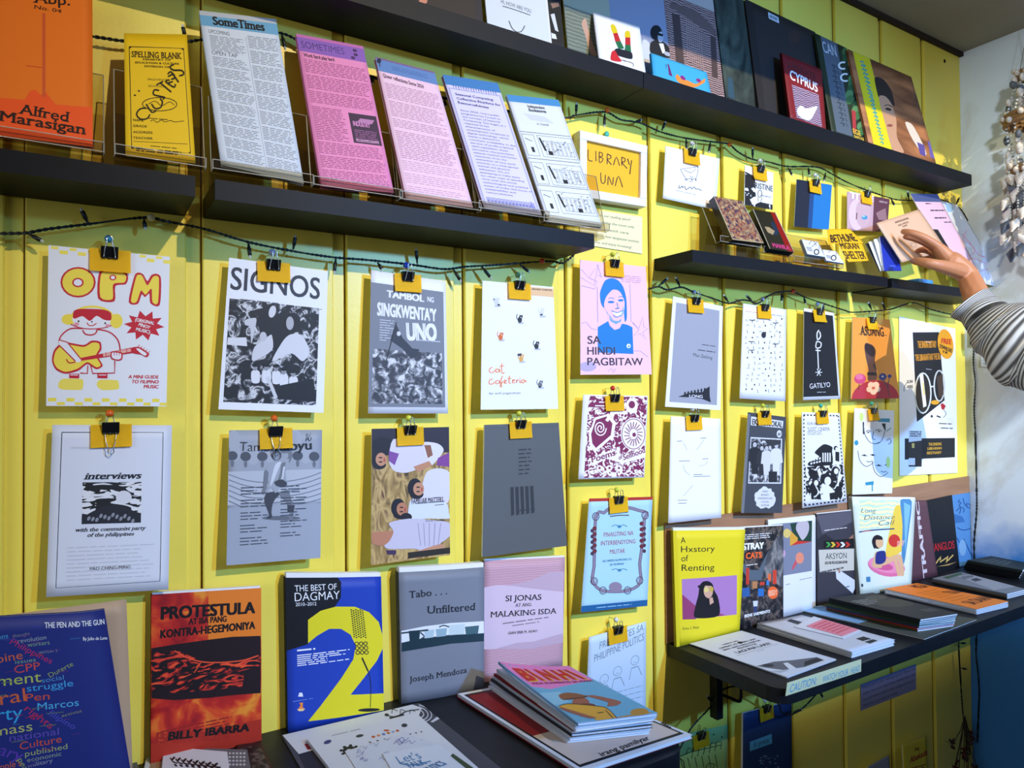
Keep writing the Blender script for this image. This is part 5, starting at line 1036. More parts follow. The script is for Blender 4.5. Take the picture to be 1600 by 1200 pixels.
# papers on the folding table
def a_lag(s):
    K = '26262c'
    for t_, u0, u1, v, h in (('LABAN NG', .3, .6, .2, .02), ('LAMBAT AT TUBIG LAW', .16, .86, .255, .026), ('SINO ANG NAG-AARI SA', .14, .86, .305, .026), ('PROYEKTO SA', .34, .7, .35, .026), ('LAGUNA LAKE!', .2, .86, .42, .045)): s.ut(K, t_, u0, v, u1, v, s.h*h, bold=.02)
    s.e(K, 578, 270, 18, 7); s.r('6a6a70', .12, .45, .92, .454); s.dash('8a8a90', .45, .48, .6, .49, 1)
    s.p('6a6b72', 680, 425, 800, 395, 920, 385, 1080, 365, 1130, 385, 1000, 430, 860, 450, 780, 440); s.p('26272d', 1000, 395, 1080, 370, 1120, 385, 1000, 425); s.p('b9bac0', 760, 460, 900, 450, 840, 470); s.e('3a3b42', 760, 420, 40, 10); s.p('e4e5ea', 860, 405, 890, 400, 950, 440, 900, 445)
for i in range(3):
    flat('flyer', 'g8', [v+(i*-4 if n % 2 else 0)+random.Random(i*9+n).uniform(-5, 5) for n, v in enumerate([245,282, 580,202, 1205,385, 880,505])], ZD+.001+i*.0012, a_lag if i == 2 else None, 'dcdee8', .0011, ['lowest white flyer of the sheets nearest the table end', 'middle white flyer of the sheets nearest the table end', 'top white flyer with lake drawing nearest the table end'][i], 'flyer', 'flyers on the folding table')
def a_new(s):
    s.p('26272c', 880, 125, 910, 113, 980, 132, 950, 148); s.p('26272c', 1330, 240, 1380, 226, 1480, 255, 1430, 275); s.dash('dcdde4', .12, .14, .2, .2, 2); s.dash('dcdde4', .55, .87, .75, .9, 1)
for i in range(2): flat('newspaper', 'g8', [v-(i*20 if n % 2 else -i*4) for n, v in enumerate([685,158, 975,108, 1590,270, 1308,352])], ZD+.0065+i*.0066, a_new if i else None, 'd5d6de', .006, ['lower folded white newspaper in the middle of folding table', 'upper folded white newspaper with black text blocks on folding table'][i], 'newspaper', 'folded newspapers', curl=lambda u, v: .0, cut=6)
flat('card', 'g8', [930,165, 1060,97, 1375,190, 1255,243], ZD+.0148, None, 'dfe1ea', .0008, 'white card under the pink note on the newspapers', 'card')
flat('paper_note', 'g8', [1010,160, 1122,114, 1355,183, 1245,226], ZD+.0158, lambda s: s.dash('d0505c', .1, .12, .92, .9, 6, .35, .1, (.1, .3)), 'f08c9c', .0006, 'pink note with handwriting lying on the newspapers', 'note')
# stack of dark magazines
flat('brochure', 'g7', [0,975, 345,895, 1265,1040, 890,1180], ZD+.0035, lambda s: (s.r('8ab4dc', 0, 0, .4, .5), s.r('4a4c40', .4, 0, 1, 1)), '5c5e52', .003, 'flat grey-green brochure with white edge under the dark magazine stack', 'brochure')
cols = ['5a5a30', 'd03a2c', '3a4a6a', '4a5a3c', '2c4434', '26302c', '24262a']
for i in range(7):
    k = 6-i
    def a_top(s): s.dash('8a8a84', .1, .2, .6, .4, 4, .5); s.dash('6a6a64', .6, .75, .9, .85, 3, .4); s.e('3a3d34', 700, 930, 140, 30); s.e('4a4a40', 560, 890, 80, 18)
    flat('magazine', 'g7', [v+(k*13 if n % 2 else -k*4)+random.Random(i*7+n).uniform(-6, 6)*(k > 0) for n, v in enumerate([210,888, 520,850, 1130,998, 862,1040])], ZD+.0085+i*.0052, a_top if k == 0 else None, cols[i], .0048, ['bottom olive magazine of dark stack', 'red-edged magazine second from bottom of dark stack', 'navy magazine third from bottom of dark stack', 'olive green magazine in the middle of dark stack', 'dark green magazine third from top of dark stack', 'blackish green magazine second from top of dark stack', 'black magazine with faint lettering on top of dark stack'][i], 'magazine', 'magazines in the dark stack')
def a_ora(s):
    K = '5a2808'
    for t_, x0, y0, x1, y1, h in (('MGA', 860, 820, 930, 805, 18), ('TULA', 1080, 860, 1150, 845, 16), ('SA DAAN', 1240, 935, 1380, 890, 20)): s.t(K, t_, x0, y0, x1, y1, h, b=.03)
    s.dash('c8701c', .2, .3, .8, .75, 6, .2, .4)
for i in range(4): flat('zine', 'g7', [v+((3-i)*11 if n % 2 else 0)+random.Random(i*5+n).uniform(-4, 4)*(i < 3) for n, v in enumerate([602,822, 835,782, 1492,912, 1262,968])], ZD+.0036+i*.0038, a_ora if i == 3 else None, 'f0801c' if i == 3 else 'd4d6de', .0034, ['lowest white zine under the orange one', 'second white zine under the orange one', 'white zine right beneath the orange one', 'bright orange zine on top of its stack on folding table'][i], 'zine', 'zines in the orange-topped stack')
def a_gra(s): s.p('3f5c46', 1030, 745, 1160, 705, 1180, 725, 1090, 760); s.p('9a9ca4', 1150, 740, 1300, 720, 1580, 810, 1420, 840); s.p('3a3c42', 1270, 770, 1310, 758, 1360, 775, 1310, 785); s.p('6a6c74', 1180, 745, 1270, 735, 1290, 750, 1220, 770)
for i in range(3): flat('magazine', 'g7', [v+((2-i)*13 if n % 2 else 0) for n, v in enumerate([945,748, 1150,702, 1610,825, 1480,858])], ZD+.0055+i*.0055, a_gra if i == 2 else None, ['3a3430', '8a7a64', '7c7f86'][i], .005, ['bottom dark magazine below the grey and green one', 'brown-edged magazine below the grey and green one', 'grey and green magazine between the orange and black stacks'][i], 'magazine', 'magazines in the grey-green stack')
for i in range(4): flat('book', 'g7', [v+((3-i)*14 if n % 2 else (3-i)*-8) for n, v in enumerate([1195,618, 1365,588, 1640,640, 1590,690])], ZD+.0085+i*.0085, (lambda s: s.dash('4a5a5a', .2, .2, .8, .7, 4)) if i == 3 else None, ['1a1c20', '22242a', '1c2024', '26302e'][i], .008, ['bottom black book of the stack by the right wall', 'second black book of the stack by the right wall', 'third black book of the stack by the right wall', 'top greenish black book of the stack by the right wall'][i], 'book', 'black books by the right wall')
# caution strip taped to the table's front edge
pq, q4 = quad('g8', [885,535, 1372,378, 1370,460, 873,622], -.2915, -.2915)
s = Sheet(*q4, pq, 'g8'); s.t('3f9ac8', 'CAUTION:', 898, 600, 1068, 545, 48, b=.0, sh=.1); s.t('3f9ac8', 'WATCH', 1108, 535, 1198, 505, 40, sh=.05); s.t('3f9ac8', 'YOUR', 1208, 505, 1280, 482, 38, sh=.05); s.t('3f9ac8', 'HEAD', 1298, 478, 1360, 455, 38, sh=.05)
tag(s.build('caution_strip', 'e6e2b0', .0004), 'pale yellow caution strip with blue handwriting taped to folding table edge', 'sign')
# ================================================================ upper shelf: record sleeves and books
def onshelf(nm, crop, tl, tr, br, bl, Yt, Yb, th, art, base, label, cat, z=ZU, **k):
    """tl, tr: seen top corners (may lie above the frame); bl, br: where the side edges meet the shelf front line"""
    a, b = at(*px(crop, *tl), Yt), at(*px(crop, *tr), Yt); c, d = at(*px(crop, *br), Yb), at(*px(crop, *bl), Yb)
    c.z = d.z = z+.0006
    return solid(nm, [a, b, c, d], crop, art, base, th, label, cat, **k)[0]
def record(crop, l, r, Yb, h, art, base, label, th=.004, lean=.04, cat='record', nm='record_sleeve', **k):
    d = at(*px(crop, *l), Yb); c = at(*px(crop, *r), Yb); c.z = d.z = ZU+.0006
    up = Vector((0, min(lean, -Yb-.008-th), h))
    return solid(nm, [d+up, c+up, c, d], crop, art, base, th, label, cat, **k)[0]
record('c2', (980, 10), (1425, 145), -.07, .3, lambda s: (s.e('c8846c', 1045, 5, 26, 22), s.r('26242c', .9, 0, 1, 1)), '2e2624', 'dark brown record sleeve at the left end of the upper shelf records')
def a_hi(s):
    K = '4a5058'
    s.t(K, 'HI, HOW ARE YOU', 332, 20, 520, 82, 24, b=.0); s.l(K, 5, 340, 38, 365, 45, 420, 62, 515, 95); s.l(K, 6, 380, 130, 400, 175, 430, 200, 460, 195, 480, 160)
record('c3', (250, 160), (640, 268), -.08, .19, a_hi, 'cfd6e0', 'white record sleeve with hand lettering and a thin curved line', lean=.03)
record('c3', (300, 160), (655, 270), -.07, .2, None, 'dcdde4', 'plain white sleeve edge right behind the hand-lettered one', lean=.03)
def a_suit(s):
    s.p('8a6a5c', 640, 20, 690, 15, 700, 50, 655, 60); s.p('0c0e14', 630, 60, 715, 40, 715, 270, 640, 260); s.p('d0d4dc', 640, 90, 665, 85, 690, 200, 670, 190); s.p('dfe2ea', 645, 205, 672, 215, 680, 245, 648, 240)
record('c3', (560, 220), (735, 292), -.06, .31, a_suit, '14161e', 'black record sleeve with a suited figure, left of the sea painting sleeve')
SEA = tex('print_sea', 'wave', 40, [(.2, '5e6a62'), (.7, '7d8578')], detail=3, distort=3)
def a_sea(s):
    s.r('a5a58e', 0, 0, 1, .62); s.r(SEA, 0, .62, 1, 1); s.sp('c09884', 835, 150, 848, 120, 862, 118, 872, 160, 895, 250, 930, 345, 890, 335, 860, 230)
record('c3', (757, 298), (1052, 385), -.058, .31, a_sea, '8e917c', 'record sleeve with raised arm over a painted grey-green sea')
def a_v(s):
    s.sp('d8c01c', 1012, 160, 1030, 152, 1045, 170, 1055, 205, 1028, 210); s.p('b8242a', 1028, 210, 1055, 205, 1075, 258, 1042, 262); s.p('1f6a44', 1042, 262, 1075, 258, 1098, 305, 1062, 308)
    s.sp('d8c01c', 1102, 205, 1115, 192, 1133, 200, 1136, 235, 1104, 235); s.p('b8242a', 1104, 235, 1136, 235, 1138, 285, 1104, 280); s.p('1f6a44', 1104, 280, 1138, 285, 1142, 328, 1100, 318)
    s.sp('1b1d2a', 1038, 312, 1060, 305, 1142, 328, 1148, 368, 1110, 365, 1038, 340); s.sp('c8242e', 1020, 325, 1040, 318, 1055, 345, 1080, 385, 1015, 375); s.l('2a2c34', 4, 1080, 375, 1150, 395, 1152, 415); s.l('2a2c34', 3, 1090, 380, 1098, 376, 1104, 388)
onshelf('book', 'c3', (908, 78), (1197, 165), (1237, 445), (945, 352), -.05, -.093, .004, a_v, 'e4e5ec', 'white square book with two striped fingers raised in a V', 'book')
def a_gp2(s):
    s.sp('c9cbd6', 1215, 255, 1255, 265, 1275, 340, 1275, 450, 1215, 430); s.sp('14161c', 1265, 270, 1300, 250, 1345, 262, 1395, 310, 1400, 365, 1270, 335); s.e('14161c', 1300, 205, 36, 48); s.e('b0b3be', 1328, 232, 18, 34); s.p('0c0d12', 1312, 205, 1345, 215, 1342, 228, 1312, 222); s.p('e0e2ea', 1318, 272, 1345, 272, 1358, 330, 1340, 335); s.e('a8abb6', 1370, 338, 24, 12, 25)
record('c3', (1035, 410), (1412, 510), -.056, .31, a_gp2, '8d92a8', 'grey-lilac record sleeve with seated man in dark glasses', spine='b8b9c4')
def a_etch(s):
    s.r('b6aaa4', .1, 0, 1, .25); s.p('6a5450', 250, 20, 330, 40, 390, 70, 470, 90, 560, 170, 635, 260, 640, 300, 520, 240, 350, 120, 250, 60)
    for i in range(3): s.p('4a3836', 265+i*160, 110+i*90, 330+i*150, 130+i*90, 370+i*140, 540+i*60, 300+i*150, 520+i*60) if i != 1 else None
    for k in range(8): s.l('a88880', 5, 385+k*17, 140+k*14, 400+k*18, 500+k*12, k=1)
record('c4', (282, 500), (718, 806), -.056, .31, a_etch, PH11, 'brown etching record sleeve showing a ruined columned facade')
DKG = tex('print_dark_green_fabric', 'noise', 10, [(.35, '1c2420'), (.5, '39443c'), (.62, '4d564c'), (.75, '232a2a')], detail=4, distort=2.5, stretch=(1, .3, 1), rot=.5)
record('c4', (728, 815), (985, 900), -.053, .31, lambda s: s.p('2c4a58', 728, 640, 770, 650, 790, 830, 735, 805), DKG, 'dark green record sleeve with draped cloth beside the etching sleeve', spine='8a8478')
def a_blk(s):
    s.p('ccd6e0', 1070, 105, 1158, 150, 1165, 207, 1078, 165)
    for i in range(6): s.p('26303c', 1085+i*11, 128+i*5, 1091+i*11, 131+i*5, 1093+i*11, 160+i*5, 1087+i*11, 157+i*5)
    s.l('4a3430', 8, 1250, 270, 1260, 380, 1290, 420); s.e('3c2c2a', 1300, 320, 40, 60); s.r('241f20', .0, .0, .1, 1)
onshelf('record_sleeve', 'c4', (872, -12), (1460, 268), (1525, 1065), (1000, 905), -.012, -.062, .006, a_blk, '2c2829', 'large black record sleeve with small white barcode sticker', 'record', pages=False, back=True)
def a_cyp(s):
    s.t('35181c', 'LIBERATE', 128, 430, 300, 512, 44, b=.0); s.t('eeeaf0', 'CYPRUS', 140, 505, 312, 590, 58, b=.025)
    s.p(WAVES, 150, 540, 318, 605, 338, 795, 180, 740); s.sp('e6e8f0', 185, 690, 210, 670, 240, 690, 310, 675, 290, 720, 270, 750, 240, 755, 190, 725)
onshelf('book', 'c5', (85, 330), (335, 435), (364, 808), (140, 738), -.055, -.094, .006, a_cyp, '7d1820', 'dark red book with white title leaning on the black record', 'book', spine='5a0e14')
def a_can(s):
    s.p('55606c', 328, 225, 430, 268, 530, 852, 428, 820); s.t('c6ccd4', 'CAN', 348, 320, 432, 352, 58, b=.0)
    R_ = random.Random(2)
    for i in range(12): y = 400+i*33; x = 390+i*5.5; s.l('26303a', 7, x+R_.uniform(0, 8), y, x+28, y+8, x+18, y+24, k=1); s.l('2c3640', 4, x+38, y+6, x+48, y+26, k=1)
    for i in range(16): s.e(['3f6a3c', '2c5430', '5a8452'][i % 3], 455+R_.uniform(0, 75)+i*6, 320+i*33, 24, 30, 30)
    s.ring('e0e4e0', 468, 405, 26, 20, 10, a0=60, a1=300); s.ring('e0e4e0', 482, 478, 28, 22, 10, a0=60, a1=300); s.p('a83438', 520, 680, 545, 690, 550, 830, 530, 830); s.t('d8b03c', 'EGE', 532, 832, 580, 850, 30, b=.03); s.t('d8b03c', 'BAMYASI', 540, 858, 600, 878, 16, b=.03)
onshelf('record_sleeve', 'c5', (290, 205), (490, 300), (612, 890), (402, 818), -.022, -.075, .005, a_can, '22301f', 'record sleeve with grey lettered side band over green leaves', 'record', pages=False)
def a_wood(s):
    s.p('d8c81c', 530, 322, 637, 368, 776, 935, 660, 900)
    R_ = random.Random(5)
    for i in range(22): y = 380+i*24; x = 565+i*6.1; s.l('2f9a9a', 8, x+8, y, x+32+R_.uniform(-6, 6), y+4, x+22, y+18, k=1)
    for i in range(16): y = 400+i*26; x = 595+i*6.1; s.l('2f9a9a', 6, x, y, x+18, y+10, k=1)
    s.sp('2b211f', 665, 480, 720, 490, 770, 560, 790, 650, 770, 640, 720, 590, 690, 600); s.sp('c09070', 690, 600, 730, 592, 770, 640, 800, 740, 805, 850, 850, 950, 780, 935, 730, 760); s.e('2b1c18', 750, 672, 20, 8, 15); s.l('2b1c18', 5, 725, 650, 750, 645, 775, 660); s.e('8a4a40', 760, 775, 18, 9)
    s.sp('d8c8b8', 855, 755, 900, 770, 960, 880, 990, 960, 960, 950, 900, 860); s.p('5a4a90', 930, 880, 975, 900, 985, 975, 950, 960); s.p('6a5aa0', 995, 870, 1010, 880, 1040, 990, 1015, 980)
onshelf('record_sleeve', 'c5', (495, 305), (895, 480), (1058, 1020), (632, 895), -.03, -.083, .005, a_wood, PH12, 'brown record sleeve with woman\'s face and yellow lettered band', 'record', pages=False)
def a_sky(s):
    s.sp('e08a3c', 300, 640, 320, 620, 350, 660, 400, 670, 470, 700, 540, 655, 535, 690, 450, 730, 330, 690); s.e('8a2a7a', 362, 650, 26, 14, 40); s.e('8a2a7a', 490, 670, 22, 14, 30); s.p('6a2a6a', 232, 530, 245, 540, 275, 640, 245, 625); s.l('3a3a3c', 4, 212, 545, 222, 540, 220, 570)
onshelf('book', 'c4', (92, 440), (555, 602), (592, 765), (110, 618), -.07, -.096, .005, a_sky, '3fa6d8', 'bright sky-blue book with orange doodle at the shelf front', 'book', spine='3a9ccc')
# ================================================================ pamphlets in clear acrylic stands on the middle shelves
def strip(bm, prof, x0, x1, t, mi=0):
    """a bent sheet: profile in (y, z), extruded along x, t thick"""
    n = len(prof); P2 = [Vector((0, p[0], p[1])) for p in prof]; off = []
    for i in range(n):
        d = (P2[min(i+1, n-1)]-P2[max(i-1, 0)]).normalized(); off.append(P2[i]+Vector((0, -d.z, d.y))*t)
    for i in range(n-1):
        q_ = [P2[i], P2[i+1], off[i+1], off[i]]
        prism(bm, [Vector((x0, p.y, p.z)) for p in q_], Vector((x1-x0, 0, 0)), mi)
def stand_obj(nm, x0, x1, zs, zb, yb, hb, label, lean=.42, lip=.012, group='clear acrylic stands'):
    """zs: shelf top; zb, yb: crease where the printed thing sits; hb: height of the back panel"""
    bm = bmesh.new(); yt = yb+hb*lean
    strip(bm, [(yb-.012, zb+lip), (yb-.012, zb), (yb, zb-.0015), (yt, zb+hb)], x0, x1, .0016)
    bmesh.ops.recalc_face_normals(bm, faces=bm.faces[:]); o = obj(nm, bm, ACRY); tag(o, label, 'stand', group)
    if zb-zs > .006:
        bm = bmesh.new(); strip(bm, [(yb+.006, zb-.003), (yb+.002, zs+.0022), (min(-.006, yt+.0), zs+.0022)], x0, x1, .0016); strip(bm, [(min(-.006, yt), zs+.0022), (min(-.004, yb+hb*.5*lean+.004), zb+hb*.5)], x0, x1, .0016)
        bmesh.ops.recalc_face_normals(bm, faces=bm.faces[:]); obj('stand_foot', bm, ACRY, o)
    for x in (x0, x1):
        bm = bmesh.new(); tube(bm, [(x, yb-.0125, zb+lip), (x, yb-.0125, zb-.0005), (x, yb, zb-.002), (x, yt, zb+hb)], .0008, 4); obj('polished_edge', bm, ACRE, o)
    for y, z in ((yt, zb+hb), (yb-.0125, zb+lip), (yb-.0125, zb)):
        bm = bmesh.new(); tube(bm, [(x0, y, z), (x1, y, z)], .0007, 4); obj('polished_edge', bm, ACRE, o)
    return o
def pamphlet(crop, c8, Yt, Yb, th, art, base, label, cat, sides=None, nm='pamphlet', sl=None, hb=.112, **k):
    pp = [px(crop, *c8[i:i+2]) if not isinstance(c8[i], tuple) else px(*c8[i]) for i in range(0, 8, 2)] if not isinstance(c8[0], tuple) else [px(*t_) for t_ in c8]
    q4 = [at(*pp[0], Yt), at(*pp[1], Yt), at(*pp[2], Yb), at(*pp[3], Yb)]
    o, s = solid(nm, q4, crop, art, base, th, label, cat, pm=mat(sides) if sides else None, **k)
    zb = (q4[2].z+q4[3].z)/2-.003; lean = (Yt-Yb)/((q4[0].z+q4[1].z)/2-zb)
    if sl: stand_obj('acrylic_stand', q4[3].x-.012, q4[2].x+.012, ZS, zb, Yb-.0005+th+.0015, hb, sl, lean)
    return o
def a_alf(s):
    s.p('fa5a1e', -60, 615, 130, 630, 165, 575, 200, 570, 230, 600, 265, 585, 330, 660, 578, 680, 580, 920, -60, 840); s.p('d8582c', 243, 90, 262, 90, 262, 620, 243, 610); s.l('d04a1c', 5, 140, 420, 240, 432, k=1)
    K = '241210'
    s.t(K, 'Abp.', 185, 20, 425, 40, 62, b=.01, serif=True); s.t(K, 'No. 04', 188, 50, 366, 84, 28, b=.0, serif=True) if False else s.t(K, 'No. 04', 188, 58, 366, 88, 22, serif=True); s.t(K, 'Alfred', 90, 712, 418, 768, 58, b=.012, serif=True); s.t(K, 'Marasigan', -30, 755, 532, 845, 58, b=.012, serif=True)
pamphlet('c1', [('c1', -330, -200), ('c1', 576, -110), ('c1', 580, 918), ('c1', -330, 812)], -.04, -.092, .005, a_alf, 'f57a1a', 'orange book with black serif lettering at top left', 'book', nm='book', sl='clear acrylic stand holding the orange book')
def a_spe(s):
    K = '3a2c08'
    s.l(K, 5, 805, 288, 1145, 298, 1188, 955, 820, 925, k=1, close=True)
    for x, y, a, b in ((805, 288, 20, 14), (1145, 298, -20, 14), (1188, 955, -18, -14), (820, 925, 18, -14)): s.p(K, x, y, x+a, y, x, y+b)
    s.t(K, 'SPELLING BLANK', 818, 350, 1132, 362, 34, b=.02, serif=True); s.t(K, 'MINISTRY OF', 886, 370, 1062, 374, 11, b=.02); s.t(K, 'EDUCATION & CULTURE', 840, 389, 1115, 397, 11, b=.02); s.t(K, 'DIVISION OF', 895, 411, 1055, 417, 11, b=.02); s.t(K, 'PROVINCE', 915, 492, 1040, 496, 12); s.t(K, 'SCHOOL', 918, 532, 1030, 536, 12)
    for t_, y, x1 in (('NAME', 748, 890), ('GRADE', 785, 910), ('ADDRESS', 825, 945), ('TEACHER', 862, 945)): s.t(K, t_, 828, y, x1, y+4, 14, b=.01)
    s.l(K, 4, 930, 748, 950, 740, 970, 755, 1000, 740, 1020, 752, 1060, 742, 1080, 752, 1145, 745); s.l(K, 3, 830, 878, 1168, 894, k=1); s.dash(K, .35, .9, .75, .91, 1); s.dash(K, .15, .925, .8, .96, 2); s.ring(K, 990, 640, 108, 42, 5); s.l(K, 4, 920, 640, 960, 620, 1000, 650, 1050, 625, 1080, 645); s.dash(K, .33, .685, .62, .695, 1)
    I = '241a10'; w = 9
    for f in ((905, 665, 868, 672, 848, 705, 870, 735, 910, 732, 928, 705), (905, 640, 940, 692, 968, 678), (938, 640, 960, 668, 995, 660, 1005, 625, 990, 605), (985, 555, 955, 552, 950, 580, 985, 590, 1020, 598, 1008, 610), (968, 520, 1010, 498, 990, 510), (992, 508, 1062, 565), (1052, 490, 1025, 500, 1080, 535, 1088, 515), (1040, 510, 1072, 500), (1040, 455, 1060, 440, 1085, 470, 1110, 505), (1042, 470, 1078, 455, 1082, 480, 1062, 485), (1080, 395, 1055, 410, 1075, 430, 1130, 432, 1145, 455, 1115, 465)): s.l(I, w, *f)
    for x, y in ((838, 585), (862, 558)): s.e(I, x, y, 7, 5)
pamphlet('c1', [775,208, 1168,215, 1222,1020, 785,975], -.045, -.094, .004, a_spe, 'f0c41a', 'small yellow spelling pamphlet with black scrawl between orange book and tall newsletter', 'pamphlet', sides='d8a818', sl='clear acrylic stand holding the yellow spelling pamphlet', hb=.125)
def a_st1(s):
    s.r('6aa6cc', 0, .03, 1, .1); s.r('b9bfc8', 0, 0, 1, .03); s.ut('16181e', 'SomeTimes', .15, .085, .82, .085, .0135, bold=.035, serif=True)
    K = '74767f'; s.ut('5a5c68', 'UPCOMING', .08, .145, .34, .145, .006); s.ut('5a5c68', 'OPEN TAP', .08, .285, .4, .285, .0065)
    s.dash(K, .08, .16, .53, .26, 11, .34, .3, (.05, .12), 1); s.dash(K, .08, .3, .53, .95, 62, .34, .2, (.05, .12), 2, 7); s.dash(K, .57, .13, .97, .95, 78, .34, .2, (.05, .12), 3, 9); s.r('9a9ca8', .545, .14, .55, .95); s.e('16181e', 1515, 400, 10, 8) if False else None
pamphlet('c1', [('c1', 1245, 65), ('c2', 125, 120), ('c2', 300, 1150), ('c1', 1385, 1030)], -.035, -.092, .006, a_st1, 'd3dcea', 'tall pale blue newsletter with dense columns and blue title band', 'newsletter', nm='newsletter', sl='clear acrylic stand holding the pale blue newsletter')
def a_st2(s):
    s.r('8a5cb0', 0, .02, 1, .115); s.r('c06aa8', 0, 0, 1, .02); s.ut('3a2a6a', 'SOMETIMES', .05, .09, .68, .085, .0115, bold=-.01); s.ut('2c1830', 'Work hard play hard', .06, .15, .5, .148, .006, bold=.02)
    for u, v in ((.82, .04), (.82, .07), (.77, .095)): s.ut('2c1830', 'o', u, v+.01, u+.06, v+.01, .006, bold=.06)
    K = '9c4876'; s.dash(K, .05, .165, .96, .46, 25, .4, .1, (.04, .1), 4, 9); s.dash(K, .05, .48, .5, .7, 19, .4, .2, (.06, .14), 5); s.dash(K, .05, .71, .96, .97, 23, .4, .1, (.04, .1), 6, 8)
    s.r('3c2440', .56, .49, .97, .69); s.ut('d88ac0', 'INDUSTRY', .6, .575, .85, .575, .008, bold=.04); s.up('b87aa8', .66, .55, .72, .52, .93, .52, .88, .55); s.dash('9a5a8a', .6, .6, .93, .66, 5, .4); s.ut('d8a0c8', 'PROGRAM/PROGRAMME', .6, .68, .93, .68, .005, bold=.03)
pamphlet('c2', [('c2', 250, 210), ('c2', 670, 290), ('c2', 862, 1205), ('c2', 408, 1165)], -.035, -.094, .007, a_st2, 'e68ab8', 'hot pink newsletter with purple title band', 'newsletter', sides='b8487a', nm='newsletter', sl='clear acrylic stand holding the hot pink newsletter')
def a_st3(s):
    s.r('5f82b8', 0, .0, 1, .1); s.r('7a5a8a', .0, .0, 1, .012); s.e('1a2440', 768, 378, 14, 14); s.l('1a2440', 5, 770, 385, 775, 412, k=1); s.dash('3a5a98', .25, .04, .85, .075, 3, .3)
    s.ut('5a2c48', 'Queer reflections Some 2024', .06, .14, .72, .155, .007, bold=.02); K = 'b07a98'; s.dash(K, .06, .18, .94, .5, 25, .38, .15, (.05, .12), 7, 10); s.dash(K, .06, .52, .94, .72, 15, .38, .15, (.05, .12), 8); s.dash('c89ab0', .06, .73, .94, .95, 15, .38, .15, (.05, .12), 9, 6)
pamphlet('c2', [('c2', 745, 355), ('c2', 1115, 450), ('d3', 760, 285), ('d3', 360, 230)], -.035, -.094, .007, a_st3, 'ecc4d8', 'pale pink newsletter with slate blue band', 'newsletter', sides='b85a5c', nm='newsletter', sl='clear acrylic stand holding the pale pink newsletter')
def a_st4(s):
    s.r('3a78b4', 0, 0, 1, .075); L_ = '5a5aa0'
    for i in range(18): s.up(L_, .12+i*.045, .075, .14+i*.045, .075, .13+i*.045, .1+(i % 3)*.006)
    s.frame('6a6ab0', .04, .1, .96, .97, .0008); K = '4a3c78'
    for i, t_ in enumerate(('Seasonal Computing:', 'Collective Rhythms for', 'Resourcefulness')): s.ut(K, t_, .12, .15+i*.032, .12+.036*len(t_), .15+i*.034, .0046, bold=.012)
    L2 = ['Since 2024, Una’s public', 'programme has focused on', 'the concept of Seasonal', 'Computing. This began as a', 'response to key', 'characteristics of', 'contemporary tendencies in', 'digital technology, which', 'foster a demand for', 'constant availability in the', 'service of profit-oriented', 'tech-capitalism, these', 'pervasive characteristics', 'exhaust material and human', 'resources, from the', 'extraction of rare earth', 'minerals to a wide-spread', 'mental and physical', 'exhaustion. We are', 'attempting to make space', 'for other ways of spending', 'time with the social,', 'technological and political', 'issues of today that focus on', 'sustainability and', 'resourcefulness.']
    for i, t_ in enumerate(L2): s.ut(K, t_, .12, .27+i*.0245, .12+.029*len(t_), .27+i*.0245, .0031)
    for i in range(14): u = .09+i*.06; s.frame(L_, u, .915, u+.05, .96, .0008); s.up(L_, u+.01, .95, u+.025, .92, u+.04, .95)
    s.up('8a8ac8', .86, .9, .94, .97, .86, .97)
pamphlet('c2', [('c2', 1165, 465), ('c2', 1510, 520), ('d3', 1170, 330), ('d3', 825, 285)], -.035, -.094, .007, a_st4, 'd4cdee', 'lavender newsletter with bright blue band and bordered text', 'newsletter', sides='7a4458', nm='newsletter', sl='clear acrylic stand holding the lavender newsletter')
def a_st5(s):
    s.r('3f86bc', 0, 0, 1, .055); K = '2a2c34'; s.ut(K, 'Independent', .33, .09, .66, .09, .006, bold=.02); s.ut(K, 'Bookstores', .33, .12, .66, .12, .006, bold=.02)
    s.up('c9cbd4', .2, .14, .6, .15, .75, .2, .3, .19); s.ut(K, 'in hotel', .4, .225, .62, .225, .005)
    for (a, b, c, d) in ((.02, .29, .98, .3), (.02, .5, .98, .505), (.02, .71, .98, .715), (.02, .5, .98, .505)): s.r('4a4c56', a, b, c, b+.004)
    R_ = random.Random(8)
    for j in range(3):
        v0 = .31+j*.22
        s.frame('3a3c46', .04, v0, .26, v0+.17, .0007); s.frame('3a3c46', .32, v0, .98, v0+.17, .0007)
        for i in range(34): u = R_.uniform(.34, .9); v = R_.uniform(v0+.01, v0+.14); s.up('3a3c46', u, v, u+R_.uniform(.01, .07), v+R_.uniform(-.01, .02), u+.01, v+.006)
        for i in range(7): s.frame('3a3c46', .4+i*.08, v0+.04, .46+i*.08, v0+.15, .0005)
        s.up('16181e', .34, v0+.02, .37, v0+.02, .42, v0+.12, .38, v0+.12); s.r('16181e', .44+j*.1, v0+.12, .52+j*.1, v0+.15); s.up('3a3c46', .08, v0+.03, .2, v0+.05, .2, v0+.055, .08, v0+.036)
        s.r('16181e', .14, v0+.1, .19, v0+.14)
pamphlet('c3', [('c3', 365, 590), ('c3', 690, 625), ('d3', 1530, 400), ('d3', 1205, 370)], -.035, -.094, .006, a_st5, 'd9dbe2', 'white comic-panel newsletter with blue band at the shelf end', 'newsletter', nm='newsletter', sl='clear acrylic stand holding the comic-panel newsletter')
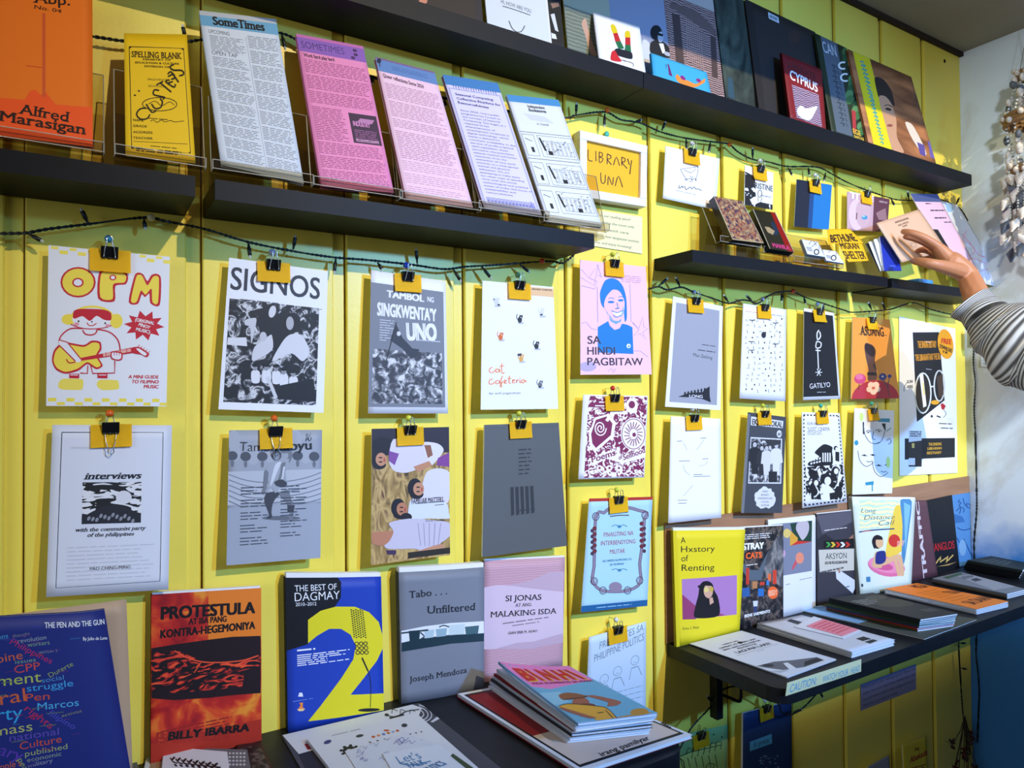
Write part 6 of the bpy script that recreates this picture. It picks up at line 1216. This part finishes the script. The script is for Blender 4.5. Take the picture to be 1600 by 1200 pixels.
# ================================================================ right shelf: cassettes, cards, booklets
def zin(crop, x, y, Y): return at(*px(crop, x, y), Y)
def boxed(nm, crop, c8, Yt, Yb, th, art, base, body, label, cat, side=None, glass=False):
    q4 = [zin(crop, *c8[0:2], Yt), zin(crop, *c8[2:4], Yt), zin(crop, *c8[4:6], Yb), zin(crop, *c8[6:8], Yb)]
    s = Sheet(*q4, [proj(p) for p in q4], crop)
    if art: art(s)
    o = s.build(nm, base, .0006); tag(o, label, cat)
    s.block('case_body', mat(body, .25, .5), .0007, th, 0, o)
    if glass:
        b = Sheet(*[p+s.n*.0012 for p in s.c]); b.block('clear_lid', ACRY, 0, .0009, -.001, o)
        for u in (0, 1):
            bm = bmesh.new(); tube(bm, [s.P(u, 0, .001), s.P(u, 1, .001)], .0009, 4); obj('lid_edge', bm, ACRE, o)
    return o, s
def a_c1(s): s.r(PH14, 0, 0, 1, .97); s.r('d8d6d0', 0, .97, 1, 1)
o, s1 = boxed('cassette', 'd6', [525,535, 742,572, 912,902, 672,872], -.04, -.092, .016, a_c1, '5a4a4a', '3a2c26', 'cassette case with a crowded classical painting on front', 'cassette', glass=True)
def a_c2(s):
    s.p('b8222e', 968, 655, 1003, 662, 1150, 968, 1100, 960); s.p('d8ccc4', 920, 765, 955, 770, 1000, 800, 985, 830, 945, 810); s.p('2a4a86', 965, 735, 990, 730, 1030, 800, 1020, 835, 990, 830, 1000, 800); s.t('d84a9a', 'MANILA', 990, 930, 1125, 952, 28, b=.05)
o, s2 = boxed('cassette', 'd6', [830,636, 1002,662, 1150,972, 962,945], -.045, -.094, .014, a_c2, '34383a', '22241f', 'dark cassette case with red stripe and pink lettering', 'cassette', glass=True)
def a_k(c): return lambda s: (s.l('3a3c44', 4, c[0]-60, c[1]-60, c[0]-30, c[1]-90, c[0], c[1]-50), s.l('3a3c44', 4, c[0]-40, c[1]-40, c[0]+20, c[1]-80, c[0]+20, c[1]-20), s.ring('22242a', c[0], c[1], 18, 20, 8), s.dash('6a6c76', .1, .5, .4, .8, 3))
boxed('card_pack', 'd6', [1212,868, 1340,888, 1397,1008, 1258,985], -.075, -.094, .008, a_k((1327, 967)), 'd4d6e0', '8a8c94', 'small white doodled card pack right of the cassettes', 'card pack')
boxed('card_pack', 'd6', [1375,948, 1482,962, 1545,1058, 1405,1035], -.082, -.1, .005, a_k((1458, 1010)), 'd8dae2', '9a9ca4', 'lower white doodled card pack in front of the yellow hanging signs', 'card pack')
for (x0, x1, y, hb, lab) in ((345, 760, 905, .085, 'clear acrylic stand holding the painted cassette'), (995, 1170, 985, .06, 'clear acrylic stand behind the dark cassette with red stripe'), (1180, 1330, 1035, .075, 'clear acrylic stand holding the white doodled card packs')):
    a = zin('d6', x0+200 if x0 == 345 else x0, y, -.09).x; b = zin('d6', x1+150 if x0 == 345 else x1+230, y, -.09).x
    if x0 == 995: a = s2.c[3].x-.004; b = s2.c[2].x+.012; zb = s2.c[3].z-.004; 
    elif x0 == 345: a = s1.c[3].x-.026; b = s1.c[2].x+.006; zb = s1.c[3].z-.004
    else: zb = ZR+.016
    stand_obj('acrylic_stand', a, b, ZR, zb, -.07, hb, lab, .45)
def a_b1(s): s.t('2a1606', 'BETHUNE', 90, 640, 300, 625, 62, b=.04, sh=.1)
def a_b2(s): s.t('2a1606', 'MIGRAN', 178, 698, 318, 700, 40, b=.03); s.t('2a1606', 'SHELTER', 212, 775, 370, 775, 44, b=.03)
solid('leaflet', [zin('d7', 62, 540, -.06), zin('d7', 240, 538, -.06), zin('d7', 350, 650, -.075), zin('d7', 80, 655, -.075)], 'd7', a_b1, 'e8b010', .0012, 'yellow hand-lettered folded leaflet above the migrant shelter panel', 'leaflet', pages=False)
solid('leaflet', [zin('d7', 148, 658, -.08), zin('d7', 335, 650, -.08), zin('d7', 388, 788, -.096), zin('d7', 228, 797, -.096)], 'd7', a_b2, 'e8b010', .0012, 'yellow hand-lettered shelter panel in front of the leaflet', 'leaflet', pages=False)
for i, (c8, b, lab) in enumerate((([360,655, 400,640, 505,868, 470,868], '3a3c40', 'dark grey slim booklet behind the white ones beside the blue booklet'), ([385,640, 440,625, 520,868, 478,868], 'dfe1e8', 'left white slim booklet beside the blue booklet'), ([425,620, 475,608, 540,868, 500,868], 'e4e6ec', 'right white slim booklet touching the blue booklet'))):
    solid('booklet', [zin('d7', *c8[0:2], -.06+i*-.004), zin('d7', *c8[2:4], -.052-i*.004), zin('d7', *c8[4:6], -.083-i*.003), zin('d7', *c8[6:8], -.088-i*.003)], 'd7', None, b, .002, lab, 'booklet', 'slim booklets by the blue one', pages=False)
solid('booklet', [zin('d7', 474, 592, -.066), zin('d7', 598, 612, -.066), zin('d7', 643, 866, -.1), zin('d7', 508, 866, -.1)], 'd7', lambda s: (s.p('1c3aa0', 560, 650, 600, 640, 620, 760, 590, 740), s.t('6a86d8', 'akda', 555, 828, 600, 830, 12)), '1a2f9c', .004, 'bright blue booklet standing at the left of the reaching hand', 'booklet')
def a_map2(s):
    s.p('8fb4dc', 980, 335, 1030, 335, 1040, 385, 990, 380)
    for f in ((1080, 520, 1180, 640, 1150, 700, 1280, 760, 1390, 920, 1480, 1010), (1170, 620, 1210, 680, 1260, 700, 1310, 790), (1240, 830, 1300, 800, 1330, 820), (1120, 500, 1090, 560, 1150, 600)): s.l('d890b8', 5, *f)
solid('brochure', [zin('d7', 940, 318, -.022), zin('d7', 1080, 350, -.022), zin('d7', 1480, 1015, -.085), zin('d7', 1270, 960, -.085)], 'd7', a_map2, 'cfd6e8', .0015, 'large pale folded brochure with pink lines behind the hand', 'brochure', pages=False)
def a_pk(s):
    s.r('4a5684', 0, 0, 1, .095); K = '4a3a48'
    s.dash(K, .35, .11, .55, .125, 1, .8); s.dash(K, .4, .19, .95, .21, 1, .8); s.dash(K, .4, .28, .85, .3, 1, .8); s.dash(K, .68, .335, .95, .35, 1, .8); s.p('1a1a1e', 888, 545, 930, 548, 1082, 800, 1045, 770); s.dash(K, .6, .9, .95, .915, 1, .8)
solid('booklet', [zin('d7', 712, 262, -.03), zin('d7', 925, 268, -.03), zin('d7', 1265, 905, -.095), zin('d7', 1075, 930, -.095)], 'd7', a_pk, 'd9b4c8', .003, 'tall pink booklet with slate band and black bar behind the hand', 'booklet')
RINGS = tex('print_fine_dots', 'rings', 60, [(.3, '8a6a50'), (.55, 'd2a88a')], distort=0, const=False)
def a_tan(s):
    K = '4a3426'
    s.t(K, 'ANGKASAMA', 585, 498, 692, 462, 10, b=.02); s.t(K, 'NG MGA', 612, 520, 690, 490, 9, b=.02); s.t(K, 'ILAW', 645, 528, 680, 515, 9, b=.02)
    for r_ in range(9):
        for k_ in range(26): a = k_*2*math.pi/26+r_*.1; s.e('a5805f', 725+(20+r_*13)*math.cos(a), 665+(16+r_*11)*math.sin(a), 2.6, 2.6, n=5)
solid('booklet', [zin('d7', 450, 492, -.075), zin('d7', 782, 384, -.06), zin('d7', 1000, 705, -.1), zin('d7', 648, 800, -.112)], 'd7', a_tan, 'd2a88a', .003, 'tilted tan booklet with dotted circle held by the reaching hand', 'booklet')
bm = bmesh.new(); box(bm, -.035, .035, -.016, .016, 0, .012); o = obj('blue_box', bm, mat('3a86c0', .3), bevel=.003); o.location = Vector((zin('d7', 785, 905, -.085).x, -.085, ZR)); o.name = 'small_box'; tag(o, 'small glossy blue box lying on the shelf below the hand', 'box')
# ================================================================ hanging things under the tables
def a_grn(s):
    K = '1f3a24'
    for i in range(6): s.l(K, 5, 215+i*38, 1000-i*12, 230+i*38, 960-i*8, 260+i*38, 975-i*10, 250+i*38, 1030-i*12, k=1); s.l(K, 5, 180+i*45, 1030-i*5, 195+i*45, 1090, k=1)
    s.l(K, 5, 170, 1020, 240, 990, 450, 940, k=1); s.l(K, 5, 340, 1095, 360, 1065, 400, 1070, 390, 1095); s.e(K, 395, 875, 6, 6); s.e(K, 452, 890, 6, 6); s.l(K, 6, 168, 1020, 200, 1050, 205, 1095, k=1)
zine('zine', 'g8', [172,880, 492,810, 490,1290, 160,1350], 'green comic zine under the folding table', 'green zine with comic line drawing hanging below the folding table', 'zine', a_grn, base='8fbf7c', hangs=('g8', 318, 868, None))
def a_ils(s):
    s.p('4aa0dc', 635, 920, 775, 868, 778, 930, 635, 982); s.t('123060', 'ili press', 660, 955, 755, 925, 34, b=.0)
    R_ = random.Random(4)
    for i in range(30): s.e('6a8ab8', R_.uniform(700, 830), R_.uniform(1000, 1150), R_.uniform(2, 9), R_.uniform(2, 7))
zine('zine', 'g8', [595,735, 912,655, 918,1330, 590,1390], 'navy zine with blue label', 'navy zine with bright blue label hanging under the folding table', 'zine', a_ils, base='1c3566', th=.006, hangs=('g8', 748, 692, 'd8dade'))
def a_abk(s): s.t('6a2414', 'Ang', 515, 1075, 555, 1062, 26, b=.02, serif=True); s.t('a03418', 'Abakada', 480, 1165, 620, 1100, 42, b=.03, sh=.3); s.dash('7a4a18', .3, .55, .9, .7, 3)
zine('zine', 'h1', [432,1030, 612,960, 628,1330, 446,1370], 'yellow primer booklet', 'yellow primer booklet with red script low on the shaded wall', 'booklet', a_abk, base='d8c42c')
zine('zine', 'h1', [175,1190, 330,1105, 345,1330, 180,1390], 'grey zine at bottom', 'grey zine low on the wall left of the yellow primer', 'zine', None, base='9094a0')
zine('zine', 'px', [950,1186, 1016,1166, 1016,1260, 950,1280], 'blue-lettered zine under the left table', 'small white zine with blue letters below the left table edge', 'zine', lambda s: s.ut('2a4a9a', 'EEE', .35, .3, .95, .22, .02, bold=.03), base='c9d6ea', hangs=('px', 975, 1180, None))
# ================================================================ fairy lights: twisted dark cable with small sockets and clear tips
CORD = mat('0c1410', .45, .4); TIP = mat('c9ccd0', .1, .6)
def fairy(pts, bulbs, label, Y=-.02, r=.0013):
    P3 = smoothline([at(*t_, Y) if len(t_) == 2 else at(*t_) for t_ in pts], 10)
    bm = bmesh.new(); A = []; B = []; L_ = 0
    for i, p in enumerate(P3):
        if i: L_ += (P3[i]-P3[i-1]).length
        t = (P3[min(i+1, len(P3)-1)]-P3[max(i-1, 0)]).normalized(); n = t.cross(Vector((0, 1, 0))).normalized(); b = t.cross(n); a = L_*420
        d = (n*math.cos(a)+b*math.sin(a))*.0013; A.append(p+d); B.append(p-d)
    tube(bm, A, r, 5); tube(bm, B, r, 5)
    root = obj('fairy_light_string', bm, CORD); tag(root, label, 'fairy lights')
    for x0, y0, x1, y1 in bulbs:
        p, q_ = at(x0, y0, Y), at(x1, y1, Y-.004); d = (q_-p).normalized(); L2 = max(.016, min(.03, (q_-p).length)); q_ = p+d*L2
        bm = bmesh.new(); tube(bm, [p, p+d*L2*.3, p+d*L2*.34, p+d*L2*.8, p+d*L2*.82], .0026, 8, radii=[.0014, .002, .0029, .0029, .0022]); tube(bm, [p+d*L2*.78, p+d*L2*.95, q_], .0016, 6, 1, radii=[.0019, .0017, .0006])
        obj('bulb', bm, [CORD, TIP], root)
    return root
fairy([(-40,367), (0,365), (40,364), (75,358), (140,350), (225,340), (260,346), (320,358), (387,378), (455,392), (520,402), (571,406), (620,411), (653,415), (695,420.6), (729,416.7), (776,414), (842,409), (865,409), (880,411), (897,398)],
      [(44,365,68,378), (138,350,126,325), (225,342,227,358), (388,378,391,404), (458,390,462,367), (525,402,522,428), (590,410,596,420), (652,412,650,387), (708,420,721,441), (752,416,770,438), (812,413,828,426)], 'dark fairy light string drooping under the middle left shelves')
fairy([(120,52), (145,57), (165,60), (193,64), (240,66), (293,65), (316,62), (431,50), (500,85), (575,118), (690,152), (796,174), (882,184), (900,180), (945,175), (970,187), (1000,192), (1032,206), (1067,215), (1100,220), (1124,223), (1140,226), (1154,238), (1176,249), (1200,253), (1230,260), (1276,261), (1300,272), (1320,283), (1346,294), (1380,306), (1400,312), (1420,313), (1468,312), (1490,320), (1502,328), (1512,345)],
      [(290,62,285,38), (440,52,446,78), (580,118,583,132), (694,154,697,168), (900,180,901,160), (945,178,944,203), (990,192,1003,187), (1034,204,1040,190), (1072,216,1073,235), (1110,222,1107,242), (1176,248,1176,230), (1232,262,1238,275), (1263,262,1265,275), (1290,270,1287,285), (1392,310,1398,322), (1420,312,1418,298), (1494,320,1499,308)], 'dark fairy light string along the wall under the long upper shelf', Y=-.016)
fairy([(1013,452), (1029,448), (1043,453), (1065,449), (1083,456), (1113,466), (1138,474), (1157,469), (1171,470), (1184,474), (1203,461), (1221,456), (1239,456), (1257,464), (1286,474), (1320,485), (1331,488), (1365,486), (1392,483), (1417,475), (1432,474), (1457,484), (1487,491), (1503,491)],
      [(1029,447,1044,434), (1063,449,1055,432), (1138,472,1130,460), (1175,470,1165,461), (1222,457,1221,473), (1256,464,1259,476), (1287,474,1286,486), (1362,484,1356,471), (1384,484,1377,470)], 'dark fairy light string under the narrow right shelves', Y=-.024)
fairy([(1030,1215), (1040,1193), (1058,1177), (1079,1139), (1113,1101), (1122,1083), (1139,1074), (1158,1072), (1172,1074), (1186,1082), (1215,1099), (1222,1114), (1238,1116), (1257,1104), (1276,1084)],
      [(1113,1098,1100,1081), (1215,1098,1216,1082), (1240,1113,1266,1104), (1280,1078,1286,1091)], 'dark fairy light string looping through the bracket under the folding table', Y=-.05)
for x, y, c, Y, who in ((236,340,'cfc79a',-.02,'left dip of the fairy lights'), (949,172,'d9601c',-.016,'fairy lights over the framed sign'), (847,408,'d23a2c',-.02,'fairy lights end of the left shelf'), (1140,226,'d9601c',-.016,'fairy lights over the brush-lettered zine'), (1239,455,'d23a2c',-.024,'fairy lights under the right shelf'), (1421,474,'c8d24a',-.024,'fairy lights by the badge poster')):
    pl = at(x, y, Y-.003)
    if c not in PINC: k = PINC[c] = make_pin(c); k.location = pl
    else: k = dup(PINC[c], pl)
    tag(k, COLN[c]+' round pin holding the '+who, 'push pin', 'round push pins')
# cable along the corner, with its black box
XR = XC-.004
bx_ = [at(1507, 514, -.012), at(1507, 540, -.012)]
bm = bmesh.new(); a = atx(1513, 514, XC); b = atx(1513, 540, XC); box(bm, XC-.03, XC-.001, -.06, -.028, b.z, a.z); o = obj('power_adapter', bm, mat('101417', .4), bevel=.003); tag(o, 'small black power adapter on the wall corner above the hanging cable', 'adapter')
def cordline(pts, label, r=.0016, tw=True):
    P3 = smoothline([atx(*t_, XR) for t_ in pts], 8); bm = bmesh.new(); A = []; B = []; L_ = 0
    for i, p in enumerate(P3):
        if i: L_ += (P3[i]-P3[i-1]).length
        a = L_*350; d = Vector((math.cos(a), math.sin(a), 0))*.0016; A.append(p+d); B.append(p-d)
    tube(bm, A, r, 5); tube(bm, B, r, 5); o = obj('twisted_cable', bm, CORD); return tag(o, label, 'cable')
cordline([(1522,541), (1521,570), (1524,600), (1522,640), (1524,680), (1526,760), (1526,800), (1522,850), (1524,900)], 'black twisted cable running down the corner beside the tall poster')
cordline([(1527,970), (1525,1020), (1528,1050), (1530,1080), (1529,1110), (1527,1160)], 'black twisted cable on the blue lower wall below the folding table')
fairy([(1499,985), (1498,1010), (1502,1080), (1505,1120), (1508,1150)], [(1500,1005,1512,1005), (1502,1044,1517,1047)], 'dark fairy light string hanging in the corner below the folding table', Y=-.02)
# dried flowers hanging at the corner
fb = at(1508, 1135, -.05); root = empty('dried_flower_bunch', fb, 'dark red dried flower bunch hanging low in the corner below the cables', 'dried flowers')
bm = bmesh.new(); R_ = random.Random(21); ends = []
for i in range(16):
    e_ = fb+Vector((R_.uniform(-.07, .05), R_.uniform(-.03, .02), -R_.uniform(.03, .14))); ends.append(e_); tube(bm, [fb+Vector((0, 0, .03)), (fb+e_)/2+Vector((R_.uniform(-.01, .01), 0, .01)), e_], .0012, 4)
obj('stems', bm, mat('3a3226', .8), root)
for i, e_ in enumerate(ends):
    bm = bmesh.new(); c = ['5a1820', '6b2028', '4a3a34', '3f2c2a'][i % 4]
    for k in range(16):
        d = Vector((R_.gauss(0, 1), R_.gauss(0, .7), R_.gauss(-.3, 1))).normalized(); s_ = d.cross(Vector((.3, .2, 1))).normalized(); L2 = R_.uniform(.012, .024)
        q4 = [e_, e_+d*L2*.6+s_*.005, e_+d*L2, e_+d*L2*.6-s_*.005]; bm.faces.new([bm.verts.new(p) for p in q4])
    obj('blossom', bm, mat(c, .8), root)
# ================================================================ shell mobile hanging in front of the pale right wall
HX, HY = 2.33, at(1608, 200, 0).y
hp = atx(1612, 120, 2.31); HY = hp.y; HX = hp.x
def zat(y): return atx(1612, y, HX).z
mob = empty('shell_mobile', Vector((HX, HY, zat(110))), 'tiered hanging mobile of seashells, beads and rope rings at upper right edge', 'hanging mobile')
ROPE = tex('tan_rope', 'wave', 300, [(.2, '6a4a2c'), (.7, 'a07c50')], coord='Object', distort=2)
SHELL = tex('seashell', 'noise', 60, [(.3, 'b9a894'), (.55, 'e4ddd4'), (.75, 'cfc4ba')], coord='Object', detail=3)
BEAD = mat('cfd0cc', .3, .5); DARKS = mat('5a6068', .4)
R_ = random.Random(33)
tiers = [(zat(112), .030, 2), (zat(182), .062, 3), (zat(262), .05, 2)]
bm = bmesh.new()
for a in range(3): tube(bm, [(HX+.028*math.cos(a*2.1), HY+.028*math.sin(a*2.1), tiers[0][0]), (HX, HY, zat(20)), (HX, HY, ZC)], .0009, 4)
obj('hanging_cord', bm, mat('6a6458', .8), mob)
def rad(i): return tiers[i][1]
for i, (z, r_, n) in enumerate(tiers):
    bm = bmesh.new()
    for k in range(n):
        tube(bm, [(HX+r_*math.cos(t*math.pi/12), HY+r_*math.sin(t*math.pi/12), z+.011*(k-n/2)) for t in range(25)], .0075, 8)
    obj('rope_ring', bm, ROPE, mob)
    for k in range(10+4*i):
        a = k*2*math.pi/(10+4*i); bm = bmesh.new(); d = R_.choice([.009, .011]); ball(bm, (HX+(r_+.008)*math.cos(a), HY+(r_+.008)*math.sin(a), z+R_.uniform(-.012, .012)), d, 0, 8, (1, .7, .8)); obj('shell', bm, SHELL, mob)
for i in (0, 1):
    for k in range(9):
        a = k*2*math.pi/9; bm = bmesh.new(); z0, r0, z1, r1 = tiers[i][0], tiers[i][1], tiers[i+1][0], tiers[i+1][1]
        for t in range(13): f = t/12; rr = r0+(r1-r0)*f; ball(bm, (HX+rr*math.cos(a), HY+rr*math.sin(a), z0+(z1-z0)*f), .0036, 0, 6)
        obj('bead_strand', bm, BEAD, mob)
        for t in range(3):
            f = R_.uniform(.15, .95); rr = r0+(r1-r0)*f+.006; bm = bmesh.new(); ball(bm, (HX+rr*math.cos(a+.2), HY+rr*math.sin(a+.2), z0+(z1-z0)*f), R_.uniform(.009, .014), 0, 8, (1, .7, R_.uniform(.8, 1.4))); obj('shell', bm, SHELL if t else DARKS, mob)
for k in range(22):
    a = k*2*math.pi/22; rr = .058*(.55 if k % 3 == 0 else 1); z0 = tiers[2][0]; L2 = R_.uniform(.1, .24); bm = bmesh.new()
    x, y = HX+rr*math.cos(a), HY+rr*math.sin(a)
    for t in range(int(L2/.008)): ball(bm, (x, y, z0-.008*t), .0034, 0, 6)
    obj('bead_strand', bm, BEAD, mob)
    for t in range(5):
        bm = bmesh.new(); zz = z0-L2*(.1+.22*t); o_ = R_.uniform(0, 6.28)
        pts = [Vector((x, y, zz)), Vector((x+.012*math.cos(o_), y+.012*math.sin(o_), zz-.014)), Vector((x+.02*math.cos(o_), y+.02*math.sin(o_), zz-.036))]
        tube(bm, pts, .01, 7, radii=[.004, .0135, .002]); obj('shell', bm, SHELL if (t+k) % 3 else DARKS, mob)
# ================================================================ the visitor's reaching arm
SKIN = bpy.data.materials.new('skin'); SKIN.use_nodes = True; b_ = SKIN.node_tree.nodes['Principled BSDF']
b_.inputs['Base Color'].default_value = lin('b5764f'); b_.inputs['Roughness'].default_value = .5; b_.inputs['Subsurface Weight'].default_value = .15; b_.inputs['Subsurface Radius'].default_value = (.01, .004, .002); b_.inputs['Subsurface Scale'].default_value = .6
def hp_(x, y, Y): return at(*px('h4', x, y), Y)
wr = hp_(505, 505, -.225); pal = hp_(400, 410, -.195)
KN = dict(index=hp_(318, 318, -.176), middle=hp_(330, 352, -.162), ring=hp_(348, 385, -.158), little=hp_(372, 410, -.160))
bm = bmesh.new()
def cap_tube(pts, radii):
    P3 = smoothline(pts, 4); rs = []
    for i in range(len(radii)-1): rs += [radii[i]+(radii[i+1]-radii[i])*k/4 for k in range(4)]
    rs.append(radii[-1]); tube(bm, P3, 0, 10, radii=rs)
    for p, r_ in ((pts[0], radii[0]), (pts[-1], radii[-1])): ball(bm, p, r_*.98, 0, 10)
cap_tube([hp_(640, 760, -.29), hp_(560, 640, -.258), wr], [.036, .031, .0255])
cap_tube([wr, hp_(462, 455, -.212), pal], [.0255, .026, .027])
for k, r_ in (('index', .0125), ('middle', .013), ('ring', .0125), ('little', .0115)): cap_tube([wr+(pal-wr)*.35, (pal+KN[k])/2, KN[k]], [.02, .0175, r_])
fing = dict(index=([(238, 268, -.158), (165, 240, -.136), (118, 232, -.116)], .0095), middle=([(255, 300, -.142), (185, 272, -.124), (132, 262, -.109)], .0098), ring=([(285, 352, -.135), (238, 338, -.122), (205, 345, -.110)], .0092), little=([(318, 398, -.138), (278, 385, -.126), (250, 392, -.114)], .0082))
for k, (pp_, r_) in fing.items(): cap_tube([KN[k]]+[hp_(*t_) for t_ in pp_], [r_*1.22, r_*1.08, r_*.98, r_*.78])
cap_tube([wr+(pal-wr)*.3, hp_(400, 450, -.215), hp_(300, 425, -.205), hp_(225, 410, -.180), hp_(178, 404, -.155)], [.02, .0185, .0135, .0115, .0085])
tm = bpy.data.meshes.new('t'); bm.to_mesh(tm); bm.free(); to = bpy.data.objects.new('t', tm); C.objects.link(to)
md = to.modifiers.new('r', 'REMESH'); md.mode = 'VOXEL'; md.voxel_size = .0022; md = to.modifiers.new('s', 'SMOOTH'); md.factor = .6; md.iterations = 7
dg = bpy.context.evaluated_depsgraph_get(); hm = bpy.data.meshes.new_from_object(to.evaluated_get(dg)); bpy.data.objects.remove(to)
bm = bmesh.new(); bm.from_mesh(hm); bpy.data.meshes.remove(hm)
person = obj('person', bm, SKIN, smooth=True); tag(person, 'person\'s arm in grey ribbed knit sleeve, hand reaching for the tan booklet', 'person')
for k, (pp_, r_) in list(fing.items())[:2]:
    p = hp_(*pp_[-1]); q_ = hp_(*pp_[-2]); d = (p-q_).normalized(); bm = bmesh.new(); ball(bm, p-d*.001+Vector((-.001, -.0062, .002)), .0055, 0, 8, (1, .35, .8)); obj('fingernail', bm, mat('c98f78', .3), person)
# knitted sleeve: ribbed, baggy, folded
KNIT = tex('grey_knit', 'wave', 11, [(.1, '4a4642'), (.45, '8f8a84'), (.8, 'c2beb8')], detail=2, distort=.6, bump=.5, rough=.9)
cl = [hp_(508, 648, -.245), hp_(560, 690, -.262), hp_(620, 745, -.285), hp_(700, 800, -.31), hp_(790, 850, -.34), hp_(900, 900, -.37), hp_(1060, 960, -.42)]
rr = [.056, .055, .064, .092, .116, .126, .13]
P3 = smoothline(cl, 26); rs = []
for i in range(len(rr)-1): rs += [rr[i]+(rr[i+1]-rr[i])*(k/26)**1.2 for k in range(26)]
rs.append(rr[-1]); bm = bmesh.new(); rings = []; NS = 56; ul = bm.loops.layers.uv.new('UVMap'); UVS = {}
for side in (0, 1):
    for i, p in enumerate(P3 if side == 0 else P3[:20][::-1]):
        j = i if side == 0 else 19-i
        t = (P3[min(j+1, len(P3)-1)]-P3[max(j-1, 0)]).normalized(); a = t.cross(Vector((0, -1, .2))).normalized(); b = a.cross(t)
        if a.z < 0: a = -a; b = -b
        ring_ = []
        for k in range(NS):
            th = k*2*math.pi/NS; u = j/len(P3)
            rib = 0
            dr = -.024*math.exp(-((j-46)/9)**2)*max(0, math.cos(th-3.6))+.012*math.exp(-((j-66)/12)**2)*max(0, math.cos(th-3.3))-.012*math.exp(-((j-92)/10)**2)*max(0, math.cos(th-2.9))
            r_ = (rs[j]+rib+dr)*(1 if side == 0 else .93)
            droop = .018*max(0, -math.cos(th))*math.exp(-(j/16)**2)
            ring_.append(bm.verts.new(P3[j]+a*(r_*1.08*math.cos(th)-droop)+b*r_*.8*math.sin(th))); UVS[ring_[-1]] = (k/NS, j*.0078)
        rings.append(ring_)
nf = len(P3)
order = [rings[nf+i] for i in range(20)]
seq = [order[i] for i in range(20)]+rings[:nf]
for A, B in zip(seq, seq[1:]):
    for k in range(NS):
        f = bm.faces.new((A[k], B[k], B[(k+1) % NS], A[(k+1) % NS])); f.smooth = True
        for lp in f.loops: lp[ul].uv = UVS[lp.vert]
bmesh.ops.recalc_face_normals(bm, faces=bm.faces[:])
o = obj('sleeve', bm, KNIT, person, smooth=True); o['label'] = 'grey ribbed knit sleeve'
